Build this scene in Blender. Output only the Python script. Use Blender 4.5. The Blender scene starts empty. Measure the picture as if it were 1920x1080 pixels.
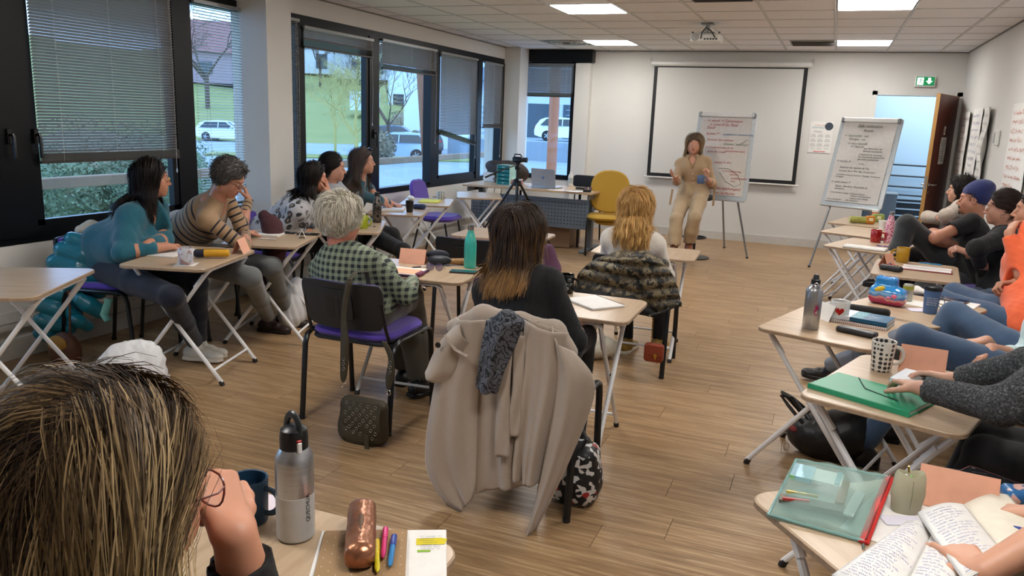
import bpy, math, random
import numpy as np
from mathutils import Vector, Matrix
random.seed(7); rng=np.random.default_rng(7)
SC=bpy.context.scene; COL=SC.collection; PI=math.pi
# ---------------- camera, world, exposure ----------------
FPX,YAW,PITCH,ROLL,HC=1468.85,.3762,.2125,.0385,1.5624
_f=Vector((-math.sin(YAW)*math.cos(PITCH),math.cos(YAW)*math.cos(PITCH),-math.sin(PITCH)))
_r0=Vector((math.cos(YAW),math.sin(YAW),0)); _u0=_r0.cross(_f)
_r=_r0*math.cos(ROLL)+_u0*math.sin(ROLL); _u=_u0*math.cos(ROLL)-_r0*math.sin(ROLL)
CP=Vector((0,0,HC))
cd=bpy.data.cameras.new('camera'); cam=bpy.data.objects.new('camera',cd); COL.objects.link(cam); SC.camera=cam
cd.sensor_width=36; cd.lens=FPX/1920*36; cd.clip_end=600; cd.clip_start=.02
cam.matrix_world=Matrix(((_r.x,_u.x,-_f.x,0),(_r.y,_u.y,-_f.y,0),(_r.z,_u.z,-_f.z,HC),(0,0,0,1)))
SC.view_settings.view_transform='Standard'; SC.view_settings.look='None'; SC.view_settings.gamma=1
SC.view_settings.use_curve_mapping=False; SC.view_settings.exposure=0.75
SC.cycles.use_denoising=True; SC.cycles.max_bounces=6; SC.cycles.diffuse_bounces=4; SC.cycles.transparent_max_bounces=24
SC.cycles.glossy_bounces=3; SC.cycles.caustics_reflective=False; SC.cycles.caustics_refractive=False; SC.cycles.sample_clamp_indirect=4
SC.cycles.use_adaptive_sampling=True; SC.cycles.adaptive_threshold=.02; SC.cycles.adaptive_min_samples=16
W=bpy.data.worlds.new('overcast_sky'); SC.world=W; W.use_nodes=True
wn=W.node_tree.nodes; wl=W.node_tree.links; wn.clear()
wo=wn.new('ShaderNodeOutputWorld'); wb=wn.new('ShaderNodeBackground'); wc=wn.new('ShaderNodeTexCoord')
wz=wn.new('ShaderNodeTexNoise'); wz.inputs['Scale'].default_value=2.2; wz.inputs['Detail'].default_value=5
wr=wn.new('ShaderNodeValToRGB'); wr.color_ramp.elements[0].color=(.20,.43,1,1); wr.color_ramp.elements[1].color=(.52,.78,1,1)
wr.color_ramp.elements[0].position=.35; wr.color_ramp.elements[1].position=.62
wl.new(wc.outputs['Generated'],wz.inputs['Vector']); wl.new(wz.outputs['Fac'],wr.inputs['Fac']); wl.new(wr.outputs['Color'],wb.inputs['Color'])
wb.inputs['Strength'].default_value=2.3; wl.new(wb.outputs[0],wo.inputs[0])
# daylight entering through the window openings (sky portals)
def area(name,loc,rot,sx,sy,power,col,portal=False):
    l=bpy.data.lights.new(name,'AREA'); l.shape='RECTANGLE'; l.size=sx; l.size_y=sy; l.energy=power; l.color=col
    o=bpy.data.objects.new(name,l); COL.objects.link(o); o.location=loc; o.rotation_euler=rot
    if portal: l.cycles.is_portal=True
    return o
area('window_portal',(-4.75,3.5,1.5),(0,-PI/2,0),2.2,9.0,1,(1,1,1),True)
area('window_portal',(-4.75,9.0,1.5),(0,-PI/2,0),2.2,6.0,1,(1,1,1),True)
area('window_portal',(-4.0,11.6,1.5),(-PI/2,0,0),1.2,2.0,1,(1,1,1),True)
# pixel helpers: a point of the photograph (1920x1080) placed at a height, on a wall plane, or at a depth
def ray(x,y): return _f+_r*((x-960)/FPX)+_u*((540-y)/FPX)
def Zp(x,y,z=0): d=ray(x,y); return CP+d*((z-HC)/d.z)
def Yp(x,y,Y): d=ray(x,y); return CP+d*(Y/d.y)
def Xp(x,y,X): d=ray(x,y); return CP+d*(X/d.x)
def Dp(x,y,d): return CP+ray(x,y)*d
def proj(p):
    d=Vector(p)-CP; z=d.dot(_f); return (960+FPX*d.dot(_r)/z,540-FPX*d.dot(_u)/z,z)
# ---------------- materials ----------------
def lin(c):
    if isinstance(c,str):
        if len(c)==4: c='#'+''.join(k*2 for k in c[1:])
        c=[int(c[i:i+2],16)/255 for i in (1,3,5)]
        return tuple(v/12.92 if v<=.04045 else ((v+.055)/1.055)**2.4 for v in c)+(1,)
    return tuple(c)+(1,) if len(c)==3 else tuple(c)
class N:
    def __init__(s,name):
        s.m=bpy.data.materials.new(name); s.m.use_nodes=True; s.t=s.m.node_tree; s.t.nodes.clear()
        s.o=s.n('OutputMaterial')
    def n(s,typ,**kw):
        q=s.t.nodes.new('ShaderNode'+typ)
        for k,v in kw.items(): setattr(q,k,v)
        return q
    def l(s,a,b): s.t.links.new(a,b)
    def v(s,x,sock):
        if hasattr(x,'is_linked') or hasattr(x,'links'): s.l(x,sock)
        else: sock.default_value=x
    def math(s,op,a,b=0.,c=None):
        q=s.n('Math',operation=op); s.v(a,q.inputs[0]); s.v(b,q.inputs[1])
        if c is not None: s.v(c,q.inputs[2])
        return q.outputs[0]
    def mix(s,f,a,b,mode='MIX'):
        q=s.n('MixRGB',blend_type=mode); s.v(f,q.inputs[0])
        s.v(lin(a) if isinstance(a,(str,tuple)) else a,q.inputs[1]); s.v(lin(b) if isinstance(b,(str,tuple)) else b,q.inputs[2]); return q.outputs[0]
    def ramp(s,f,stops,interp='LINEAR'):
        q=s.n('ValToRGB'); r=q.color_ramp; r.interpolation=interp
        while len(r.elements)<len(stops): r.elements.new(.5)
        for e,(p,c) in zip(r.elements,stops): e.position=p; e.color=lin(c)
        s.l(f,q.inputs[0]); return q.outputs[0]
    def noise(s,vec,scale,detail=3,rough=.5,out='Fac'):
        q=s.n('TexNoise'); q.inputs['Scale'].default_value=scale; q.inputs['Detail'].default_value=detail; q.inputs['Roughness'].default_value=rough
        if vec is not None: s.l(vec,q.inputs['Vector'])
        return q.outputs[out]
    def vor(s,vec,scale,feature='F1',out='Distance',rnd=1):
        q=s.n('TexVoronoi',feature=feature); q.inputs['Scale'].default_value=scale; q.inputs['Randomness'].default_value=rnd
        if vec is not None: s.l(vec,q.inputs['Vector'])
        return q.outputs[out]
    def obj(s,scale=(1,1,1),rot=(0,0,0),rnd=False):
        c=s.n('TexCoord'); m=s.n('Mapping'); m.inputs['Scale'].default_value=scale; m.inputs['Rotation'].default_value=rot
        src=c.outputs['Object']
        if rnd:
            i=s.n('ObjectInfo'); a=s.n('VectorMath',operation='ADD'); s.l(src,a.inputs[0])
            w=s.math('MULTIPLY',i.outputs['Random'],37.); cb=s.n('CombineXYZ'); s.l(w,cb.inputs[0]); s.l(w,cb.inputs[1]); s.l(w,cb.inputs[2]); s.l(cb.outputs[0],a.inputs[1]); src=a.outputs[0]
        s.l(src,m.inputs['Vector']); return m.outputs[0]
    def attr(s,name,out='Color'):
        q=s.n('Attribute',attribute_name=name); return q.outputs[out]
    def pbr(s,col,rough=.5,metal=0.,bump=None,bs=.3,bd=.002,spec=.5,coat=0,sheen=0,emit=None,es=0,sub=0,alpha=None,trans=0):
        b=s.n('BsdfPrincipled'); s.v(lin(col) if isinstance(col,(str,tuple)) else col,b.inputs['Base Color']); s.v(rough,b.inputs['Roughness']); s.v(metal,b.inputs['Metallic'])
        b.inputs['Specular IOR Level'].default_value=spec; b.inputs['Coat Weight'].default_value=coat; b.inputs['Sheen Weight'].default_value=sheen
        if sub: b.inputs['Subsurface Weight'].default_value=sub; b.inputs['Subsurface Radius'].default_value=(.01,.004,.002)
        if emit is not None: b.inputs['Emission Color'].default_value=lin(emit); b.inputs['Emission Strength'].default_value=es
        if alpha is not None: s.v(alpha,b.inputs['Alpha'])
        if trans: b.inputs['Transmission Weight'].default_value=trans
        if bump is not None:
            q=s.n('Bump'); q.inputs['Strength'].default_value=bs; q.inputs['Distance'].default_value=bd; s.l(bump,q.inputs['Height']); s.l(q.outputs[0],b.inputs['Normal'])
        s.l(b.outputs[0],s.o.inputs[0]); return s.m
_mc={}
def M(col,rough=.5,metal=0.,nz=None,bump=None,**kw):
    """plain procedural material: colour with slight noise variation; nz=(scale,amount), bump=(scale,strength)"""
    key=(str(col),rough,metal,str(nz),str(bump),str(kw))
    if key in _mc: return _mc[key]
    s=N('mat_%03d'%len(_mc)); v=s.obj(); c=lin(col)
    nz=nz or (30,.06); f=s.noise(v,nz[0]); d=tuple(x*(1-nz[1]*2) for x in c[:3]); e=tuple(min(1,x*(1+nz[1]*1.2)) for x in c[:3])
    base=s.mix(f,d,e)
    b=None
    if bump: b=s.noise(v,bump[0],4)
    _mc[key]=s.pbr(base,rough,metal,bump=b,bs=bump[1] if bump else 0,**kw); return _mc[key]
# ---------------- mesh builder ----------------
class MB:
    def __init__(s): s.v=[]; s.f=[]; s.m=[]; s.n=0
    def add(s,v,f,mi=0,T=None):
        if T is not None: v=[T@Vector(p) for p in v]
        s.v+= [tuple(p) for p in v]; s.f+=[tuple(i+s.n for i in q) for q in f]; s.m+=[mi]*len(f); s.n+=len(v); return s
    def box(s,c,d,mi=0,T=None,R=None):
        x,y,z=d[0]/2,d[1]/2,d[2]/2; c=Vector(c)
        v=[Vector((a*x,b*y,e*z)) for e in (-1,1) for a,b in ((-1,-1),(1,-1),(1,1),(-1,1))]
        if R is not None: v=[R@p for p in v]
        return s.add([c+p for p in v],[(0,3,2,1),(4,5,6,7),(0,1,5,4),(1,2,6,5),(2,3,7,6),(3,0,4,7)],mi,T)
    def prism(s,pts,z0,z1,mi=0,T=None,bev=0.):
        """outline pts (x,y) ccw extruded in z, optional edge bevel"""
        n=len(pts); P=[Vector((p[0],p[1],0)) for p in pts]
        def ins(d):
            o=[]
            for i in range(n):
                a=(P[i]-P[i-1]); b=(P[(i+1)%n]-P[i]); a=a.normalized() if a.length>1e-9 else Vector((1,0,0)); b=b.normalized() if b.length>1e-9 else a
                nn=Vector((-(a.y+b.y),a.x+b.x,0)); nn=nn.normalized() if nn.length>1e-6 else Vector((0,0,0)); o.append(P[i]+nn*d)
            return o
        if bev: L=[(ins(bev),z0),(P,z0+bev),(P,z1-bev),(ins(bev),z1)]
        else: L=[(P,z0),(P,z1)]
        v=[(p.x,p.y,z) for q,z in L for p in q]; f=[tuple(range(n-1,-1,-1)),tuple(range((len(L)-1)*n,len(L)*n))]
        for k in range(len(L)-1):
            for i in range(n): j=(i+1)%n; f.append((k*n+i,k*n+j,(k+1)*n+j,(k+1)*n+i))
        return s.add(v,f,mi,T)
    def rbox(s,c,d,r=.005,mi=0,T=None,R=None,seg=3,cr=None):
        """box whose plan corners are rounded by cr and whose edges are bevelled by r"""
        cr=cr if cr is not None else r*1.5; T2=Matrix.Translation(Vector(c))
        if R is not None: T2=T2@R.to_4x4()
        if T is not None: T2=T@T2
        return s.prism(rrect(d[0],d[1],cr,seg),-d[2]/2,d[2]/2,mi,T2,bev=min(r,d[2]*.45))
    def tube(s,pts,r,seg=8,mi=0,T=None,cap=True,flat=None,closed=False):
        P=[Vector(p) for p in pts]; n=len(P); R=r if isinstance(r,(list,tuple)) else [r]*n
        tan=[]
        for i in range(n):
            a=P[i-1] if (i>0 or closed) else P[0]; b=P[(i+1)%n] if (i<n-1 or closed) else P[-1]; t=b-a; tan.append(t.normalized() if t.length>1e-9 else Vector((0,0,1)))
        t=tan[0]; up=Vector((0,0,1)) if abs(t.z)<.9 else Vector((1,0,0)); x=t.cross(up).normalized()
        v=[]
        for i in range(n):
            t=tan[i]; x=(x-t*x.dot(t)); x=x.normalized() if x.length>1e-6 else t.orthogonal().normalized(); y=t.cross(x)
            a,b=(R[i],R[i]) if flat is None else (R[i],R[i]*flat)
            for k in range(seg):
                w=2*PI*k/seg; v.append(P[i]+x*math.cos(w)*a+y*math.sin(w)*b)
        f=[]
        for i in range(n if closed else n-1):
            i2=(i+1)%n
            for k in range(seg): j=(k+1)%seg; f.append((i*seg+k,i*seg+j,i2*seg+j,i2*seg+k))
        if cap and not closed: f+=[tuple(range(seg-1,-1,-1)),tuple(range((n-1)*seg,n*seg))]
        return s.add(v,f,mi,T)
    def lathe(s,prof,c=(0,0,0),seg=24,mi=0,T=None,cap=True,ax=None):
        n=len(prof); v=[]; c=Vector(c)
        for r,z in prof:
            for k in range(seg): w=2*PI*k/seg; v.append(Vector((r*math.cos(w),r*math.sin(w),z)))
        if ax is not None: q=Vector((0,0,1)).rotation_difference(Vector(ax)); v=[q@p for p in v]
        v=[p+c for p in v]; f=[]
        for i in range(n-1):
            for k in range(seg): j=(k+1)%seg; f.append((i*seg+k,i*seg+j,(i+1)*seg+j,(i+1)*seg+k))
        if cap: f+=[tuple(range(seg-1,-1,-1)),tuple(range((n-1)*seg,n*seg))]
        return s.add(v,f,mi,T)
    def ell(s,c,r,seg=16,rings=10,mi=0,T=None,R=None):
        v=[];f=[];c=Vector(c); r=Vector(r) if not isinstance(r,(int,float)) else Vector((r,r,r))
        for i in range(rings+1):
            t=PI*i/rings
            for k in range(seg): w=2*PI*k/seg; p=Vector((math.sin(t)*math.cos(w)*r.x,math.sin(t)*math.sin(w)*r.y,-math.cos(t)*r.z)); v.append(c+(R@p if R is not None else p))
        for i in range(rings):
            for k in range(seg): j=(k+1)%seg; f.append((i*seg+k,i*seg+j,(i+1)*seg+j,(i+1)*seg+k))
        return s.add(v,f,mi,T)
    def sheet(s,g,th=.002,mi=0,T=None):
        """g[i][j] grid of points -> sheet with thickness"""
        a=np.array([[tuple(p) for p in row] for row in g],float); nu,nv=a.shape[:2]
        du=np.gradient(a,axis=0); dv=np.gradient(a,axis=1); nn=np.cross(du,dv); nn/=np.maximum(np.linalg.norm(nn,axis=2,keepdims=True),1e-9)
        top=a+nn*th/2; bot=a-nn*th/2; v=[tuple(p) for p in top.reshape(-1,3)]+[tuple(p) for p in bot.reshape(-1,3)]; o=nu*nv; f=[]
        I=lambda i,j:i*nv+j
        for i in range(nu-1):
            for j in range(nv-1):
                q=(I(i,j),I(i+1,j),I(i+1,j+1),I(i,j+1)); f.append(q); f.append(tuple(o+k for k in q[::-1]))
        for i in range(nu-1):
            f.append((I(i,0),o+I(i,0),o+I(i+1,0),I(i+1,0))); f.append((I(i+1,nv-1),o+I(i+1,nv-1),o+I(i,nv-1),I(i,nv-1)))
        for j in range(nv-1):
            f.append((I(0,j+1),o+I(0,j+1),o+I(0,j),I(0,j))); f.append((I(nu-1,j),o+I(nu-1,j),o+I(nu-1,j+1),I(nu-1,j+1)))
        return s.add(v,f,mi,T)
    def mesh(s,name,mats,smooth=True,ang=40):
        me=bpy.data.meshes.new(name); me.from_pydata(s.v,[],s.f)
        for m in (mats if isinstance(mats,(list,tuple)) else [mats]): me.materials.append(m)
        if any(s.m): me.polygons.foreach_set('material_index',s.m)
        if smooth: me.polygons.foreach_set('use_smooth',[True]*len(s.f)); 
        me.update()
        if smooth and ang<180: me.set_sharp_from_angle(angle=math.radians(ang))
        return me
def rrect(w,d,r,seg=4,cx=0,cy=0):
    r=min(r,w/2-1e-5,d/2-1e-5); o=[]
    for sx,sy,a in ((1,-1,-PI/2),(1,1,0),(-1,1,PI/2),(-1,-1,PI)):
        for k in range(seg+1):
            t=a+PI/2*k/seg; o.append((cx+sx*(w/2-r)+r*math.cos(t),cy+sy*(d/2-r)+r*math.sin(t)))
    return o
def link(name,me,parent=None,loc=None,rot=None,**props):
    o=bpy.data.objects.new(name,me); COL.objects.link(o)
    if parent is not None: o.parent=parent
    if loc is not None: o.location=loc
    if rot is not None: o.rotation_euler=rot
    for k,v in props.items(): o[k]=v
    return o
def part(name,mb,mats,parent,smooth=True,loc=None,rot=None,ang=40,**props):
    return link(name,mb.mesh(name,mats,smooth,ang),parent,loc,rot,**props)
def tag(o,label,cat,group=None):
    o['label']=label; o['category']=cat
    if group: o['group']=group
    return o
def thing(name,label,cat,loc=(0,0,0),rz=0.,group=None):
    o=bpy.data.objects.new(name,None); COL.objects.link(o); o.location=loc; o.rotation_euler=(0,0,rz); o.empty_display_size=.05
    return tag(o,label,cat,group)
def solo(name,mb,mats,label,cat,loc=(0,0,0),rz=0.,group=None,smooth=True,rot=None,ang=40):
    return tag(link(name,mb.mesh(name,mats,smooth,ang),None,loc,rot or (0,0,rz)),label,cat,group)
def struct(name,mb,mats,parent=None,smooth=False,**p):
    o=link(name,mb.mesh(name,mats,smooth),parent,**p)
    if parent is None: o['kind']='structure'
    return o
def copy_tree(o,parent=None):
    c=o.copy(); COL.objects.link(c); c.parent=parent
    for ch in list(o.children): copy_tree(ch,c)
    return c
def textmesh(txt,size,mat,shear=0.,ext=.0003,space=1.,align='LEFT',line=1.):
    cu=bpy.data.curves.new('writing','FONT'); cu.body=txt; cu.size=size; cu.shear=shear; cu.extrude=ext; cu.space_character=space; cu.align_x=align; cu.space_line=line; cu.resolution_u=2
    o=bpy.data.objects.new('writing',cu); 
    me=bpy.data.meshes.new_from_object(o); bpy.data.objects.remove(o); me.materials.clear(); me.materials.append(mat); return me
def basis(origin,x,up):
    """matrix: local x along x, local z = x cross up-ish (normal), y = up"""
    x=Vector(x).normalized(); n=x.cross(Vector(up)).normalized(); y=n.cross(x)
    return Matrix(((x.x,y.x,n.x,origin[0]),(x.y,y.y,n.y,origin[1]),(x.z,y.z,n.z,origin[2]),(0,0,0,1)))
def put_text(name,txt,size,mat,T,parent,shear=0.,**kw):
    me=textmesh(txt,size,mat,shear,**kw); o=link(name,me,parent); o.matrix_local=T; return o
def scribble(mb,x0,y0,w,h,z=0.,r=.0006,words=True,mi=0,dens=1.):
    """a line of cursive handwriting as thin ribbons in the local xy plane"""
    x=x0
    while x<x0+w:
        L=min(random.uniform(1.5,6)*h,x0+w-x) if words else w; n=max(6,int(L/h*7*dens)); P=[]; fa,fb,fc=random.uniform(1.0,1.7),random.uniform(1.4,2.6),random.uniform(.2,.42)
        for i in range(n):
            t=i/n; P.append((x+L*t+.18*h*math.sin(i*fb),y0+h*(fc*math.sin(i*fa+random.uniform(-.8,.8))+(.5*random.uniform(-1,1) if random.random()<.22 else 0)),z))
        v=[];f=[]
        for i,p in enumerate(P): v+=[(p[0],p[1]-r,p[2]),(p[0]+r*.6,p[1]+r,p[2])]
        for i in range(len(P)-1): f.append((2*i,2*i+2,2*i+3,2*i+1))
        mb.add(v,f,mi); x+=L+h*.6
    return mb
XL,XR,YB,HH,YN=-4.54,1.42,11.37,2.5727,-2.0
# ---------------- setting materials ----------------
s=N('wall_paint'); v=s.obj(); f=s.noise(v,2.5,3); WALL=s.pbr(s.mix(f,'#d3d1cc','#dbd9d4'),.75,bump=s.noise(v,260,2),bs=.25,bd=.001)
s=N('white_trim'); TRIM=s.pbr('#d6d5d0',.4)
s=N('ceiling_tile'); v=s.obj(rnd=True); f=s.noise(v,60,4); TILE=s.pbr(s.mix(f,'#e8e5e6','#f4f2f4'),.9,bump=s.noise(v,220,3),bs=.5,bd=.002)
GRIDM=M('#c9c8c4',.45)
s=N('floor_plank'); v=s.obj(rnd=True,scale=(1,1,1)); oi=s.n('ObjectInfo')
m=s.n('Mapping'); m.inputs['Scale'].default_value=(1.6,22,1); s.l(v,m.inputs['Vector']); g1=s.noise(m.outputs[0],1.6,6,.62)
m2=s.n('Mapping'); m2.inputs['Scale'].default_value=(5,90,1); s.l(v,m2.inputs['Vector']); g2=s.noise(m2.outputs[0],2.2,5,.6)
m3=s.n('Mapping'); m3.inputs['Scale'].default_value=(1.1,5,1); s.l(v,m3.inputs['Vector']); wv=s.n('TexWave'); wv.wave_type='RINGS'; wv.inputs['Scale'].default_value=2.4; wv.inputs['Distortion'].default_value=5.5; wv.inputs['Detail'].default_value=3; s.l(m3.outputs[0],wv.inputs['Vector'])
c=s.ramp(g1,[(.3,'#715538'),(.5,'#977651'),(.72,'#ad8d64')]); c=s.mix(s.math('MULTIPLY',s.math('SUBTRACT',g2,.42),1.4),c,'#b99f7b')
wm=s.math('MULTIPLY',s.math('POWER',wv.outputs['Fac'],9),s.math('MULTIPLY',s.math('GREATER_THAN',g1,.5),.55)); c=s.mix(wm,c,'#cfbb9c')
c=s.mix(s.math('MULTIPLY',oi.outputs['Random'],.30),c,'#8b6b48'); PLANK=s.pbr(c,s.math('ADD',.30,s.math('MULTIPLY',g2,.18)),bump=g2,bs=.25,bd=.001)
FRAME=M('#07090d',.38,nz=(8,.1),spec=.3); BLACKM=M('#141414',.5)
def ob(name,mats,boxes,parent=None,**k):
    b=MB()
    for x0,x1,y0,y1,z0,z1 in boxes: b.box(((x0+x1)/2,(y0+y1)/2,(z0+z1)/2),(x1-x0,y1-y0,z1-z0))
    return struct(name,b,mats,parent,**k)
# ---------------- floor ----------------
floor=ob('floor',M('#3a2c1c',.8),[(XL-.05,XR+.05,YN,YB+.02,-.05,-.0045)])
pm=None; PL,PW=1.22,.1812; y0f=3.3345; cand=[]
for r in range(-29,46):
    y=y0f+PW*r
    off=-.25+(r*.467+.11*((r*7)%3))%PL
    k=int((XL-off)//PL)
    x=off+k*PL
    while x<XR:
        a,b_=max(x,XL),min(x+PL,XR)
        ya,yb=max(y,YN),min(y+PW,YB)
        if b_-a>.03 and yb-ya>.02:
            vis=any(-60<proj((xx,yy,0))[0]<1980 and proj((xx,yy,0))[1]<1150 and proj((xx,yy,0))[2]>.4 for xx in (a,(a+b_)/2,b_) for yy in (ya,yb))
            cand.append((a,b_,ya,yb,vis,proj(((a+b_)/2,(ya+yb)/2,0))[2]))
        x+=PL
seen=sorted([c for c in cand if c[4]],key=lambda c:c[5]); top=seen[:298]; rest=seen[298:]+[c for c in cand if not c[4]]
pmc={}
def plank_mesh(w,d):
    k=(round(w,3),round(d,3))
    if k not in pmc: pmc[k]=MB().prism([(-w/2+.0008,-d/2+.0008),(w/2-.0008,-d/2+.0008),(w/2-.0008,d/2-.0008),(-w/2+.0008,d/2-.0008)],-.004,0,bev=.0009).mesh('plank',PLANK,False)
    return pmc[k]
for a,b_,ya,yb,_,_ in top: link('plank',plank_mesh(b_-a,yb-ya),floor,((a+b_)/2,(ya+yb)/2,0))
rb=MB()
for a,b_,ya,yb,_,_ in rest: rb.prism([(a+.0008,ya+.0008),(b_-.0008,ya+.0008),(b_-.0008,yb-.0008),(a+.0008,yb-.0008)],-.004,0,bev=.0009)
struct('far_planks',rb,PLANK,floor,kind='stuff')
# ---------------- ceiling ----------------
ceil=ob('ceiling',M('#8d8a83',.9),[(XL-.05,XR+.05,YN,YB+.02,HH+.16,HH+.2)])
gx0=-1.907; gy0=9.94
lamps=[(2,10),(5,10),(3,5),(5,5),(2,0),(5,0),(3,-5),(5,-5)]   # filled below by cell indices (ix,iy)
def cell(ix,iy): return gx0+.6*ix+.3,gy0+.6*iy+.3
LAMP={(-2,0),(3,0),(-1,-5),(3,-5),(-1,-10),(3,-10),(-1,-15),(3,-15)}
VENT={(-3,0)}; SLOT={(2,0),(1,-6)}
tm=MB().prism(rrect(.578,.578,.002,1),-.002,.012,bev=.003).mesh('ceiling_panel',TILE,False)
far=MB(); xs=[gx0+.6*i for i in range(-5,7)]
for ix in range(-5,6):
    for iy in range(-20,3):
        cx,cy=cell(ix,iy); x0,x1=max(cx-.289,XL),min(cx+.289,XR); y0_,y1_=max(cy-.289,YN),min(cy+.289,YB)
        if x1-x0<.03 or y1_-y0_<.03 or (ix,iy) in LAMP or (ix,iy) in VENT: continue
        full=x1-x0>.57 and y1_-y0_>.57
        if cy>5.8:
            me=tm if full else MB().prism(rrect(x1-x0,y1_-y0_,.002,1),-.002,.012,bev=.003).mesh('ceiling_panel',TILE,False)
            link('ceiling_panel',me,ceil,((x0+x1)/2,(y0_+y1_)/2,HH+.003))
        else: far.box(((x0+x1)/2,(y0_+y1_)/2,HH+.008),(x1-x0,y1_-y0_,.012))
struct('near_panels',far,TILE,ceil,kind='stuff')
for i in range(-5,7):
    x=gx0+.6*i
    if XL<x<XR: struct('ceiling_rail',MB().box((x,(YN+YB)/2,HH),(.024,YB-YN,.008)),GRIDM,ceil)
for j in range(-20,4):
    y=gy0+.6*j
    if YN<y<YB: struct('ceiling_rail',MB().box(((XL+XR)/2,y,HH+.001),(XR-XL,.012,.006)),GRIDM,ceil)
# perimeter trim
ob('trim_1',M('#7d7b77',.6),[(XL,XR,YB-.012,YB,HH-.012,HH),(XL,XL+.012,YN,YB,HH-.012,HH),(XR-.012,XR,YN,YB,HH-.012,HH)])
LPM=N('lamp_diffuser').pbr('#ffffff',.5,emit=(1.0,.97,.93),es=19)
for ix,iy in sorted(LAMP,key=lambda t:-t[1]):
    cx,cy=cell(ix,iy)
    lab={(-2,0):'square white ceiling light panel beside the round air vent',(3,0):'square ceiling light panel in the last row above the whiteboard flipchart',(-1,-5):'square ceiling light panel at the top left of the projector',(3,-5):'large bright ceiling light panel at the top edge right of the projector'}.get((ix,iy),'square white ceiling light panel behind the camera')
    t=thing('ceiling_light',lab,'light',(cx,cy,HH),0,'ceiling light panels')
    part('frame',MB().prism(rrect(.594,.594,.004,1),-.004,.03),M('#e8e8e6',.4),t,False)
    part('diffuser',MB().prism(rrect(.56,.56,.004,1),-.008,-.0042),LPM,t,False)
# round four-way air diffuser, slot vents
cx,cy=cell(-3,0); t=thing('air_vent','square ceiling air diffuser with curved metal blades near the far window','vent',(cx,cy,HH))
part('frame',MB().prism(rrect(.59,.59,.004,1),.0,.012),M('#84837f',.5),t,False)
b=MB()
for k in range(4): b.tube([(.07*(k+1)*math.cos(a),.07*(k+1)*math.sin(a),-.004-.003*(k%2)) for a in np.linspace(0,2*PI,33)[:-1]],.012,6,flat=.5,closed=True)
part('blade',b,M('#c8c7c2',.3,.6),t)
part('core',MB().lathe([(.001,-.02),(.05,-.018),(.06,0)],seg=20),M('#3b3b3a',.5),t)
for ix,iy in SLOT:
    cx,cy=cell(ix,iy); t=thing('slot_vent','grey slotted ceiling vent '+('right of the projector' if iy==0 else 'at the top edge above the projector'),'vent',(cx+.05,cy,HH-.006))
    part('frame',MB().prism(rrect(.5,.5 if iy else .5,.01,1),-.004,.004),M('#a9a6a0',.5),t,False)
    for k in range(9): part('vent_blade',MB().box((0,-.2+.05*k,-.008),(.46,.03,.003),R=Matrix.Rotation(.5,3,'X')),M('#6f6d69',.5),t,False)
# ---------------- walls ----------------
XO=XL-.28
ob('wall_left',WALL,[(XO,XL,YN,10.85,-.02,.70),(XO,XL,YN,YB,2.40,HH+.16),(XO,XL,10.85,YB,-.02,2.42),(XO,XL,YN,.3,.7,2.4)])
DX0,DX1,DZ=.453,1.36,2.04
WX0,WX1=-4.44,-3.62
ob('wall_back',WALL,[(XL,WX0,YB,YB+.25,-.02,HH+.16),(WX0,WX1,YB,YB+.25,-.02,.70),(WX0,WX1,YB,YB+.25,2.38,HH+.16),(WX1,DX0-.05,YB,YB+.25,-.02,HH+.16),(DX0-.05,DX1+.05,YB,YB+.25,DZ+.05,HH+.16),(DX1+.05,XR+.2,YB,YB+.25,-.02,HH+.16)])
ob('wall_right',WALL,[(XR,XR+.2,YN,YB+.0,-.02,HH+.16)])
ob('wall_front',WALL,[(XL-.2,XR+.2,YN-.2,YN,-.02,HH+.16)])
ob('column_1',WALL,[(XL-.06,-4.25,5.27,5.58,0,HH)])
ob('column_2',WALL,[(XL,-4.30,10.87,11.2,0,HH)])
ob('column_3',WALL,[(-3.58,-3.36,YB-.13,YB,0,2.385)])
ob('trim_2',FRAME,[(-4.30,-3.33,YB-.16,YB,2.40,HH-.001)])
bb=M('#c9c6bf',.5)
ob('baseboard_left',bb,[(XL,XL+.018,YN,10.87,0,.12)]); ob('baseboard_back',bb,[(-3.36,DX0-.08,YB-.016,YB,0,.11),(XL,-3.58,YB-.016,YB,0,.11)]); ob('baseboard_right',bb,[(XR-.016,XR,YN,YB,0,.11)])
ob('trim_3',bb,[(XL,XL+.06,1.,10.86,.20,.23)]); 
# cable trunking on left wall
ob('trim_4',M('#cfcdc8',.45),[(XL,XL+.035,YN,5.27,.235,.30)])
# window frames on the left wall
FX0,FX1=XL-.09,XL+.004
mull=[(3.12,3.40),(4.575,4.755),(6.0,6.085),(7.22,7.41),(8.58,8.77),(9.93,10.07),(10.74,10.85)]
gy=[(.30,1.8),(1.9,3.12),(3.40,4.575),(4.755,6.0),(6.085,7.22),(7.41,8.58),(8.77,9.93),(10.07,10.74)]
GL=N('window_glass'); tb=GL.n('BsdfTransparent'); tb.inputs[0].default_value=(.93,.97,1,1); gb=GL.n('BsdfGlossy'); gb.inputs['Roughness'].default_value=.02; mx=GL.n('MixShader'); fr=GL.n('LayerWeight'); fr.inputs[0].default_value=.5
GL.l(GL.math('MULTIPLY_ADD',GL.math('POWER',fr.outputs['Facing'],4.),.45,.025),mx.inputs[0]); GL.l(tb.outputs[0],mx.inputs[1]); GL.l(gb.outputs[0],mx.inputs[2]); GL.l(mx.outputs[0],GL.o.inputs[0]); GLASS=GL.m
wf=ob('window_1',FRAME,[(FX0,FX1,.3,10.85,2.315,2.40),(FX0,FX1,.3,10.85,.70,.765)]+[(FX0,FX1+.01,a,b_,.74,2.34) for a,b_ in [(1.8,1.9)]+mull])
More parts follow.
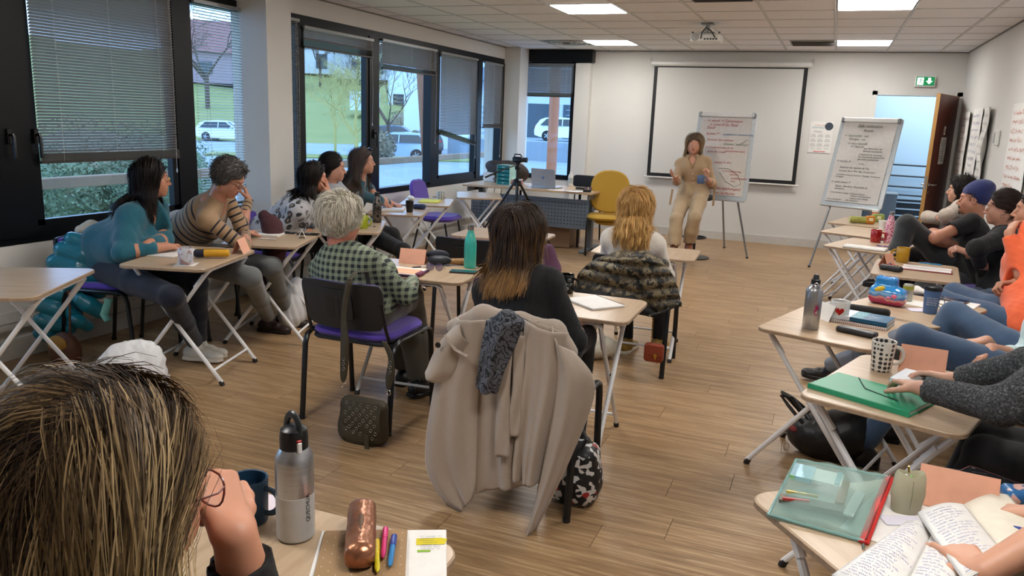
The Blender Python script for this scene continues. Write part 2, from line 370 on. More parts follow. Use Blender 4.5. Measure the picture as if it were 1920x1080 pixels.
SASH={(3.40,4.575),(6.085,7.22),(8.77,9.93),(.30,1.8)}
for a,b_ in gy:
    if (a,b_) in SASH or a==1.9:
        w=.055; struct('window_sash',MB().box((XL-.02,(a+b_)/2,.80),(.05,b_-a,.07)).box((XL-.02,(a+b_)/2,2.30),(.05,b_-a,.05)).box((XL-.02,a+w/2,1.55),(.05,w,1.5)).box((XL-.02,b_-w/2,1.55),(.05,w,1.5)),FRAME,wf)
    struct('pane',MB().box((XL-.045,(a+b_)/2,1.55),(.006,b_-a,1.58)),GLASS,wf)
for y in (3.26,3.43,7.30): # espagnolette handles
    b=MB().rbox((XL+.02,y,1.35),(.02,.03,.09),.003).tube([(XL+.03,y,1.36),(XL+.055,y,1.36),(XL+.06,y,1.34),(XL+.06,y,1.22)],.010,8)
    struct('window_handle',b,M('#0c0d0f',.25),wf,smooth=True)
wb_=ob('window_2',FRAME,[(WX0-.02,WX1+.03,YB-.012,YB+.06,2.33,2.40),(WX0-.02,WX1+.03,YB-.012,YB+.06,.69,.76),(WX1-.05,WX1+.03,YB-.012,YB+.06,.7,2.4),(WX0-.02,WX0+.03,YB-.01,YB+.06,.7,2.4)])
struct('pane',MB().box(((WX0+WX1)/2,YB+.03,1.55),(WX1-WX0,.006,1.6)),GLASS,wb_)
# ---------------- venetian blinds ----------------
SLAT=M('#a09c99',.32,.25,nz=(3,.03)); RAILM=M('#3a3432',.4); CORD=M('#c9c9c9',.6)
def slat_mesh(L,tilt,w=.025):
    P=[]
    for k in range(4): 
        t=-1+2*k/3; x=w/2*t; z=.0035*(1-t*t); P.append((x*math.cos(tilt)-z*math.sin(tilt),x*math.sin(tilt)+z*math.cos(tilt)))
    v=[(p[0],y,p[1]) for p in P for y in (-L/2,L/2)]; f=[(2*k,2*k+2,2*k+3,2*k+1) for k in range(3)]
    return MB().add(v,f)
def blind(lab,y0,y1,zt,zb,tilt=.70,pitch=.0185,x=XL+.028,parts=False,slope=0.,T=None,bunch=.05,lab2=None):
    t=thing('venetian_blind',lab,'blind',(x,(y0+y1)/2,zt)); L=y1-y0
    if T: t.location=T[0]; t.rotation_euler=(0,0,T[1])
    part('head_rail',MB().box((0,0,.012),(.028,L,.026)),M('#9a9a98',.35,.4),t,False)
    n=int((zt-zb-bunch)/pitch); me=slat_mesh(L-.01,tilt); sm=me.mesh('slat',SLAT,True,60); sb=MB()
    for k in range(n):
        z=-.012-k*pitch
        if parts: link('slat',sm,t,(0,0,z))
        else: sb.add([(p[0],p[1],p[2]+z) for p in me.v],me.f)
    zz=zb-zt
    def brail(q,dz): # bottom rail with slope
        q.box((0,0,dz),(.027,L,.014),R=Matrix.Rotation(math.atan2(slope,L),3,'X'))
    nb=int(bunch/.0032)
    for k in range(nb):
        z=zz+.008+k*.0032; q=slat_mesh(L-.01,.05)
        sb.add([(p[0],p[1],p[2]+z+slope*(p[1]/L)) for p in q.v],q.f)
    if sb.n: part('slats',sb,SLAT,t,True,ang=60,kind='stuff')
    q=MB(); brail(q,zz); part('bottom_rail',q,RAILM,t,False)
    c=MB()
    for u in (-.36,0,.36):
        for dx in (-.0135,.0135): c.tube([(dx,u*L,0),(dx,u*L,zz)],.0009,4)
        if n>6:
            for k in range(0,n,1): c.box((-.0135 if 0 else .0135,u*L+.004,-.012-k*pitch-.002),(.001,.003,.006))
    part('ladder_cord',c,CORD,t,False)
    q=MB().tube([(.02,L/2-.05,0),(.028,L/2-.04,-.5),(.022,L/2-.045,-min(1.25,2*(zt-zb)+.5))],.0012,5); q.lathe([(.003,-.03),(.006,-.02),(.003,0)],(.022,L/2-.045,-min(1.25,2*(zt-zb)+.5)),8)
    part('pull_cord',q,CORD,t)
    return t
blind('large closed grey venetian blind on the nearest full window',3.44,4.56,2.36,1.19,parts=True)
blind('grey blind cut off by the left picture edge',1.95,3.13,2.36,1.36)
blind('fully lowered venetian blind with open slats beside the column',4.77,5.6,2.32,.80,tilt=.06,pitch=.022,bunch=.0)
blind('narrow closed blind sliver just behind the column',5.62,6.03,2.33,.82,tilt=.3,pitch=.02,bunch=0)
blind('short raised blind on the window behind the three seated women',6.10,7.26,2.285,2.125,bunch=.06)
blind('half raised blind above the silver hatchback outside',7.44,8.68,2.31,2.035,bunch=.04)
blind('crooked blind hanging with a slanting bottom rail',8.79,9.86,2.30,1.27,slope=-.16,bunch=.05)
blind('narrow blind beside the far left column',10.09,10.72,2.29,1.43)
blind('short blind on the far end window by the desk',0,.8,2.37,1.92,T=((-4.03,YB-.03,2.36),-PI/2),bunch=.05)
# ---------------- door, corridor ----------------
ob('door_1',TRIM,[(DX0-.06,DX0,YB-.02,YB+.26,0,DZ+.05),(DX1,DX1+.06,YB-.02,YB+.26,0,DZ+.05),(DX0-.06,DX1+.06,YB-.02,YB+.26,DZ,DZ+.055)])
dr=thing('open_door','dark red-brown wooden door standing wide open with lever handle','door',(1.345,YB-.03,0),math.radians(180+69.5))
s=N('door_laminate'); v=s.obj(scale=(1,1,.15)); DM=s.pbr(s.mix(s.noise(v,14,5),'#4a1d14','#6a2f20'),.35)
part('leaf',MB().prism(rrect(.83,.038,.002,1,.415,.02),.012,2.035),DM,dr,False)
part('edge_band',MB().prism(rrect(.006,.042,.001,1,.833,.02),.012,2.037).box((.415,.02,2.037),(.83,.042,.005)),M('#b78a4c',.5),dr,False)
b=MB()
for sy in (-.0,.04): b.rbox((.77,sy,.98),(.035,.006,.035),.002).tube([(.77,sy,.98),(.77,sy+(.045 if sy else -.045),.98),(.73,sy+(.05 if sy else -.05),.98),(.66,sy+(.05 if sy else -.05),.98)],.009,8).lathe([(.016,-.003),(.016,.003)],(.77,sy,.89),12,ax=(0,1,0))
part('lever_handle',b,M('#c9c7c2',.25,.9),dr)
for z in (.3,1.1,1.75,): part('hinge',MB().lathe([(.008,-.045),(.008,.045)],(.0,-.006,z),8),M('#6f6a62',.3,.9),dr)
part('latch_plate',MB().box((.8365,.02,1.0),(.002,.022,.16)),M('#c9c7c2',.25,.9),dr,False)
PAPER=M('#e6e4df',.8); INK=M('#2b2b33',.8)
def sheet_paper(name,lab,cat,T,w,h,curl=.004,mat=None,parent=None):
    g=[[Vector((w*(i/8-.5),h*(j/10-.5),.002+curl*math.sin(i*1.3+j*.7)*.5+curl*abs(i/8-.5)*1.2)) for j in range(11)] for i in range(9)]
    b=MB().sheet(g,.0008); o=link(name,b.mesh(name,mat or PAPER),parent)
    o.matrix_local=T
    if parent is None: tag(o,lab,cat)
    return o
# notices on the door (they hang on the leaf)
Td=Matrix.Translation(dr.location)@Matrix.Rotation(math.radians(249.5),4,'Z')
def ondoor(x,z): return Td@basis((x,.0405,z),(-1,0,0),(0,0,1))
n1=sheet_paper('door_notice','white printed notice taped on the open brown door','paper',ondoor(.43,1.38),.24,.32)
q=MB()
for k in range(10): q.box((0,.12-.026*k,.006),(.18 if k%3 else .12,.006,.0006))
part('print',q,M('#77777a',.8),n1,False)
n2=sheet_paper('door_sticker','small white sticker with a red symbol on the open door','sticker',ondoor(.44,1.62),.075,.10,.0)
part('red_symbol',MB().lathe([(.02,0),(.02,.001)],(0,0,.003),3).box((0,-.02,.004),(.04,.012,.001)),M('#c0282a',.6),n2,False)
# corridor beyond the doorway
CY=13.2
ob('wall_corridor',N('frosted').pbr('#a9bcc6',.5),[(.0,3.6,CY,CY+.1,-.02,2.7)])
ob('floor_corridor',M('#6f6a62',.6),[(.0,3.6,YB+.25,CY+.1,-.05,-.004)]); ob('ceiling_corridor',M('#cfcfcb',.9),[(.0,3.6,YB+.25,CY,2.62,2.68)])
ob('wall_corridor_left',M('#c8d2d8',.8),[(-.1,.0,YB+.25,CY,0,2.65)]); ob('wall_corridor_end',M('#c8d2d8',.8),[(3.6,3.7,YB+.25,CY,0,2.65)])
area('corridor_lamp',(1.2,12.4,2.6),(0,0,0),1.6,.5,24,(.88,.95,1))
t=thing('stair_rail','dark horizontal rails seen through the open doorway','railing',(1.1,CY-.12,0))
for z in (1.12,.96,.80,.68): part('rail',MB().tube([(-1.0,0,z),(1.0,0,z-.02)],.012,8),M('#1d2226',.4),t)
[part('rail_post',MB().tube([(x,0,0),(x,0,1.12)],.012,8),M('#1d2226',.4),t) for x in (-.98,.98)]
t2=thing('slatted_panel','black slatted panel below the frosted glass in the corridor','panel',(1.1,CY-.06,0))
part('backing',MB().box((0,.03,.3),(2.0,.02,.6)),M('#0c0e10',.6),t2,False)
for k in range(6): part('slat',MB().box((0,0,.06+.1*k),(2.,.02,.018)),M('#a8b6c0',.4),t2,False)
t=thing('corridor_cabinet','low grey cabinet standing in the corridor','cabinet',(.72,12.6,0))
part('body',MB().rbox((0,0,.36),(.42,.35,.70),.005),M('#5a6166',.5),t,False); part('cabinet_top',MB().rbox((0,0,.72),(.44,.37,.02),.003),M('#8a9296',.4),t,False)
t=thing('potted_plant','potted plant with long arching leaves standing on the corridor cabinet','plant',(.62,12.6,.73))
part('pot',MB().lathe([(.05,0),(.07,.10),(.06,.10),(.055,.09)],seg=16),M('#3b2a20',.6),t)
for k in range(9):
    a=k*2.4; L=.25+.28*random.random(); P=[(L*.45*u*u*math.cos(a),L*.45*u*u*math.sin(a),.09+L*1.5*u-L*.9*u**3) for u in np.linspace(0,1,8)]
    part('leaf',MB().tube(P,[.004]+[.016*math.sin(PI*(.12+.86*u))+.001 for u in np.linspace(0,1,8)][1:],6,flat=.12),M('#3f6a2f',.5),t)
# ---------------- exit sign, poster ----------------
GRN=N('sign_green').pbr('#0b6b3d',.4,emit=lin('#0c7a45')[:3],es=.55); LIT=N('sign_lit').pbr('#ffffff',.4,emit=(.75,1,.85),es=1.6)
t=thing('exit_sign','green lit emergency exit sign above the open door','sign',(.978,YB-.02,2.216))
part('housing',MB().rbox((0,0,0),(.235,.045,.138),.006),M('#dcdcd8',.4),t)
part('panel',MB().box((0,-.024,.002),(.205,.004,.105)),GRN,t,False)
q=MB().prism([(.045,-.035),(.082,.002),(.06,.002),(.06,.04),(.03,.04),(.03,.002),(.008,.002)][::-1],0,.001,T=basis((0,-.027,.002),(1,0,0),(0,0,1)))
part('arrow',q,LIT,t,False)
q=MB(); Tb=basis((-.055,-.027,.0),(1,0,0),(0,0,1)); q.prism(rrect(.07,.085,.001,1),0,.0006,T=Tb); part('doorway_symbol',q,LIT,t,False)
q=MB(); Tb=basis((-.05,-.028,.0),(1,0,0),(0,0,1))
q.ell((0,.033,0),(.008,.008,.001),8,5,T=Tb)
for a,b_ in (((0,.022),(-.006,-.002)),((0,.02),(.02,.008)),((0,.02),(-.022,.012)),((-.006,-.002),(.014,-.014)),((.014,-.014),(.012,-.034)),((-.006,-.002),(-.012,-.02)),((-.012,-.02),(-.028,-.026))): q.tube([(a[0],a[1],0),(b_[0],b_[1],0)],.0042,6,T=Tb,flat=.3)
part('running_figure',q,M('#0b6b3d',.4),t)
po=sheet_paper('wall_poster','printed white poster with red footer and round photo beside the screen','poster',basis((-.165,YB-.006,1.477),(1,0,0),(0,0,1)),.28,.405,.003)
put_text('print','QUALITÉ DU CENTRE',.018,M('#c33',.7),basis((-.11,.15,.0045),(1,0,0),(0,1,0)),po)
put_text('print','ESSENTIELS',.03,M('#1f8a98',.7),basis((-.12,.115,.0045),(1,0,0),(0,1,0)),po)
put_text('print','COMPÉTENCES\nDES FORMATIONS',.014,M('#222',.7),basis((-.10,.075,.0045),(1,0,0),(0,1,0)),po)
q=MB()
for cx_ in (-.09,0,.09):
    for k in range(13):
        if k%4!=3: q.box((cx_-.005,.035-.015*k,.0045),(.07 if k%4 else .05,.005,.0006))
part('print_lines',q,M('#9a9a9c',.8),po,False)
part('red_footer',MB().box((.0,-.185,.0045),(.15,.008,.0006)),M('#c8343a',.7),po,False)
part('round_photo',MB().lathe([(.052,0),(.052,.0008)],(.088,.145,.005),24),M('#39434f',.7,nz=(60,.4)),po,False)
# wall papers on the right wall
def wallsheet(name,lab,y0,y1,z0,z1,ink,seed,crump=.01,xoff=0.):
    random.seed(seed); w,h=abs(y1-y0),z1-z0; T=basis((XR-.006-xoff,(y0+y1)/2,(z0+z1)/2),(0,-1,0),(0,0,1))
    g=[[Vector((w*(i/14-.5),h*(j/20-.5),.004+crump*(math.sin(i*.9+seed)*math.sin(j*.6+seed*2)*.5+.5)+crump*1.2*max(0,(i/14-.8)*5))) for j in range(21)] for i in range(15)]
    o=link(name,MB().sheet(g,.0008).mesh(name,PAPER)); o.matrix_world=T; tag(o,lab,'paper'); q=MB()
    y=h/2-.08
    while y>-h/2+.05: scribble(q,-w/2+.06+random.random()*.05,y,w*random.uniform(.45,.8),.04,.006+crump*1.3,r=.0035,dens=.8); y-=.075
    part('handwriting',q,M(ink,.7),o,False)
wallsheet('wall_paper_sheet','handwritten blue-ink flipchart sheet taped on the right wall near the door',10.15,9.5,1.02,1.86,'#2b3580',3)
wallsheet('wall_paper_sheet','crumpled flipchart sheet taped right of the blue-ink sheet',9.45,8.95,.85,1.85,'#4a4a55',5,.03)
wallsheet('wall_paper_sheet','dark shaded sheet taped on the wall behind the open door',10.95,10.3,1.0,1.84,'#7a4a55',6,.012)
wallsheet('wall_paper_sheet','red-ink handwritten sheet at the right picture edge',8.05,7.2,1.1,1.85,'#c25a35',8,.006)
t=thing('wall_dispenser','small white wall box between the paper sheets on the right wall','box',(XR-.02,8.55,1.56)); part('body',MB().rbox((0,0,0),(.035,.09,.14),.006),M('#dddcd6',.4),t); part('cover',MB().rbox((-.02,.02,.0),(.006,.06,.10),.003),M('#a9a7a2',.4),t)
# ---------------- projection screen ----------------
t=thing('projection_screen','white pull-down projection screen with black border on the back wall','screen',(-1.43,YB-.06,0))
part('case',MB().rbox((0,0,2.40),(2.14,.07,.075),.02),M('#dad9d5',.35),t)
for sx in (-1,1): part('bracket',MB().tube([(sx*1.065,-.01,2.40),(sx*1.08,-.01,2.45),(sx*1.065,-.01,2.48),(sx*1.05,-.01,2.45)],.006,6,closed=True),M('#b9b8b5',.3,.6),t)
part('black_border',MB().box((0,.0,1.60),(2.03,.002,1.53)),M('#0d0d0e',.6),t,False)
s=N('screen_fabric'); SCF=s.pbr('#cfcec9',.8,bump=s.noise(s.obj(),300,2),bs=.1,bd=.001)
part('white_fabric',MB().box((0,-.003,1.615),(1.93,.002,1.46)),SCF,t,False)
part('bottom_bar',MB().rbox((0,-.001,.825),(2.12,.03,.022),.006),M('#dad9d5',.35),t)
# ---------------- projector ----------------
pc=Yp(1325,73,8.35)
t=thing('projector','white ceiling projector hanging from a metal mount with black cables','projector',(pc.x,pc.y,pc.z))
part('body',MB().rbox((0,0,0),(.30,.24,.085),.014,cr=.03),M('#dcdbd5',.35),t)
part('lens_grille',MB().lathe([(.038,0),(.038,.006),(.03,.008),(.001,.008)],(-.10,-.12,.008),20,ax=(0,-1,0)),M('#a9a8a4',.4),t)
for k in range(5): part('port',MB().box((.0+.028*k,-.1215,-.012),(.018,.004,.014)),M('#222',.5),t,False)
part('mount',MB().lathe([(.02,0),(.02,HH-pc.z-.05)],(0,0,.05),12).rbox((0,0,.055),(.16,.12,.015),.003).rbox((0,0,HH-pc.z-.01),(.12,.12,.018),.003).tube([(-.06,0,.045),(0,0,.12),(.06,0,.045)],.008,6),M('#9b9a96',.35,.7),t)
part('cable',MB().tube([(-.04,-.12,-.01),(-.03,-.14,.05),(.0,-.1,.10),(.06,-.13,.06),(.10,-.125,.0)],.006,6).tube([(0,0,.1),(-.03,-.03,.18),(-.02,0,HH-pc.z)],.005,6),BLACKM,t)
for sx in (-1,1): part('foot',MB().lathe([(.008,0),(.01,.02)],(sx*.13,-.08,.04),8),M('#333',.5),t)
part('black_knob',MB().rbox((-.035,-.02,.165),(.03,.03,.05),.005),BLACKM,t)
# ---------------- outdoors ----------------
GZ=-.8
s=N('asphalt'); ASP=s.pbr(s.mix(s.noise(s.obj(),.5,4),'#7d8894','#97a2ac'),.8)
s=N('grass'); v=s.obj(); GRS=s.pbr(s.mix(s.noise(v,.35,5),'#76824a','#99965c'),.95,bump=s.noise(v,30,4),bs=.6,bd=.05)
g=MB(); g.add([(-140,-40,GZ),(XO-.02,-40,GZ),(XO-.02,150,GZ),(-140,150,GZ)],[(0,1,2,3)]); g.add([(XO-.02,CY+1,GZ),(30,CY+1,GZ),(30,150,GZ),(XO-.02,150,GZ)],[(0,1,2,3)])
struct('ground_parking',g,ASP)
hp=[]; nu,nv=24,24
for i in range(nu):
    row=[]
    for j in range(nv):
        d=i/(nu-1)*75; a=math.radians(95+ 75*j/(nv-1)); e=d
        r=62+d; x=r*math.cos(a)*1.0; y=r*math.sin(a)
        row.append((x,y,GZ-.05+ (d*.16+ .9*math.sin(j*.8+i*.3)*d/40)))
    hp.append(row)
struct('hill',MB().sheet(hp,.1),GRS,smooth=True)
struct('grass_verge',MB().rbox((-8.0,4,GZ+.02),(6,30,.08),.02),GRS); struct('grass_island',MB().rbox((-24,36,GZ+.03),(14,3.0,.1),.02,R=Matrix.Rotation(.6,3,'Z')),GRS)
t=thing('wooden_rail','long brown wooden handrail outside the left windows','rail',(-6.3,6,0))
part('beam',MB().rbox((0,0,.86),(.07,17,.10),.01),M('#8f7660',.7),t,False)
for y in (-6,-3,0,3,6): part('post',MB().rbox((0,y,.0),(.08,.08,1.6),.01),M('#6f5c4b',.7),t,False)
# wooden pillars under the overhang
p0=Yp(1033,330,13.6)
for px,ylab in ((p0,'orange-brown round wooden pillar outside the far end window'),):
    t=thing('wooden_pillar',ylab,'pillar',(px.x,px.y,GZ)); part('log',MB().lathe([(.095,0),(.09,4.2)],seg=16),M('#b06a48',.6,nz=(4,.15)),t)
p1=Xp(790,200,-7.5)
t=thing('leaning_beam','brown slanting timber beam outside the second far window','beam',(p1.x,p1.y,GZ)); part('timber',MB().tube([(.3,-.1,0),(-.1,0,4.)],.08,8),M('#7b4f39',.6),t)
# bushes behind rail
def foliage(name,lab,cat,c,r,n,cols,leaf=.05,seed=1,parent=None):
    rs=np.random.default_rng(seed); d=rs.normal(size=(n,3)); d/=np.linalg.norm(d,axis=1)[:,None]; p=d*rs.uniform(.75,1.02,(n,1))*np.array(r)+np.array(c)
    v=[];f=[]
    for q in p:
        a=rs.normal(size=3); a/=np.linalg.norm(a); b=np.cross(a,rs.normal(size=3)); b/=np.linalg.norm(b); k=len(v)
        v+=[tuple(q-a*leaf),tuple(q+b*leaf*.5),tuple(q+a*leaf),tuple(q-b*leaf*.5)]; f.append((k,k+1,k+2,k+3))
    m=MB().ell(c,[x*.8 for x in r],14,9); m.add(v,f)
    return m
HEDGE=M('#6f7f62',.9,nz=(9,.4)); HEDGE2=M('#8f8670',.9,nz=(9,.4)); random.seed(11)
for k,(px,py,X,rr,mm) in enumerate([(95,372,-10.8,1.15,HEDGE),(165,330,-13.5,1.7,HEDGE2),(150,378,-8.6,.62,HEDGE),(232,345,-11.0,1.1,HEDGE2),(300,360,-10.0,.95,HEDGE),(212,378,-8.4,.55,HEDGE),(15,362,-10.6,1.0,HEDGE),(285,320,-14.5,1.6,HEDGE)]):
    c_=Xp(px,py,X); t=thing('bush',['wide dark green hedge bush outside the near window, left','tall brownish bush behind the green hedge outside','low green bush just behind the wooden rail','brownish shrub outside in the middle of the near window','green shrub outside near the right jamb of the near window','small clipped shrub below the near blind','green bush outside the window at the left edge','back row bush under the large blind'][k],'bush',(c_.x,c_.y,GZ))
    part('foliage',foliage('f','','',(0,0,c_.z-GZ-rr*.1),(rr,rr,rr*.8),4200,None,.035,k),mm,t)
# ---- cars
def car(lab,loc,rz,paint,kind='hatch'):
    t=thing('car',lab,'car',loc,rz)
    L=4.1; prof=[(-2.05,.35),(-2.08,.62),(-2.0,.92),(-1.75,1.28),(-1.45,1.40),(-.6,1.46),(.15,1.42),(.85,1.02),(1.55,.90),(1.98,.74),(2.06,.5),(2.0,.3),(1.6,.24),(-1.7,.24)]
    if kind=='suv': prof=[(x,z*1.1 if z>.5 else z) for x,z in prof]
    n=len(prof); v=[]; 
    def hw(z): return .84 if z<.85 else .84-(z-.85)*.38
    for sgn,ins in ((-1,1),(1,1)):
        for x,z in prof: v.append((x,sgn*hw(z),z))
    # mid ring for roundness
    for x,z in prof: v.append((x*1.015,0,z+(.03 if z>.9 else 0)))
    f=[]
    for i in range(n):
        j=(i+1)%n; f.append((i,j,2*n+j,2*n+i)); f.append((2*n+i,2*n+j,n+j,n+i))
    b=MB().add(v,f); b.add([v[i] for i in range(n)],[tuple(range(n-1,-1,-1))]); b.add([v[n+i] for i in range(n)],[tuple(range(n))])
    part('body',b,paint,t,True,ang=50)
    gl=M('#26343f',.08)
    k=1.1 if kind=='suv' else 1
    for sg in (-1,1):
        y=sg*(hw(1.15)+.012)
        q=MB().add([(-1.72,sg*(hw(.95)+.02),.95*k),(.78,sg*(hw(.95)+.02),.95*k),(.15,sg*(hw(1.36*k)+.02),1.35*k),(-1.35,sg*(hw(1.36*k)+.02),1.35*k)],[(0,1,2,3) if sg<0 else (3,2,1,0)]); part('side_window',q,gl,t,False)
        for x in (-.35,): part('door_pillar',MB().box((x,sg*.80,1.14*k),(.05,.05,.4),R=Matrix.Rotation(sg*.3,3,'X')),paint,t,False)
        part('mirror',MB().ell((.62,sg*.92,.98*k),(.09,.07,.07),10,6),paint,t)
        part('tail_light',MB().rbox((-2.0,sg*.62,.86*k),(.14,.30,.11),.02),M('#b02a2e',.3),t); part('headlight',MB().rbox((1.93,sg*.6,.68),(.2,.32,.12),.03),M('#dfe6ea',.1),t)
    part('windscreen',MB().add([(.92,-.68,1.0*k),(.92,.68,1.0*k),(.22,.6,1.40*k),(.22,-.6,1.40*k)],[(0,1,2,3)]),gl,t,False)
    part('rear_window',MB().add([(-2.02,-.62,.98*k),(-2.02,.62,.98*k),(-1.78,.55,1.28*k),(-1.78,-.55,1.28*k)],[(3,2,1,0)]),gl,t,False)
    for x in (-1.28,1.27):
        for sg in (-1,1):
            w=part('wheel',MB().lathe([(.2,-.1),(.31,-.1),(.325,-.06),(.325,.06),(.31,.1),(.2,.1)],(x,sg*.76,.32),24,ax=(0,1,0)),M('#1b1c1e',.7),t)
            q=MB().lathe([(.2,-.02),(.2,.02)],(x,sg*.80,.32),16,ax=(0,1,0))
            for a in range(5): q.box((x+.1*math.cos(a*1.257),sg*.865,.32+.1*math.sin(a*1.257)),(.17,.02,.05),R=Matrix.Rotation(-a*1.257,3,'Y'))
            part('rim',q,M('#b9bfc4',.25,.7),w,False)
    part('number_plate',MB().box((-2.09,0,.72),(.01,.5,.11)),M('#dfe6ea',.5),t,False)
    return t
WHT=M('#e4ebf2',.2,coat=.5); SIL=M('#a9c3dc',.2,.2,coat=.5); DRK=M('#33475f',.2,coat=.5); BLU=M('#2a5ab5',.25,coat=.5); BLK=M('#272f38',.2,coat=.5)
def carpx(lab,x,y,rz,paint,kind='hatch',z=GZ): p=Zp(x,y,z); car(lab,p,rz,paint,kind)
fwd=math.radians
carpx('silver-blue hatchback parked outside the second far window',742,300,fwd(197),SIL)
carpx('dark grey car parked behind the silver hatchback',750,279,fwd(20),DRK,'suv'); carpx('black car parked right of the dark grey one',793,288,fwd(130),BLK)
carpx('white hatchback seen through the open blind',428,265,fwd(18),WHT); carpx('dark blue estate car behind the white hatchback',428,240,fwd(20),DRK,'suv'); carpx('white car at the left of the open-slat blind',378,246,fwd(150),WHT)
p_=Dp(1066,250,49); struct('ground_yard',MB().box((-13.5,61,GZ+.55),(17,34,1.1)),ASP); car('white car parked across from the far end window',(p_.x,p_.y,GZ+1.1),fwd(14),WHT); carpx('blue car at the left of the far end window',975,275,fwd(150),BLU)
carpx('blue car parked behind the seated women',628,262,fwd(80),BLU)
# ---- buildings
def building(lab,c,size,rz,wall,roof,wins,name='building',rh=1.5):
    t=thing(name,lab,'building',c,rz); sx,sy,sz=size
    part('wall',MB().box((0,0,sz/2),(sx,sy,sz)),wall,t,False)
    if roof is not None: part('roof',MB().add([(-sx*.54,-sy*.56,sz),(sx*.54,-sy*.56,sz),(sx*.54,sy*.56,sz),(-sx*.54,sy*.56,sz),(-sx*.4,0,sz+rh),(sx*.4,0,sz+rh)],[(0,1,5,4),(2,3,4,5),(1,2,5),(3,0,4),(3,2,1,0)]),roof,t,False)
    for (x,z,w,h,m) in wins: q=part('window',MB().box((x,-sy/2-.03,z),(w,.1,h)),m,t,False); 
    return t
WG=M('#8fb0c4',.15); GRY=M('#4c5358',.5); WB=M('#dbe6f2',.8)
def toward(p): return math.atan2(p.y,p.x)-PI/2
p=Dp(893,255,82); t=building('large pale modern building with garage doors across the car park',(p.x,p.y,GZ),(17.5,8,12.5),toward(p),WB,None,[(-6.3,8.2,2.7,2.6,WG)])
for k in range(9): part('garage_slat',MB().box((-3.4,-4.1,.6+.42*k),(9.5,.12,.25)),GRY,t,False)
part('garage_opening',MB().box((-3.4,-4.02,2.2),(9.7,.1,4.2)),M('#2c3136',.6),t,False)
p=Dp(1050,247,60); t=building('white building with dark garage doors behind the white car',(p.x,p.y,GZ),(23,6,10),toward(p),WB,None,[(0,8.2,19,.9,WG)])
for x in (-4.2,-1.4,1.4): part('garage_door',MB().box((x,-3.05,1.9),(2.5,.12,3.2)),M('#42525e',.5),t,False)
for x in (-5,1.5): 
    for k in range(8): part('door_slat',MB().box((x,-3.15,.6+.36*k),(2.3,.06,.06)),M('#8fa5b5',.5),t,False)
part('balcony',MB().box((0,-3.6,5.4),(14,1.2,.9)),M('#77899a',.5),t,False)
random.seed(5)
hs=[(585,118,104,6,'#d9dde0','white house on the hill at the left of the raised blind'),(640,112,112,7,'#b98f83','pink house with terrace high on the hill'),(690,128,100,5,'#c9cdd2','grey house on the hill at the right')]
for x,y,d,w,c_,lab in hs:
    p=Dp(x,y,d); building(lab,(p.x,p.y,p.z-1.5),(w*1.6,6,3.2),toward(p),M(c_,.8),M('#86675f',.8),[(-1.5,1.7,1.0,1.2,GRY),(1.2,1.6,1.4,1.8,GRY)],'house')
p=Dp(440,122,88); building('big house with a wide reddish roof behind the open blind',(p.x,p.y,p.z-2.2),(13,8,3.2),toward(p),M('#a98f95',.8),M('#8d5f5c',.8),[(-3,1.6,1.5,1.2,GRY),(2,1.6,1.5,1.2,GRY)],'house',rh=3.6)
p=Dp(684,190,70); building('low white outbuilding on the slope',(p.x,p.y,p.z-.8),(2.6,2,1.6),toward(p),WB,None,[(0,.9,.8,.6,WG)],'house')
# bare winter trees
def tree(lab,c,H,seed,mat,lev=5,spread=.55,r0=.12,col2=None):
    random.seed(seed); t=thing('bare_tree',lab,'tree',c); b=MB(); tw=MB(); tr=MB().tube([(0,0,0),(0,0,H*.28)],[r0*1.1,r0],8)
    def br(p,d,L,r,n):
        P=[p]; q=p
        for k in range(3): d=(d+Vector((random.gauss(0,.12),random.gauss(0,.12),random.gauss(.03,.08)))).normalized(); q=q+d*L/3; P.append(q)
        (b if n>2 else tw).tube(P,[r,r*.85,r*.75,r*.6],5 if n>2 else 3,cap=False)
        if n: 
            for _ in range(3 if n>1 else 7):
                e=(d+Vector((random.gauss(0,spread),random.gauss(0,spread),random.gauss(.05,spread*.6)))).normalized(); br(P[random.choice((2,3,3))],e,L*random.uniform(.62,.8),r*.55,n-1)
    for _ in range(5): br(Vector((0,0,H*.28*random.uniform(.8,1))),Vector((random.gauss(0,.5),random.gauss(0,.5),1)).normalized(),H*.26,r0*.6,lev-1)
    part('trunk',tr,mat,t); part('branches',b,mat,t); part('twigs',tw,col2 or mat,t,kind='stuff')
TB=M('#5e4f44',.9); TG=M('#b3a765',.9)
p=Dp(668,200,34); tree('bare tree with yellowish twigs standing outside behind the seated women',(p.x,p.y,GZ),5.4,3,TG,5,.75,.09,TG)
p=Dp(628,200,42); tree('thin bare tree left of the yellowish tree',(p.x,p.y,GZ),5.2,9,TG,5,.7,.07,TG)
p=Dp(728,200,46); tree('bare tree before the pale building',(p.x,p.y,GZ),6.8,12,TB,5,.5,.09)
p=Dp(385,90,70); tree('dark bare tree at the top of the open-slat blind',(p.x,p.y,p.z-6),13,21,TB,5,.6,.2)
for k,(x,y,d) in enumerate([(600,105,90),(672,100,95),(705,120,84),(720,105,98),(560,100,92)]):
    p=Dp(x,y,d); tree(['small bare tree by the white hill house','bare tree behind the pink hill house','bare tree beside the grey hill house','bare tree on the right hill crest','bare tree on the left hill crest'][k],(p.x,p.y,p.z-3.5),8,30+k,TB,4,.6,.15)
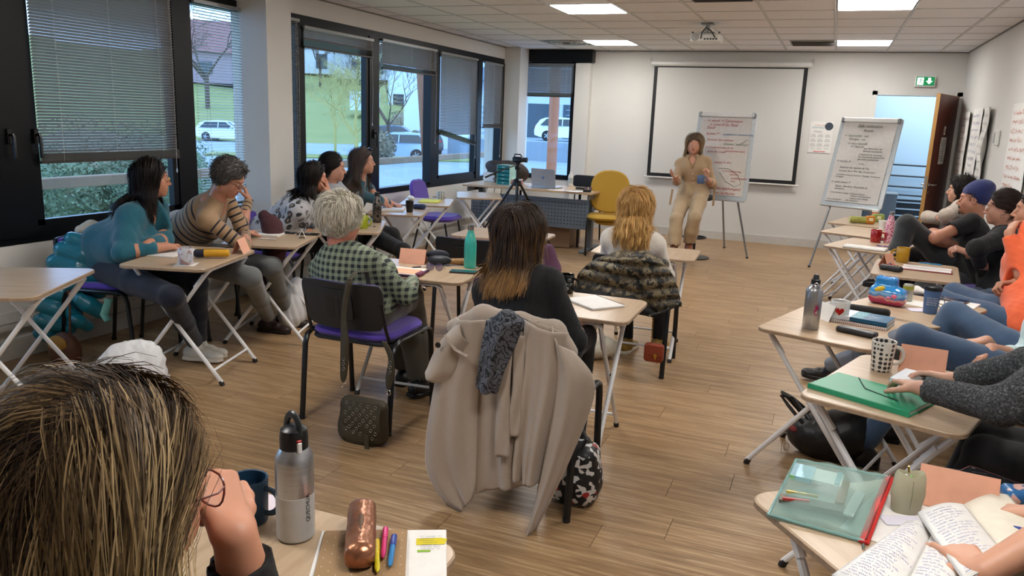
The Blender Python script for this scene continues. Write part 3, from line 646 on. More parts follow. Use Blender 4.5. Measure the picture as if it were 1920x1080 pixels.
for k,(x,y,d) in enumerate([(712,248,38),(772,250,66),(756,240,68)]):
    p=Dp(x,y,d); t=thing('garden_shrub',['leafy yellow-green shrub left of the silver hatchback','pale shrub before the garage','second pale shrub beside the garage'][k],'bush',(p.x,p.y,GZ)); part('foliage',foliage('','','',(0,0,.8+.3*k),(.8+.4*k,.8+.4*k,.8+.3*k),700,None,.10,k+40),HEDGE2,t)
# ---------------- furniture ----------------
TH=.70
s=N('table_wood'); v=s.obj(scale=(3,26,3),rnd=True); f=s.noise(v,1.3,6,.6); v2=s.obj(scale=(14,160,14),rnd=True)
TW=s.pbr(s.mix(s.math('MULTIPLY',s.noise(v2,1.,3),.55),s.ramp(f,[(.3,'#a38a6d'),(.5,'#b9a185'),(.7,'#c4ad92')]),'#ad9478'),.32,bump=f,bs=.08,bd=.001)
TE=M('#a68d74',.5,nz=(40,.25)); WM=M('#e9e9ea',.28,nz=(5,.02)); RUB=M('#1a1718',.6); STL=M('#111317',.3,nz=(5,.05)); PLA=M('#1b1e22',.42,nz=(50,.08),bump=(400,.08))
s=N('purple_fabric'); PUR=s.pbr(s.mix(s.noise(s.obj(),250,2),'#3f2a8c','#5b3fae'),.85,bump=s.noise(s.obj(),500,2),bs=.2,bd=.001,sheen=.3)
CHR=M('#c9cacc',.15,.95,nz=(3,.02)); GOLD=M('#c9a24a',.25,.9)
def make_table(lab,x,y,rz,group='folding training tables'):
    t=thing('folding_table',lab,'table',(x,y,0),math.radians(rz),group)
    b=MB().prism(rrect(.50,.70,.055,5),TH-.018,TH,bev=.003); part('tabletop',b,TW,t,ang=35)
    part('edge_band',MB().prism(rrect(.503,.703,.056,5),TH-.0165,TH-.003),TE,t)
    for sx,w,nm in ((1,.225,0),(-1,.25,1)):
        # U frame: feet at +sx, crossing to -sx under the top
        for sy in (-1,1):
            y_=sy*w
            part('leg',MB().tube([(sx*.27,y_,.02),(sx*.0,y_,.37),(-sx*.20,y_,.635),(-sx*.225,y_*.97,.668),(-sx*.23,y_*.88,.675)] if nm else [(sx*.27,y_,.02),(0,y_,.37),(-sx*.215,y_,.66),(-sx*.225,y_*.9,.672)],.0115,8),WM,t)
            part('foot_cap',MB().lathe([(.0135,0),(.0145,.012),(.013,.03)],(sx*.275,y_,0),10,ax=(-sx*.5,0,1)),RUB,t)
        part('crossbar',MB().tube([(sx*.22,-w,.085),(sx*.22,w,.085)],.008,8),WM,t)
        part('top_bar',MB().tube([(-sx*.228,-w*.9,.674),(-sx*.228,w*.9,.674)],.009,8),WM,t)
    for sy in (-1,1):
        part('hinge_sleeve',MB().tube([(-.165,sy*.225,.60),(-.115,sy*.225,.525)],.015,8),WM,t); part('hinge_sleeve',MB().tube([(.205,sy*.25,.645),(.15,sy*.25,.575)],.014,8),WM,t)
        part('bolt',MB().lathe([(.008,-.012),(.008,.012)],(0,sy*.238,.37),8,ax=(0,1,0)),CHR,t)
    return t
tabs=[('A',-3.423,3.514,16,'folding table in front of the teal cardigan woman, with floral mug and yellow pencil case'),
('B',-3.501,4.362,20,'folding table in front of the striped sweater woman'),
('E',-3.618,2.564,28,'empty folding table at the left picture edge'),
('C',-2.116,3.897,94,'folding table with turquoise bottle beside the white-haired person'),
('D',-1.111,3.549,91,'folding table right of the black sweater woman, with white notebook'),
('M',-2.249,5.482,93,'empty folding table behind the empty black-backed chair in the middle'),
('D2',-1.12,5.356,93,'folding table mostly hidden by the cream sweater woman'),
('L3',-3.423,5.186,27,'folding table with lime mug and steel patterned bottle'),
('L4',-3.639,6.314,21,'folding table with notebook and black cup'),
('L5',-3.795,7.151,22,'folding table with yellow pad and patterned mug by the purple chair'),
('L6',-3.678,8.172,26,'empty folding table beside the grey desk'),
('R1',.316,7.604,161,'folding table at the back right, under the jeans knee'),
('R0',.36,8.42,165,'farthest folding table on the right, holding sweets and rolls'),
('R2',.356,6.70,160,'folding table with red mug and pink bottle'),
('R3',.589,5.649,174,'folding table with yellow mug and open planner'),
('R4',.462,4.368,153,'folding table with painted beach pouch and blue cup'),
('R5',.116,3.794,162,'folding table with steel flask and heart mug'),
('R6',.331,2.919,161,'folding table with green folder and dotted mug'),
('R7',.33,1.859,128,'folding table at the lower right with mesh pouch and open notebooks'),
('F',-.96,1.08,90,'folding table at the bottom edge with steel water bottle')]
TB_={}; t0=None
for k,x,y,rz,lab in tabs:
    if t0 is None: t=t0=make_table(lab,x,y,rz)
    else: t=copy_tree(t0); t.location=(x,y,0); t.rotation_euler=(0,0,math.radians(rz)); t['label']=lab
    TB_[k]=t
# ---- conference chair
def make_chair(lab,x,y,rz):
    t=thing('conference_chair',lab,'chair',(x,y,0),math.radians(rz),'black training chairs')
    for sy in (-1,1):
        Y=sy*.255
        part('side_frame',MB().tube([(.235,Y,.0),(.205,Y,.40),(.19,Y,.445),(.15,Y,.462),(-.14,Y,.462),(-.185,Y,.445),(-.205,Y,.40),(-.245,Y,0)],[.0155]*8,10,flat=.75),STL,t)
        part('back_upright',MB().tube([(-.12,sy*.235,.452),(-.19,sy*.225,.47),(-.215,sy*.22,.53),(-.255,sy*.215,.67)],.010,8,flat=.7),STL,t)
        [part('foot_cap',MB().lathe([(.016,0),(.016,.02)],(x_,Y,0),8),RUB,t) for x_ in (.2355,-.2455)]
    part('cross_tube',MB().tube([(.13,-.25,.44),(.13,.25,.44)],.009,8).tube([(-.12,-.25,.44),(-.12,.25,.44)],.009,8),STL,t)
    part('seat_shell',MB().prism(rrect(.42,.46,.07,5),.435,.455,bev=.006),PLA,t)
    part('seat',MB().prism(rrect(.43,.465,.09,6),.455,.50,bev=.017),PUR,t)
    R=Matrix.Rotation(math.radians(-12),4,'Y'); T=Matrix.Translation((-.235,0,.53))@R@basis((0,0,0),(0,1,0),(0,0,1))
    def shell(z0,z1,w0,w1,th,off,r):
        b=MB(); pts=[]; n=9
        # outline in local xy (x=width,y=height), curved slightly
        g=[]
        for i in range(15):
            u=-1+2*i/14; row=[]
            for j in range(13):
                vv=j/12; w=w0+(w1-w0)*vv; 
                e=(abs(vv-.5)*2)**6; uu=u*(1-.09*e*(1)); hh=z0+(z1-z0)*(.5+(vv-.5)*(1-.05*abs(u)**6))
                row.append(Vector((uu*w/2,hh,off+.03*u*u*1.0)))
            g.append(row)
        return b.sheet(g,th,T=T)
    part('back_shell',shell(-.01,.235,.43,.465,.014,-.012,0),PLA,t,ang=60)
    part('back_pad',shell(.015,.227,.37,.425,.022,.006,0),PUR,t,ang=60)
    part('inset_panel',shell(.03,.205,.33,.37,.004,-.022,0),PLA,t,ang=60)
    for k in range(3): part('rib',MB().rbox((-.035+.035*k,.11,-.026),(.007,.11,.006),.002,T=T),PLA,t)
    part('inner_step',MB().rbox((0,.115,-.0255),(.15,.13,.003),.001,T=T,cr=.02),PLA,t)
    return t
chs=[('W',-2.145,3.42,91,'black chair of the white-haired person, with olive bag hanging'),
('B',-1.08,2.99,92,'chair under the beige wool coat'),
('Cr',-1.10,4.97,92,'chair under the patterned quilted jacket'),
('M',-2.24,5.03,92,'empty black-backed chair with purple seat in the middle'),
('A',-4.06,3.57,15,'black and purple chair under the teal cardigan woman'),
('S',-4.10,4.20,18,'chair under the striped sweater woman'),
('L',-3.97,4.98,20,'chair under the leopard cardigan woman'),
('G',-3.98,5.78,20,'chair under the woman in grey sweatshirt'),
('T',-4.16,6.22,18,'chair under the woman with long brown hair'),
('R1',1.05,7.45,165,'chair of the curly-haired woman'),('R2',1.05,6.62,165,'chair of the man in blue beanie'),
('R3',1.10,5.55,170,'chair of the woman in black top'),('R4',1.12,4.55,165,'chair of the orange jacket woman'),
('R5',.93,3.72,160,'chair of the woman in light blouse'),('R6',1.02,2.85,165,'chair of the grey cardigan woman'),
('R7',.95,1.45,140,'chair at the lower right corner'),('F',-.80,.42,95,'chair of the woman in the foreground')]
CH={}; c0=None
for k,x,y,rz,lab in chs:
    if c0 is None: c=c0=make_chair(lab,x,y,rz)
    else: c=copy_tree(c0); c.location=(x,y,0); c.rotation_euler=(0,0,math.radians(rz)); c['label']=lab
    CH[k]=c
# purple padded chair by the wall
t=thing('purple_chair','empty purple upholstered chair by the left wall next to the yellow pad','chair',(-3.98,7.80,0),math.radians(5))
part('seat',MB().prism(rrect(.43,.47,.14,7),.43,.49,bev=.026),PUR,t); R=Matrix.Rotation(math.radians(-14),4,'Y')
part('backrest',MB().prism(rrect(.42,.34,.13,7),-.022,.022,bev=.018,T=Matrix.Translation((-.25,0,.70))@R@basis((0,0,0),(0,1,0),(0,0,1))),PUR,t)
for sy in (-1,1):
    part('leg',MB().tube([(.22,sy*.20,0),(.14,sy*.20,.42)],.011,8),STL,t); part('leg',MB().tube([(-.26,sy*.20,0),(-.16,sy*.20,.42)],.011,8),STL,t)
part('back_bracket',MB().tube([(-.1,0,.42),(-.22,0,.43),(-.26,0,.6)],.012,8,flat=2.5),STL,t)
# yellow chair with cantilever frame
s=N('yellow_fabric'); YEL=s.pbr(s.mix(s.noise(s.obj(),200,3),'#a9832a','#c39a3a'),.85,bump=s.noise(s.obj(),400,2),bs=.3,bd=.001)
t=thing('yellow_chair','mustard yellow round-backed chair at the end of the desk','chair',(-2.40,9.12,0),math.radians(-90+14))
def disc(w,h,n=24): return [(w/2*math.copysign(abs(math.cos(a))**.8,math.cos(a)),h/2*math.copysign(abs(math.sin(a))**(.75 if math.sin(a)>0 else .6),math.sin(a))) for a in [2*PI*k/n for k in range(n)]]
part('seat',MB().prism(rrect(.45,.50,.16,7),.43,.485,bev=.024),YEL,t)
part('backrest',MB().prism(disc(.48,.52),-.02,.02,bev=.016,T=Matrix.Translation((-.24,0,.74))@Matrix.Rotation(math.radians(-9),4,'Y')@basis((0,0,0),(0,1,0),(0,0,1))),YEL,t)
part('under_cushion',MB().ell((-.02,0,.40),(.16,.17,.045),16,8),YEL,t)
for sy in (-1,1): part('side_frame',MB().tube([(-.12,sy*.235,.42),(.17,sy*.24,.43),(.235,sy*.24,.40),(.25,sy*.24,.34),(.20,sy*.24,.05),(.18,sy*.24,.015),(.13,sy*.24,.012),(-.25,sy*.24,.012)],.013,8),STL,t)
part('floor_bar',MB().tube([(-.25,-.24,.012),(-.25,.24,.012)],.013,8),STL,t)
# spare dark chair behind desk
t=thing('dark_office_chair','black chair behind the desk, only its back rail showing','chair',(-3.0,10.05,0),math.radians(-90))
part('backrest',MB().prism(rrect(.44,.16,.07,6),-.012,.012,bev=.008,T=Matrix.Translation((-.16,0,.78))@basis((0,0,0),(0,1,0),(0,0,1))),PLA,t); part('seat',MB().prism(rrect(.42,.44,.1,6),.43,.48,bev=.02),PLA,t)
for sx in (-1,1):
    for sy in (-1,1): part('leg',MB().tube([(sx*.2,sy*.2,0),(sx*.16,sy*.19,.44)],.012,8),STL,t)
for sy in (-1,1): part('upright',MB().tube([(-.15,sy*.17,.45),(-.16,sy*.17,.76)],.01,8),STL,t)
# ---- desk with perforated panel
t=thing('grey_desk','long desk with light wood top and perforated grey metal front panel','desk',(-3.42,9.36,0))
part('desktop',MB().prism(rrect(1.70,.80,.02,2),.715,.74,bev=.003),M('#b99c7a',.4,nz=(12,.08)),t)
GM=M('#68727c',.4,.3); s=N('perforated_steel')
c=s.n('TexCoord'); sp=s.n('SeparateXYZ'); s.l(c.outputs['Object'],sp.inputs[0])
a=s.math('SUBTRACT',s.math('FRACT',s.math('MULTIPLY',sp.outputs[0],1/.042)),.5); d=s.math('SUBTRACT',s.math('FRACT',s.math('MULTIPLY',sp.outputs[2],1/.042)),.5)
part('modesty_panel',MB().box((0,-.26,.46),(1.56,.004,.36)),GM,t,False)
q=MB()
for i in range(36):
    for j in range(7):
        x,z=-.74+i*.042,.335+j*.042; q.box((x,-.2635,z),(.013,.004,.013))
part('perforation',q,M('#23292f',.6),t,False,kind='stuff')
for sx in (-1,1):
    part('leg',MB().rbox((sx*.74,-.02,.36),(.06,.10,.70),.004),GM,t,False); part('foot',MB().rbox((sx*.74,-.0,.015),(.07,.72,.03),.008),GM,t); part('side_apron',MB().box((sx*.79,0,.68),(.02,.7,.06)),GM,t,False)
part('drawer_block',MB().box((.30,.15,.16),(.40,.45,.30)),M('#8b6d52',.5),t,False)
for x in (-.25,.55): part('chair_leg_bar',MB().tube([(x,.1,0),(x,.1,.70)],.018,8),STL,t)  # two dark steel uprights between floor and desktop
# ---- things on / behind the desk
q=MB()
def flat(b,pts,z0,z1,mi=0): return b.prism(pts,z0,z1,mi)
WHP=M('#e9e9ea',.8); 
p=Zp(913,342,.74)
for k in range(14): solo('paper_stack',MB().prism(rrect(.15,.21,.002,1),0,.0085),WHP,['bottom','second','third','fourth','fifth','sixth','seventh','eighth','ninth','tenth','eleventh','twelfth','thirteenth','topmost'][k]+' white booklet from below in the stack beside the teal drawer box','booklet',(p.x+.006*math.sin(k*3),p.y+.15+.005*math.cos(k*5),.7405+k*.009),.12*math.sin(k),group='booklets stacked on the desk',smooth=False)
p=Zp(938,347,.74); t=thing('drawer_box','clear tower of five small teal drawers on the desk','drawers',(p.x+.03,p.y+.12,.7405),-.15)
part('casing',MB().box((0,.0,.125),(.19,.15,.006)).box((-.093,0,.125),(.004,.16,.25)).box((.093,0,.125),(.004,.16,.25)).box((0,0,.249),(.19,.16,.004)).box((0,0,.002),(.19,.16,.004)),M('#a9d5d0',.2),t,False)
for k in range(5):
    d_=part('drawer',MB().rbox((0,-.005,.027+.049*k),(.178,.15,.042),.004),M('#0f6f70',.3),t)
    part('handle',MB().tube([(-.02,-.083,.032+.049*k),(0,-.09,.022+.049*k),(.02,-.083,.032+.049*k)],.003,6),M('#d9efec',.3),d_)
p=Zp(985,349,.74)
t=thing('dark_bag','dark brown soft bag leaning behind the tripod on the desk','bag',(-3.92,9.62,.7405))
BROWN=M('#3a312e',.7,nz=(9,.1)); part('body',MB().ell((0,0,.13),(.30,.10,.16),20,12),BROWN,t); part('flap',MB().ell((-.05,-.06,.16),(.26,.08,.11),20,12,R=Matrix.Rotation(.25,3,'Y')),BROWN,t)
part('strap',MB().tube([(-.22,-.10,.1),(-.05,-.15,.05),(.2,-.1,.12)],.008,6),BLACKM,t)
p=Zp(1019,353,.74); t=thing('laptop','open silver laptop on the desk seen from behind','laptop',(p.x,p.y+.12,.7405),math.radians(-8))
part('base',MB().prism(rrect(.33,.23,.01,2),0,.016,bev=.003),M('#b9bcc0',.3,.8),t); part('lid',MB().prism(rrect(.33,.225,.01,2),-.004,.004,bev=.001,T=basis((0,-.105+.0,.125),(1,0,0),(0,-.16,1))),M('#b4b7bb',.3,.6),t)
part('emblem',MB().lathe([(.018,0),(.018,.001)],(0,-.112,.13),20,ax=(0,-1,0)),M('#9a9da1',.2,.9),t)
p=Zp(1000,350,.74); t=thing('small_dropper_bottle','small white bottle with nozzle and black label left of the laptop','bottle',(p.x,p.y+.02,.7405))
part('body',MB().lathe([(.001,0),(.02,0),(.021,.01),(.021,.085),(.012,.10),(.008,.12),(.004,.16),(.001,.162)],seg=16),M('#dfe1e2',.3),t); part('label_band',MB().lathe([(.0215,.02),(.0215,.075)],seg=16,cap=False),M('#1d1f22',.5),t)
p=Zp(1067,350,.74); t=thing('spray_bottle','tall white plastic bottle right of the laptop','bottle',(p.x,p.y+.05,.7405))
part('body',MB().lathe([(.001,0),(.032,0),(.034,.01),(.034,.13),(.022,.155),(.014,.165),(.014,.19),(.001,.192)],seg=18),M('#e4e3df',.35),t); part('label_band',MB().lathe([(.0345,.04),(.0345,.11)],seg=18,cap=False),M('#b9c7cc',.5),t)
p=Zp(966,348,.74); t=thing('plastic_box','clear plastic box with red and orange contents on the desk','box',(p.x,p.y+.05,.7405))
part('tub',MB().prism(rrect(.13,.10,.012,3),0,.07,bev=.003),M('#d9908a',.3),t); part('lid',MB().prism(rrect(.137,.107,.014,3),.07,.078,bev=.002),M('#e3e3e3',.2),t); part('red_band',MB().prism(rrect(.1315,.1015,.012,3),.02,.035),M('#b33530',.4),t)
for k,(px,py,c_,lab,sx,sy) in enumerate([(1085,357,'#22252b','small black device lying on the papers at the desk end',.11,.05),(1098,362,'#17181b','flat black case on the papers near the yellow chair',.10,.03),(955,352,'#d8d8d6','white power adapter on the desk',.06,.04)]):
    p=Zp(px,py,.74); t=thing('desk_item',lab,'device',(p.x,p.y+.06,.7465),.2*k); part('body',MB().rbox((0,0,.015),(sx,sy,.028),.006),M(c_,.4),t)
    part('button',MB().lathe([(.006,0),(.006,.003)],(sx*.2,0,.029),8),M('#8a8d92',.4),t)
for k,(px,py,r) in enumerate([(1040,357,.1),(1072,360,-.25),(1092,360,.4)]):
    p=Zp(px,py,.74); solo('loose_paper',MB().prism(rrect(.20,.14,.001,1),0,.001),WHP,['loose white sheet before the laptop','white sheet under the spray bottle','white sheet at the right end of the desk'][k],'paper',(p.x,p.y+.06,.7405+.0015*k),r,smooth=False)
t=thing('headset','pair of round dark lenses lying on the desk papers','glasses',(-2.72,9.2,.748)); part('frame',MB().tube([(.02*math.cos(a),0,.022+.02*math.sin(a)) for a in np.linspace(0,2*PI,13)[:-1]],.003,5,closed=True).tube([(.055+.02*math.cos(a),0,.022+.02*math.sin(a)) for a in np.linspace(0,2*PI,13)[:-1]],.003,5,closed=True).tube([(.02,0,.022),(.035,0,.024)],.002,5),M('#3a2a30',.3),t)
part('lens',MB().lathe([(.018,-.001),(.018,.001)],(0,0,.022),14,ax=(0,1,0)).lathe([(.018,-.001),(.018,.001)],(.055,0,.022),14,ax=(0,1,0)),M('#6b5560',.1),t)
t=thing('cable_tangle','tangle of black cables on the floor under the desk','cable',(-3.9,9.1,0)); random.seed(4)
for k in range(4):
    P=[(.1*k-.1,.05,.70)]+[(.1*k-.1+random.uniform(-.05,.05),random.uniform(-.1,.05),z) for z in (.5,.3,.12)]+[(random.uniform(-.3,.3),random.uniform(-.2,.1),.008) for _ in range(4)]; part('cord',MB().tube(P,.004,5),BLACKM,t)
t=thing('red_black_bag','crumpled black and red bag on the floor behind the yellow chair','bag',(-2.2,10.2,0)); part('body',MB().ell((0,0,.09),(.16,.12,.11),14,9),BLACKM,t); part('red_lining',MB().ell((-.02,-.06,.03),(.15,.1,.035),12,6),M('#a8231f',.7),t)
# ---- tripod with camcorder
bx=Yp(987,300,9.0); t=thing('tripod_camera','black camcorder on a tall black tripod standing before the desk','camera',(bx.x,8.72,0))
z0=Yp(987,344,8.72).z; zc=Yp(985,300,8.72).z
part('column',MB().tube([(0,0,z0-.38),(0,0,zc-.06)],.016,10),STL,t); part('crown',MB().lathe([(.03,-.04),(.05,-.02),(.05,.03),(.025,.05)],(0,0,z0),12),STL,t)
for a,R_ in ((math.radians(-65),.56),(math.radians(62),.60),(math.radians(178),.56)):
    top=Vector((.04*math.cos(a),.04*math.sin(a),z0)); ft=Vector((R_*math.cos(a),R_*math.sin(a),.012)); m=top.lerp(ft,.45); m2=top.lerp(ft,.72)
    l_=part('leg',MB().tube([top,m],.016,8).tube([m,m2],.012,8).tube([m2,ft],.009,8).lathe([(.018,-.02),(.018,.02)],m,8,ax=ft-top).lathe([(.014,-.02),(.014,.02)],m2,8,ax=ft-top),STL,t); part('foot',MB().ell(ft,(.018,.018,.012),8,6),RUB,t)
    part('brace',MB().tube([(0,0,z0-.33),top.lerp(ft,.38)],.006,6),STL,t)
part('pan_head',MB().lathe([(.03,0),(.034,.03),(.02,.05),(.03,.08),(.03,.09)],(0,0,zc-.12),12),STL,t); part('pan_handle',MB().tube([(0,0,zc-.06),(-.14,-.10,zc-.12),(-.33,-.2,zc-.22)],[.008,.008,.012],8),STL,t)
part('camera_body',MB().rbox((0,0,zc),(.13,.07,.065),.014),M('#101113',.35),t); part('lens_hood',MB().lathe([(.026,0),(.03,.05),(.022,.05)],(.065,0,.0+zc),14,ax=(1,0,0)),M('#0c0c0d',.3),t); part('top_handle',MB().tube([(-.05,0,zc+.03),(-.04,0,zc+.06),(.03,0,zc+.06),(.05,0,zc+.03)],.008,8),STL,t)
# ---- flipcharts
def flipchart(lab,c,ya,tilt,lines,feet,strokes):
    ya=math.radians(ya); ti=math.radians(tilt); r=Vector((math.cos(ya),math.sin(ya),0)); n=Vector((math.sin(ya),-math.cos(ya),0)); u=Vector((0,0,1))*math.cos(ti)-n*math.sin(ti)
    t=thing('flipchart',lab,'flipchart',(c[0],c[1],0)); nn=r.cross(u)
    T=Matrix(((r.x,u.x,nn.x,0),(r.y,u.y,nn.y,0),(r.z,u.z,nn.z,c[2]),(0,0,0,1)))
    part('board',MB().prism(rrect(.70,1.03,.02,3),-.02,0,T=T,bev=.003),M('#c3ccd0',.25),t)
    part('clamp_bar',MB().rbox((0,.485,.016),(.66,.055,.03),.008,T=T),M('#d6d6d3',.3),t)
    for sx in (-1,1): part('end_cap',MB().rbox((sx*.315,.485,.017),(.04,.06,.034),.008,T=T),M('#8b8f92',.3,.4),t)
    part('pen_tray',MB().rbox((0,-.525,.012),(.68,.02,.05),.005,T=T),M('#b7bdc0',.3,.3),t)
    g=[[Vector((.60*(i/10-.5),.46-.93*j/16,.004+.004*math.sin(i*.5+j*.9)+.010*(j/16)**2)) for j in range(17)] for i in range(11)]
    pp=part('paper_pad',MB().sheet(g,.003,T=T),M('#dcd8d2',.8),t)
    for txt,x,y,sz,col in lines: put_text('handwriting',txt,sz,M(col,.6),T@Matrix.Translation((x,y,.022)),pp,shear=.25)
    for P,col in strokes: q=part('pen_stroke',MB().tube([(a,b_,.021) for a,b_ in P],.0022,4,T=T),M(col,.6),pp)
    for k,(fx,fy) in enumerate(feet):
        top=T@Vector(((-.24,.0,.24)[k],-.5 if k!=1 else -.1,-.03)); f_=Vector((fx-c[0],fy-c[1],.012)); l_=part('leg',MB().tube([top,f_],.012,8),M('#8d9194',.3,.6),t); part('foot',MB().ell(f_,(.018,.018,.012),8,5),RUB,t)
    return t
RD='#b3303a'; GN='#22302a'
flipchart('flipchart with red handwriting just behind the standing presenter',(-1.222,9.80,1.222),-7.2,8,
 [('- → vécut → Dynamique',-.26,.40,.045,RD),('→ Urine (5 Ex, Mani)',-.2,.355,.04,RD),('Deuil',-.22,.315,.045,RD),('Epidem **',-.22,.245,.038,RD),('(stabilisation émotionnelle',-.02,.245,.034,'#2f6f9a'),
  ('Revision des motions',-.2,.175,.036,RD),('Comme / indi tous//',-.0,.13,.036,'#2a5a48'),('→ Comprend que je ne',-.22,.085,.036,RD),('prise de Coups',-.18,.035,.036,RD),('moi-partent dans',.03,.05,.034,RD),
  ('Laisser le dire',-.08,-.09,.036,RD),('→ Condition des',.02,-.19,.034,RD),('victimes',.12,-.225,.03,RD),('confidentialité\nmoi',.14,-.27,.034,RD),('Vidéo (anthologies)',-.06,-.40,.042,RD),('→ avec les Parties',-.10,-.455,.042,RD)],
 [(-1.50,9.70),(-1.18,10.55),(-.82,9.86)],[([(-.02,-.15),(.1,-.15),(.22,-.22),(.27,-.32),(.2,-.36),(.08,-.30),(.0,-.2)],GN),([(.2,.14),(.28,.2)],GN)])
flipchart('large flipchart reading Safe induction Room beside the doorway',(.315,9.83,1.226),-25.7,15.6,
 [('Safe induction',-.13,.40,.05,GN),('Room',-.05,.35,.045,GN),('→ Hypnothér.  oui',-.26,.29,.036,'#1f5a3a'),('Thérapie   oui',-.2,.25,.034,GN),('→ vécu objectifs',-.2,.20,.034,GN),('→ Objectif',-.16,.165,.034,GN),('que faire avec les\nbonnes occasions',.0,.15,.030,GN),
  ('( réalité et de ressentis\nles ressources aujourd’hui\nqui nous soutiennent',-.04,.08,.028,GN),('→ ou ..',-.02,-.03,.028,GN),('→ moins ↓',-.28,-.01,.036,GN),('Explorer les repérés de l’hy',-.22,-.08,.030,GN),('Souvenir de la TPH. Âge. Emotionnel !',-.22,-.12,.027,GN),
  ('La lumière toute la lumière = Passage. Permanent\nd’origine',-.24,-.165,.025,GN),('→ suite menu !!',-.29,-.255,.036,GN),('Explor. Bienêtre, Possibilité de\nsituations',-.22,-.30,.030,GN),('- mon horaire voyage, le Bois en Phase,',-.27,-.375,.026,GN),('initiales transposition\nséance et le champ',-.02,-.40,.027,GN),('de transition',-.06,-.455,.028,GN),('À me demander',-.28,-.455,.026,GN)],
 [(-.10,9.66),(.72,10.35),(.74,9.45)],[])
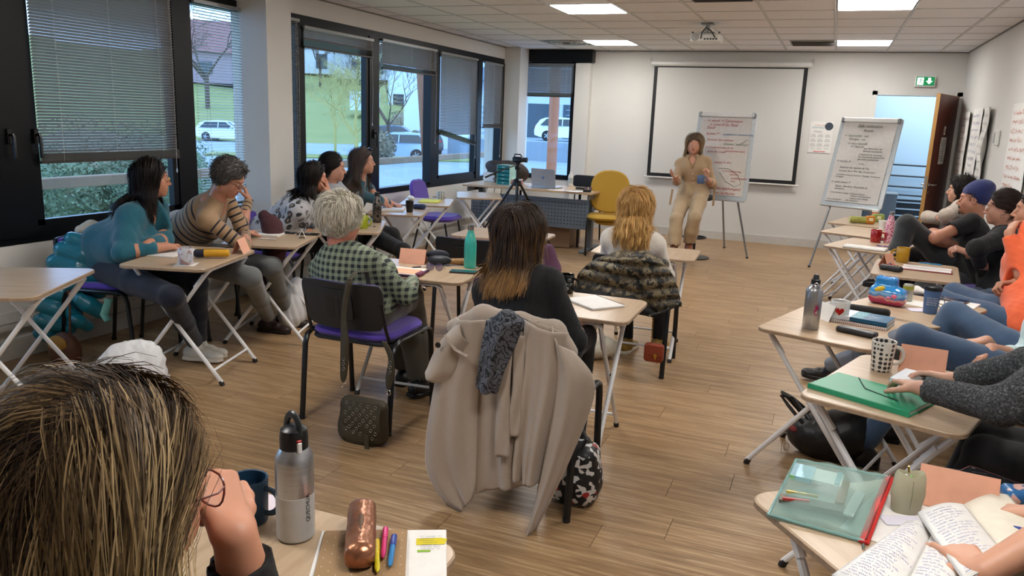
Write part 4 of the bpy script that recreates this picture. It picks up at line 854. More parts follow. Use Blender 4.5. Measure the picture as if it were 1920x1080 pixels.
# ---------------- organic shapes: smooth-blended distance fields meshed by surface nets ----------------
A3=lambda v: np.array((v[0],v[1],v[2]),float)
def unit(v): v=A3(v); return v/max(np.linalg.norm(v),1e-9)
class Sdf:
    def __init__(s): s.p=[]; s.lin=None; s.tor=False
    def cap(s,a,b,ra,rb=None,k=.02,op=0,col=-1,u=(0,0)): s.p.append((0,A3(a),A3(b),ra,ra if rb is None else rb,k,op,col,u,s.tor)); return s
    def chain(s,pts,rs,k=.02,op=0,col=-1,u=(0,1)):
        n=len(pts)-1
        for i in range(n): s.cap(pts[i],pts[i+1],rs[i],rs[i+1],k,op,col,(u[0]+(u[1]-u[0])*i/n,u[0]+(u[1]-u[0])*(i+1)/n))
        return s
    def ell(s,c,r,R=None,k=.02,op=0,col=-1,u=0): s.p.append((1,A3(c),A3(r),np.eye(3) if R is None else np.array(R),None,k,op,col,(u,u),s.tor)); return s
    def box(s,c,r,R=None,rd=.01,k=.02,op=0,col=-1,u=0): s.p.append((2,A3(c),A3(r),np.eye(3) if R is None else np.array(R),rd,k,op,col,(u,u),s.tor)); return s
    @staticmethod
    def dist(q,X,Y=None,Z_=None):
        """distance for an (n,3) array, or for an open grid X,Y,Z"""
        if Y is None: X,Y,Z_=X[:,0],X[:,1],X[:,2]
        x,y,z=X-q[1][0],Y-q[1][1],Z_-q[1][2]
        if q[0]==0:
            ab=q[2]-q[1]; l=max(float(ab@ab),1e-12); f4=np.float32; dt=x*f4(ab[0])+y*f4(ab[1])+z*f4(ab[2]); t=np.clip(dt/f4(l),0,1)
            d2=(x*x+y*y+z*z)+t*(t*f4(l)-2*dt); return np.sqrt(np.maximum(d2,0))-(f4(q[3])+f4(q[4]-q[3])*t),t
        R=q[3].astype(np.float32); A,B,C_=[x*R[i,0]+y*R[i,1]+z*R[i,2] for i in range(3)]; r=q[2].astype(np.float32)
        if q[0]==1:
            a,b,c=A/r[0],B/r[1],C_/r[2]; k0=np.sqrt(a*a+b*b+c*c); a/=r[0]; b/=r[1]; c/=r[2]; k1=np.sqrt(a*a+b*b+c*c); return k0*(k0-1)/np.maximum(k1,1e-9),np.float32(0)
        a,b,c=np.abs(A)-(r[0]-q[4]),np.abs(B)-(r[1]-q[4]),np.abs(C_)-(r[2]-q[4]); m=np.maximum
        return np.sqrt(m(a,0)**2+m(b,0)**2+m(c,0)**2)+np.minimum(m(a,m(b,c)),0)-np.float32(q[4]),np.float32(0)
    def bb(s,q):
        if q[0]==0: return np.minimum(q[1]-q[3],q[2]-q[4]),np.maximum(q[1]+q[3],q[2]+q[4])
        e=(np.abs(q[3]).T@q[2]) ; return q[1]-e,q[1]+e
    def net(s,h):
        B=[s.bb(q) for q in s.p if q[6]==0]; lo=np.min([b[0] for b in B],0)-3*h; hi=np.max([b[1] for b in B],0)+3*h
        n=np.ceil((hi-lo)/h).astype(int)+1; F=np.full(n,1.,np.float32)
        for q in s.p:
            b0,b1=s.bb(q); m=q[5]+3*h
            if q[6]==0 and q[0]: m+=.02
            i0=np.clip(((b0-m-lo)/h).astype(int),0,n-1); i1=np.clip(((b1+m-lo)/h).astype(int)+2,1,n)
            if (i1<=i0).any(): continue
            g=[(lo[a]+h*np.arange(i0[a],i1[a])).astype(np.float32) for a in range(3)]
            d,_=s.dist(q,g[0][:,None,None],g[1][None,:,None],g[2][None,None,:]); sl=tuple(slice(i0[a],i1[a]) for a in range(3)); f=F[sl]; k=max(q[5],1e-6)
            if q[6]==0: w=np.maximum(k-np.abs(f-d),0)/k; F[sl]=np.minimum(f,d)-w*w*np.float32(k/4)
            else: d=-d; w=np.maximum(k-np.abs(f-d),0)/k; F[sl]=np.maximum(f,d)+w*w*k/4
        ins=F<0; cs=np.zeros(tuple(n-1)+(3,),np.float32); cn=np.zeros(tuple(n-1),np.float32); E=[]; L_=[]; PP=[]
        for ax in range(3):
            a=[slice(None)]*3; b=[slice(None)]*3; a[ax]=slice(0,-1); b[ax]=slice(1,None); fa,fb=F[tuple(a)],F[tuple(b)]
            I=np.argwhere((fa<0)!=(fb<0)); va=fa[tuple(I.T)]; vb=fb[tuple(I.T)]; t=va/(va-vb); pos=I.astype(np.float32); pos[:,ax]+=t
            o1,o2=[x for x in range(3) if x!=ax]; ok=(I[:,o1]>0)&(I[:,o2]>0)&(I[:,o1]<n[o1]-1)&(I[:,o2]<n[o2]-1); I=I[ok]; pos=pos[ok]; va=va[ok]; Q=[]
            for d1,d2 in ((0,0),(1,0),(1,1),(0,1)):
                J=I.copy(); J[:,o1]-=d1; J[:,o2]-=d2; li=np.ravel_multi_index(tuple(J.T),cn.shape); L_.append(li); PP.append(pos); Q.append(J)
            E.append((ax,Q,va<0))
        li=np.concatenate(L_); pp=np.concatenate(PP); cn=np.bincount(li,minlength=cn.size).reshape(cn.shape); cs=np.stack([np.bincount(li,pp[:,a],minlength=cn.size).reshape(cn.shape) for a in range(3)],-1)
        idx=-np.ones(cn.shape,int); mk=cn>0; idx[mk]=np.arange(mk.sum()); V=lo+h*(cs[mk]/cn[mk][:,None]); Fs=[]
        for ax,Q,inn in E:
            q=np.stack([idx[tuple(J.T)] for J in Q],1); flip=inn if ax!=1 else ~inn
            q[~flip]=q[~flip][:,::-1]; Fs.append(q[:, ::-1])
        return V.astype(float),np.concatenate(Fs)
    def attrs(s,V,cols):
        W=None; best=None; U=np.zeros(len(V)); SW=np.zeros(len(V)); bd=np.full(len(V),9.); bc=np.full(len(V),-1)
        for q in s.p:
            if q[6]: continue
            d,t=s.dist(q,V); w=np.exp(-np.maximum(d,0)/.006)+1e-9; U+=w*(np.clip(((s.lin[0]-V)@s.lin[1])/s.lin[2],0,1.3) if (getattr(s,'lin',None) is not None and q[9]) else q[8][0]+(q[8][1]-q[8][0])*t); SW+=w
            m=(d<bd-.0005) if q[7]<0 else ((d<bd+.0012)&(d<.0022)); bd=np.where(m,np.minimum(d,bd),bd); bc=np.where(m,q[7],bc)
        C=np.ones((len(V),4)); 
        for i,c in enumerate(cols): C[bc==i]=lin(c)
        m=bc<0; C[m]=(-1,-1,-1,1)
        return U/SW,C
def mesh_np(name,V,F,mat,C=None,U=None,smooth=True,N_=None):
    me=bpy.data.meshes.new(name); k=F.shape[1]; me.vertices.add(len(V)); me.vertices.foreach_set('co',np.ascontiguousarray(V,np.float32).ravel())
    me.loops.add(F.size); me.loops.foreach_set('vertex_index',np.ascontiguousarray(F,np.int32).ravel()); me.polygons.add(len(F))
    me.polygons.foreach_set('loop_start',np.arange(0,F.size,k,dtype=np.int32)); me.polygons.foreach_set('loop_total',np.full(len(F),k,np.int32))
    if smooth: me.polygons.foreach_set('use_smooth',np.ones(len(F),bool))
    me.update(calc_edges=True)
    if C is not None: a=me.color_attributes.new('Col','FLOAT_COLOR','POINT'); a.data.foreach_set('color',np.ascontiguousarray(C,np.float32).ravel())
    if U is not None: a=me.attributes.new('U','FLOAT','POINT'); a.data.foreach_set('value',np.ascontiguousarray(U,np.float32).ravel())
    me.materials.append(mat); return me
def wrinkle(V,F,amp,freq,seed=0,aniso=(1,1,1)):
    r=np.random.default_rng(seed); n=np.zeros_like(V); a,b,c=V[F[:,0]],V[F[:,1]],V[F[:,2]]; fn=np.cross(b-a,c-a)
    for a_ in range(3): n[:,a_]=sum(np.bincount(F[:,i],fn[:,a_],minlength=len(V)) for i in range(4))
    n/=np.maximum(np.linalg.norm(n,axis=1,keepdims=True),1e-9); P=V*np.array(aniso); d=np.zeros(len(V)); w=P.copy()
    for o in range(3):
        K=r.normal(size=(3,3))*freq*(1.7**o); w=P+.03*np.sin(P@K.T+r.uniform(0,6,3)); ph=np.sin(w@r.normal(size=3)*freq*(1.8**o)*1.3+r.uniform(0,6)); d+=(.6*(1-2*np.abs(ph))+.4*np.sin(w@r.normal(size=3)*freq*1.1*(1.8**o)))*amp*.42/(1.6**o)
    return V+n*d[:,None]
def sdf_obj(name,S,h,mat,parent,off=(0,0,0),cols=(),base='#888888',amp=0,freq=20,seed=1,aniso=(1,1,1),**props):
    V,F=S.net(h); U,C=S.attrs(V,list(cols))
    m=C[:,0]<0; C[m]=lin(base)
    if amp: V=wrinkle(V,F,amp,freq,seed,aniso)
    return link(name,mesh_np(name,V-A3(off),F,mat,C,U),parent,**props)
s=N('skin'); c=s.attr('Col'); v=s.obj(); n_=s.noise(v,22,4)
SKIN=s.pbr(s.mix(s.math('MULTIPLY',n_,.16),c,'#9c5440'),.48,sub=.12,bump=s.noise(v,420,3),bs=.12,bd=.0006)
def cloth(name,col,col2=None,sc=8,weave=600,bs=.3,rough=.85,sheen=.25,rib=None,bd=.0015):
    s=N(name); v=s.obj(); c=s.mix(s.noise(v,sc,4),col,col2 or col); b=s.noise(v,weave,2)
    if rib: w=s.n('TexWave'); w.inputs['Scale'].default_value=rib; w.inputs['Distortion'].default_value=1.5; s.l(v,w.inputs['Vector']); b=s.math('ADD',w.outputs['Fac'],s.math('MULTIPLY',b,.5))
    return s.pbr(c,rough,bump=b,bs=bs,bd=bd,sheen=sheen)
s=N('hair_strands'); c=s.attr('Col'); HAIRM=s.pbr(c,.5,spec=.22)
IRIS=M('#3a2a20',.1); EYEW=M('#e6dfd8',.12)
def frame(yaw,pitch=0,roll=0):
    """head frame rows x(right),y(forward),z(up) in world"""
    a,p,r=map(math.radians,(yaw,pitch,roll)); y=np.array([math.cos(a)*math.cos(p),math.sin(a)*math.cos(p),-math.sin(p)]); z0=np.array([math.cos(a)*math.sin(p),math.sin(a)*math.sin(p),math.cos(p)]); x0=np.cross(y,z0)
    return np.array([x0*math.cos(r)+z0*math.sin(r),y,-x0*math.sin(r)+z0*math.cos(r)])
def head_sdf(S,c,Fm,hs=1.,male=False,lips=0):
    T=lambda p: A3(c)+(A3(p)*hs)@Fm
    E=lambda p,r,**k: S.ell(T(p),A3(r)*hs,Fm,**k)
    E((0,-.014,.032),(.073,.094,.083),k=.02); E((0,.022,-.018),(.061,.062,.082),k=.03); E((0,.030,-.072),(.046 if not male else .052,.050,.036),k=.03)
    E((0,.068,-.098),(.018,.017,.014),k=.03); 
    for sx in (-1,1): E((sx*.036,.056,-.032),(.024,.022,.026),k=.03); E((sx*.05,-.0,-.06),(.02,.03,.03),k=.04)
    E((0,.074,.024),(.044,.016,.012),k=.02)
    for sx in (-1,1): E((sx*.031,.098,.001),(.018,.014,.012),k=.012,op=1)
    S.chain([T((0,.082,.008)),T((0,.093,-.012)),T((0,.107,-.034))],[.0075*hs,.0078*hs,.0105*hs],k=.012,u=(0,0))
    for sx in (-1,1): E((sx*.0095,.095,-.038),(.0068,.010,.0062),k=.007)
    E((0,.080,-.064),(.026,.013,.02),k=.018)
    E((0,.0925,-.0605),(.0185,.006,.0036),k=.004,col=lips); E((0,.0905,-.0685),(.016,.0065,.0042),k=.004,col=lips)
    for sx in (-1,1):
        E((sx*.031,.0795,.0),(.0150,.0130,.0115),k=.005) # eyelid globe
        R=Fm; E((sx*.074,-.006,-.012),(.008,.018,.031),k=.006); E((sx*.081,-.002,-.010),(.004,.009,.018),k=.004,op=1)
    return T
def hand_sdf(S,wr,d,nrm,thumb,curl=(25,30,20),sc=1.,spread=.06,nails=-1,tcurl=0.,curls=None):
    """wr wrist, d towards knuckles, nrm out of the palm, thumb=+-1 side"""
    wr=A3(wr); d=unit(d); nrm=A3(nrm); nrm=unit(nrm-d*(nrm@d)); sd=np.cross(nrm,d)*thumb; tips=[]
    K=[(.030,.086),(.010,.090),(-.010,.085),(-.028,.076)]; L=[(.042,.026,.021),(.046,.030,.022),(.042,.028,.021),(.032,.021,.018)]
    for i,(o,q) in enumerate(K):
        kn=wr+(sd*o+d*q)*sc; S.cap(wr+sd*o*.55*sc+d*.012*sc,kn,.0125*sc,.0105*sc,k=.016*sc)
        a=0; p=kn; cu=(curls[i] if curls else curl); dd0=unit(d+sd*o*spread*22)
        for j in range(3):
            a+=math.radians(cu[j]); dd=dd0*math.cos(a)+nrm*math.sin(a); q2=p+dd*L[i][j]*sc; S.cap(p,q2,(.0092-.0008*j)*sc,(.0086-.0009*j)*sc,k=.004*sc); p=q2
        if nails>=0: up=-(nrm*math.cos(a)-dd0*math.sin(a)); S.ell(p+up*.0045*sc-dd*.001,(.0052*sc,.007*sc,.0030*sc),np.array([sd,dd,up]),k=.001,col=nails)
        tips.append(p)
    p=wr+(d*.018+sd*.018+nrm*.004)*sc; dd=unit(d*.62+sd*(.72-tcurl)+nrm*(.28+tcurl)); S.cap(p,p+dd*.042*sc,.0145*sc,.0115*sc,k=.014*sc); p=p+dd*.042*sc
    for j,l in enumerate((.032,.026)): dd=unit(dd+d*.28+nrm*(.10+tcurl*.5)-sd*.12); q2=p+dd*l*sc; S.cap(p,q2,(.0108-.001*j)*sc,(.0098-.0016*j)*sc,k=.004*sc); p=q2
    if nails>=0: S.ell(p-nrm*.006*sc,(.006*sc,.008*sc,.003*sc),np.array([sd,dd,unit(np.cross(sd,dd))]),k=.001,col=nails)
    tips.append(p); return tips
def ik(sh,wr,hint,l1=.275,l2=.245):
    sh,wr=A3(sh),A3(wr); v=wr-sh; D=min(np.linalg.norm(v),(l1+l2)*.995); v=unit(v); a=(l1*l1-l2*l2+D*D)/(2*D); hgt=math.sqrt(max(l1*l1-a*a,0)); h=A3(hint); h=unit(h-v*(h@v)); return sh+v*a+h*hgt
# ---- hair
def hair(parent,off,c,Fm,hs,n_g,length,cols,w=.004,m=5,part_x=.02,vol=.012,back=.5,grav=.45,wave=0,steps=16,coll=(),seed=1,front=.075,lift=.2,clump=.009,tipvar=.25,scatter=.0,comb=None,name='hair',side_min=-.06,base=True,fly=0,neckz=-.07,curl=0,lenfn=None,attach=.75,guard=.045,flat=False,conv=.55,att_lo=-.045):
    r=np.random.default_rng(seed); c=A3(c); cc=np.array([0,-.014,.032])*hs; rad=np.array([.076,.097,.086])*hs
    P=[];
    while len(P)<n_g:
        d=r.normal(size=3); d/=np.linalg.norm(d); p=cc+d*rad; y,z=p[1]/hs,p[2]/hs
        zmin=np.interp(y,[-.11,-.05,-.01,.03,.06,.085],[neckz,neckz,side_min,.02,.055,front])
        if z>zmin: P.append(p)
    P=np.array(P); d=(P-cc)/rad; nrm=d/rad; nrm/=np.linalg.norm(nrm,axis=1,keepdims=True)
    sg=np.sign(P[:,0]-part_x*hs+r.normal(size=n_g)*.010); sg[sg==0]=1
    nz=np.clip(nrm[:,2],0,1); yf=np.clip((P[:,1]/hs-.01)/.06,0,1)
    if comb is None: D=np.stack([sg*.95*nz*(.35+.65*np.clip((P[:,1]/hs+.09)/.08,0,1)),-back*(.35+.9*yf)-0*nz,-(1-nz)*.9],1)
    else: D=np.tile(np.array(comb,float),(n_g,1)); D[:,0]+=sg*.2; D[:,2]-=(1-nz)*.5
    D=D-nrm*np.sum(D*nrm,1,keepdims=True); D/=np.maximum(np.linalg.norm(D,axis=1,keepdims=True),1e-6); D=D+nrm*min(lift,.25)*.5; D/=np.linalg.norm(D,axis=1,keepdims=True)
    lay=vol*hs*(.25+.75*r.random(n_g)); Lh=(length if lenfn is None else lenfn(P/hs))*(1-tipvar*r.random(n_g)); st=Lh/steps; gl=Fm@np.array([0,0,-1.]); X=[P+0]; p=P+0
    fc=np.array([0,.024,-.02])*hs; fr=np.array([.064,.068,.088])*hs; ph=r.uniform(0,6.28,n_g)
    caps=[(Fm@(A3(a)-c),Fm@(A3(b)-c),ra) for a,b,ra in coll]; ax1=r.normal(size=(n_g,3))
    for i in range(steps):
        D=D+gl*grav*(.25+1.3*i/steps)+r.normal(size=D.shape)*scatter*.5; D/=np.linalg.norm(D,axis=1,keepdims=True); p=p+D*st[:,None]
        for e0,er in ((cc,rad),(fc,fr)):
            q=(p-e0)/(er+lay[:,None]); l=np.linalg.norm(q,axis=1,keepdims=True); ins=(l<1); p=np.where(ins,e0+(er+lay[:,None])*q/np.maximum(l,1e-6),p)
        q=(p-cc)/(rad+(lay*min(1,(i+1)/steps*2.5))[:,None]); l=np.linalg.norm(q,axis=1,keepdims=True); at=np.clip((p[:,2:3]/hs-att_lo)/.06,0,1)*attach*(l>1); tgt=cc+(p-cc)/np.maximum(l,1e-6); p=p*(1-at)+tgt*at
        m_=(p[:,1]>guard*hs)&(p[:,2]<.055*hs); p[:,1]=np.where(m_,p[:,1]*.55+guard*hs*.45,p[:,1]); p[:,0]=np.where(m_,np.sign(p[:,0]+1e-9)*np.maximum(np.abs(p[:,0]),.066*hs),p[:,0])
        for a,b,ra in caps:
            ab=b-a; t=np.clip((p-a)@ab/(ab@ab),0,1); q=p-a-t[:,None]*ab; l=np.linalg.norm(q,axis=1,keepdims=True); R_=ra+lay[:,None]*.6; p=np.where(l<R_,a+t[:,None]*ab+q/np.maximum(l,1e-6)*R_,p)
        D2=p-X[-1]; D=D2/np.maximum(np.linalg.norm(D2,axis=1,keepdims=True),1e-6); X.append(p+0)
    X=np.array(X).transpose(1,0,2) # g,S,3
    S_=steps+1; t=np.linspace(0,1,S_)
    if wave: 
        o=np.cross(np.gradient(X,axis=1),ax1[:,None,:]); o/=np.maximum(np.linalg.norm(o,axis=2,keepdims=True),1e-6); X=X+o*(np.sin(t[None,:]*(curl or 11)+ph[:,None])*wave*t[None,:]**.6)[:,:,None]
    O=r.normal(size=(n_g,m,3))*clump; O=O-nrm[:,None]*np.minimum(np.sum(O*nrm[:,None],2,keepdims=True),0)
    Y=X[:,None]+O[:,:,None]*(1-conv*t[None,None,:,None]**2); ln=1-tipvar*.5*r.random((n_g,m,1)); 
    idx=t*(S_-1); Y=Y.reshape(-1,S_,3); ln=ln.reshape(-1); k=np.clip((t[None]*ln[:,None])*(S_-1),0,S_-1.001); k0=k.astype(int); fr_=(k-k0)[:,:,None]; I=np.arange(len(Y))[:,None]; Y=Y[I,k0]*(1-fr_)+Y[I,k0+1]*fr_
    if fly:
        j=r.random(len(Y))<fly; Y[j]+= (r.normal(size=(j.sum(),1,3))*.018)*t[None,:,None]**1.5
    Tn=np.gradient(Y,axis=1); Nn=(Y-cc*.6); Nn[...,2]*=.35; sd=np.cross(Tn,Nn); sd/=np.maximum(np.linalg.norm(sd,axis=2,keepdims=True),1e-7); Nn=np.cross(sd,Tn); Nn/=np.maximum(np.linalg.norm(Nn,axis=2,keepdims=True),1e-7)
    ww=w*(1-.75*t**2.5)*(.35+.65*np.minimum(1,t*6+.3)); ww=ww[None,:,None]*(.6+.8*r.random((len(Y),1,1)))
    nv_=2 if flat else 3
    V=(np.stack([Y-sd*ww/2,Y+sd*ww/2],2) if flat else np.stack([Y-sd*ww/2,Y+Nn*ww*.28,Y+sd*ww/2],2)).reshape(-1,3); V=c+V@Fm; n=len(Y); b0=(np.arange(n)[:,None,None]*S_+np.arange(S_-1)[None,:,None])*nv_+np.arange(nv_-1)[None,None,:]
    F=np.stack([b0,b0+1,b0+nv_+1,b0+nv_],-1).reshape(-1,4)
    g=r.random((n,1)); A=np.array([lin(x)[:3] for x in cols['root']]); B=np.array([lin(x)[:3] for x in cols['tip']]); ia=r.integers(0,len(A),n)
    if cols.get('guide'): ia=np.repeat(r.integers(0,len(A),n_g),m)
    tt=np.clip((t-cols.get('t0',.4))/(cols.get('t1',.9)-cols.get('t0',.4)),0,1); tt=tt*tt*(3-2*tt)
    C=A[ia][:,None]*(1-tt[None,:,None])+B[ia%len(B)][:,None]*tt[None,:,None]; C=C*(.72+.5*g[:,:,None]); C=np.repeat(C[:,:,None],nv_,2).reshape(-1,3); C=np.concatenate([C,np.ones((len(C),1))],1)
    off=A3(off)
    if base:
        S=Sdf(); R=Fm; S.ell(c+cc@Fm,rad*1.03+.002,R,k=.001); S.ell(c+(np.array([0,.075,-.045])*hs)@Fm,np.array([.09,.075,.105])*hs,R,k=.02,op=1); S.ell(c+(np.array([0,.02,-.10])*hs)@Fm,np.array([.1,.09,.085])*hs,R,k=.02,op=1)
        V2,F2=S.net(.006); C2=np.tile(np.append(A[0]*.8,1),(len(V2),1)); F=np.concatenate([F,F2+len(V)]); V=np.concatenate([V,V2]); C=np.concatenate([C,C2])
    return link(name,mesh_np(name,V-off,F,HAIRM,C),parent)
# ---- person
SHOEW=M('#dedbd2',.5); 
def person(lab,hd,face,pel,body,wr=(None,None),hint=None,hd_dir=((1,0,0),(1,0,0)),palm=((0,0,-1),(0,0,-1)),curl=((25,30,20),(25,30,20)),knee=None,foot=None,toe=None,skin='#c98f74',lips='#a3564d',hs=.96,bs=1.,
    top=None,sleeve=1.,topu=None,pants=None,shoe=None,hair_=None,neck='round',h=.0045,ht=.008,male=False,legs=True,hands=(1,1),inner=None,belly=0,bust=.8,coat=None,elb=(None,None),shw=.158,eyes=True,brow='#3a2a22',fold=.0035,sh_drop=.07,tcurl=(0,0),shirt_h=None,skinfull=False,nails=-1,loosen=0,neckoff=None,cape=0,tuck=False,cuff=True):
    hd=A3(hd); pel=A3(pel); Fm=frame(*face); a=math.radians(body); fw=np.array([math.cos(a),math.sin(a),0]); lf=np.array([-math.sin(a),math.cos(a),0]); z=np.array([0,0,1.])
    root=thing('person',lab,'person',(pel[0],pel[1],0)); off=(pel[0],pel[1],0)
    N0=hd-Fm[2]*.155*hs-Fm[1]*.028*hs; 
    N0=N0*.75+(hd-z*.165*hs-unit(hd-pel)*.0)*.25 if neckoff is None else hd+A3(neckoff)
    sp=unit(N0-pel); fs=unit(fw-sp*(fw@sp)); ls=np.cross(sp,fs)
    C0=N0-sp*.02; sh=[N0-sp*sh_drop*bs+ls*shw*bs,N0-sp*sh_drop*bs-ls*shw*bs]
    hips=[pel+lf*.085*bs,pel-lf*.085*bs]
    el=[None,None]
    for i in (0,1):
        if wr[i] is None: continue
        el[i]=ik(sh[i],wr[i],A3(elb[i])-(sh[i]+A3(wr[i]))/2 if elb[i] is not None else (-fw*.35-z+(ls if i==0 else -ls)*.45),.28*bs,.25*bs)
    if legs:
        kn=[A3(k) for k in knee] if knee is not None else [hips[i]+fw*.40*bs+lf*(.06 if i==0 else -.06)+z*.02 for i in (0,1)]
        ft=[A3(k) for k in foot] if foot is not None else [np.array([kn[i][0]-fw[0]*.02,kn[i][1]-fw[1]*.02,.09]) for i in (0,1)]
        td=[unit(t_) for t_ in toe] if toe is not None else [fw,fw]
    # --- skin body: one mesh
    S=Sdf(); T=head_sdf(S,hd,Fm,hs,male); S.cap(T((0,-.022,-.06)),N0-sp*.03,.052*hs*(1.15 if male else 1),.056*(1.12 if male else 1),k=.03)
    S.cap(N0-sp*.045+ls*.05,N0-sp*.045-ls*.05,.036,k=.04); S.ell(N0-sp*.14+fs*.026,(.095,.070,.10),np.array([ls,fs,sp]),k=.05)
    V,F=S.net(h*.8); U,C=S.attrs(V,[lips]); parts=[(V,F,C)]
    nrmcol=lambda C: C
    for i in (0,1):
        if wr[i] is None or not hands[i]: continue
        S=Sdf()
        w_=A3(wr[i]); e_=el[i]; S.chain([e_+(sh[i]-e_)*(.9 if sleeve<.5 else .1),e_,e_+(w_-e_)*.3,w_],[.046*bs,.040*bs,.041*bs,.0255*bs],k=.02)
        if male: S.cap(e_,e_+(w_-e_)*.5,.044,.040,k=.02)
        hand_sdf(S,w_,hd_dir[i],palm[i],1 if i else -1,curl[i] if not isinstance(curl[i][0],tuple) else (0,0,0),sc=(1.05 if male else .93)*bs,tcurl=tcurl[i],curls=curl[i] if isinstance(curl[i][0],tuple) else None,nails=nails)
        V,F=S.net(h*.8); U,C=S.attrs(V,['#c97f78']*(nails+1)); parts.append((V,F,C))
    S=Sdf(); S.cap(N0-sp*.10,pel+z*.05,.085*bs,.10*bs,k=.05); S.cap(hips[0],hips[1],.09*bs,k=.05)
    if legs:
        for i in (0,1): S.chain([hips[i],kn[i],kn[i]*.65+ft[i]*.35,ft[i]],[.075*bs,.048*bs,.046*bs,.032*bs],k=.03)
    V,F=S.net(.016); U,C=S.attrs(V,[]); parts.append((V,F,C))
    n=0; Vs,Fs,Cs=[],[],[]
    for V,F,C in parts: C[C[:,0]<0]=lin(skin); Vs.append(V);Fs.append(F+n);Cs.append(C); n+=len(V)
    link('body',mesh_np('body',np.concatenate(Vs)-A3(off),np.concatenate(Fs),SKIN,np.concatenate(Cs)),root)
    # --- eyes, brows
    if eyes:
        for sx in (-1,1):
            e=part('eye',MB().ell(T((sx*.031,.0838,.0003))-A3(off),(.0128*hs,.0105*hs,.0056*hs),12,8,R=Matrix(Fm.T.tolist())),EYEW,root); q=T((sx*.031,.0898,.0006))-A3(off)
            part('iris',MB().ell(q,(.0050*hs,)*3,10,6),IRIS,e)
            part('eyelid',MB().tube([T((sx*(.031+.0145*u),(.0885-.006*u*u),.0022+.0035*(1-u*u)))-A3(off) for u in np.linspace(-1,1,7)],.0014*hs,5),M(brow,.6),root)
            part('eyebrow',MB().tube([T((sx*(.032+.019*u),.0872-.009*u*u,.0215+.004*(1-u*u)-.002*u))-A3(off) for u in np.linspace(-1,1,7)],[.0012,.0022,.0025,.0025,.0022,.0018,.001],5,flat=.8),M(brow,.8),root)
    # --- top garment
    inf=.010+loosen
    if top is not None:
        S=Sdf(); R=np.array([ls,fs,sp]); Lt=np.linalg.norm(N0-pel); S.lin=(N0,sp,Lt); S.tor=True
        S.cap(sh[0]-sp*.012,sh[1]-sp*.012,.040*bs+inf,k=.04,u=(.12,.12))
        for i in (0,1): S.cap(N0-sp*.018,sh[i],.040*bs+inf*.6,.040*bs+inf,k=.04,u=(.03,.12))
        S.ell(N0-sp*Lt*.30,(.148*bs+inf,.103*bs+inf,.16),R,k=.05,u=.3)
        S.chain([N0-sp*Lt*.35,N0-sp*Lt*.62,pel+z*(.15 if tuck else .06)],[.110*bs+inf,(.112+belly)*bs+inf-.012*tuck,(.12-.022*tuck)*bs+inf],k=.06,u=(.35,1))
        if not tuck: S.ell(pel+z*.03,(.165*bs+inf,.125*bs+inf,.11),np.array([lf,fw,z]),k=.06,u=1)
        if bust:
            for i in (-1,1): S.ell(N0-sp*Lt*.36+fs*(.065+.02*bust)+ls*.07*i,(.062*bust+.012,)*3,R,k=.06,u=.36)
        if belly: S.ell(pel+z*.16+fw*.06,(.14,.12+belly,.13),np.array([lf,fw,z]),k=.07,u=.8)
        S.tor=False
        for i in (0,1):
            if wr[i] is None: 
                S.cap(sh[i],sh[i]-sp*.26+ls*(.03 if i==0 else -.03),.05*bs+inf,.045*bs+inf,k=.03,u=(0,1)); continue
            w_=A3(wr[i]); e_=el[i]
            if cape: S.chain([sh[i]-z*.02,(e_+N0-sp*.32)/2,pel+z*.16+lf*(.1 if i==0 else -.1)],[.06,.085+cape,.11],k=.09,u=(.1,.5)); S.chain([sh[i],sh[i]*.45+e_*.55-z*.02],[.05,.055+cape],k=.05)
            if sleeve>=.5:
                t_=(sleeve-.5)*2; S.cap(sh[i],e_,.045*bs+inf*.62,.037*bs+inf*.58,k=.025,u=(.12,.55)); q=e_+(w_-e_)*t_; S.cap(e_,q,.038*bs+inf*.55,(.037-.012*t_)*bs+inf*.5,k=.03,u=(.55,1.))
                if t_>.4 and cuff: S.cap(q+unit(w_-e_)*.012,q+unit(w_-e_)*.09,.031*bs+inf*.6,.05,k=.006,op=1)
            else:
                t_=sleeve*2; q=sh[i]+(e_-sh[i])*t_; S.cap(sh[i],q,.052*bs+inf,.050*bs+inf,k=.025,u=(.12,.5)); S.cap(q+unit(e_-sh[i])*.055,q+unit(e_-sh[i])*.3,.085,.085,k=.004,op=1)
        nd=unit(hd-N0); S.cap(N0+nd*.03,N0+nd*.22,.057*hs,.068,k=.010,op=1); S.cap(N0-nd*.005,N0+nd*.2,.048*hs,.056,k=.01,op=1)
        if neck=='v': S.cap(N0-sp*.02+fs*.09,N0-sp*.13+fs*.14,.05,.012,k=.008,op=1)
        if neck=='open': S.cap(N0+fs*.10,N0-sp*.30+fs*.17,.07,.035,k=.01,op=1); S.cap(N0-sp*.3+fs*.17,pel+z*.1+fw*.17,.05,.09,k=.01,op=1)
        if neck=='high': S.cap(N0-sp*.02,N0+sp*.055+Fm[1]*.005,.064,.060,k=.008,u=(0,0)); S.cap(N0+sp*.06,N0+sp*.2,.052,.07,k=.004,op=1)
        sdf_obj('sweater' if topu is None else topu,S,ht,top,root,off,amp=fold,freq=17,seed=int(hd[0]*100)%97)
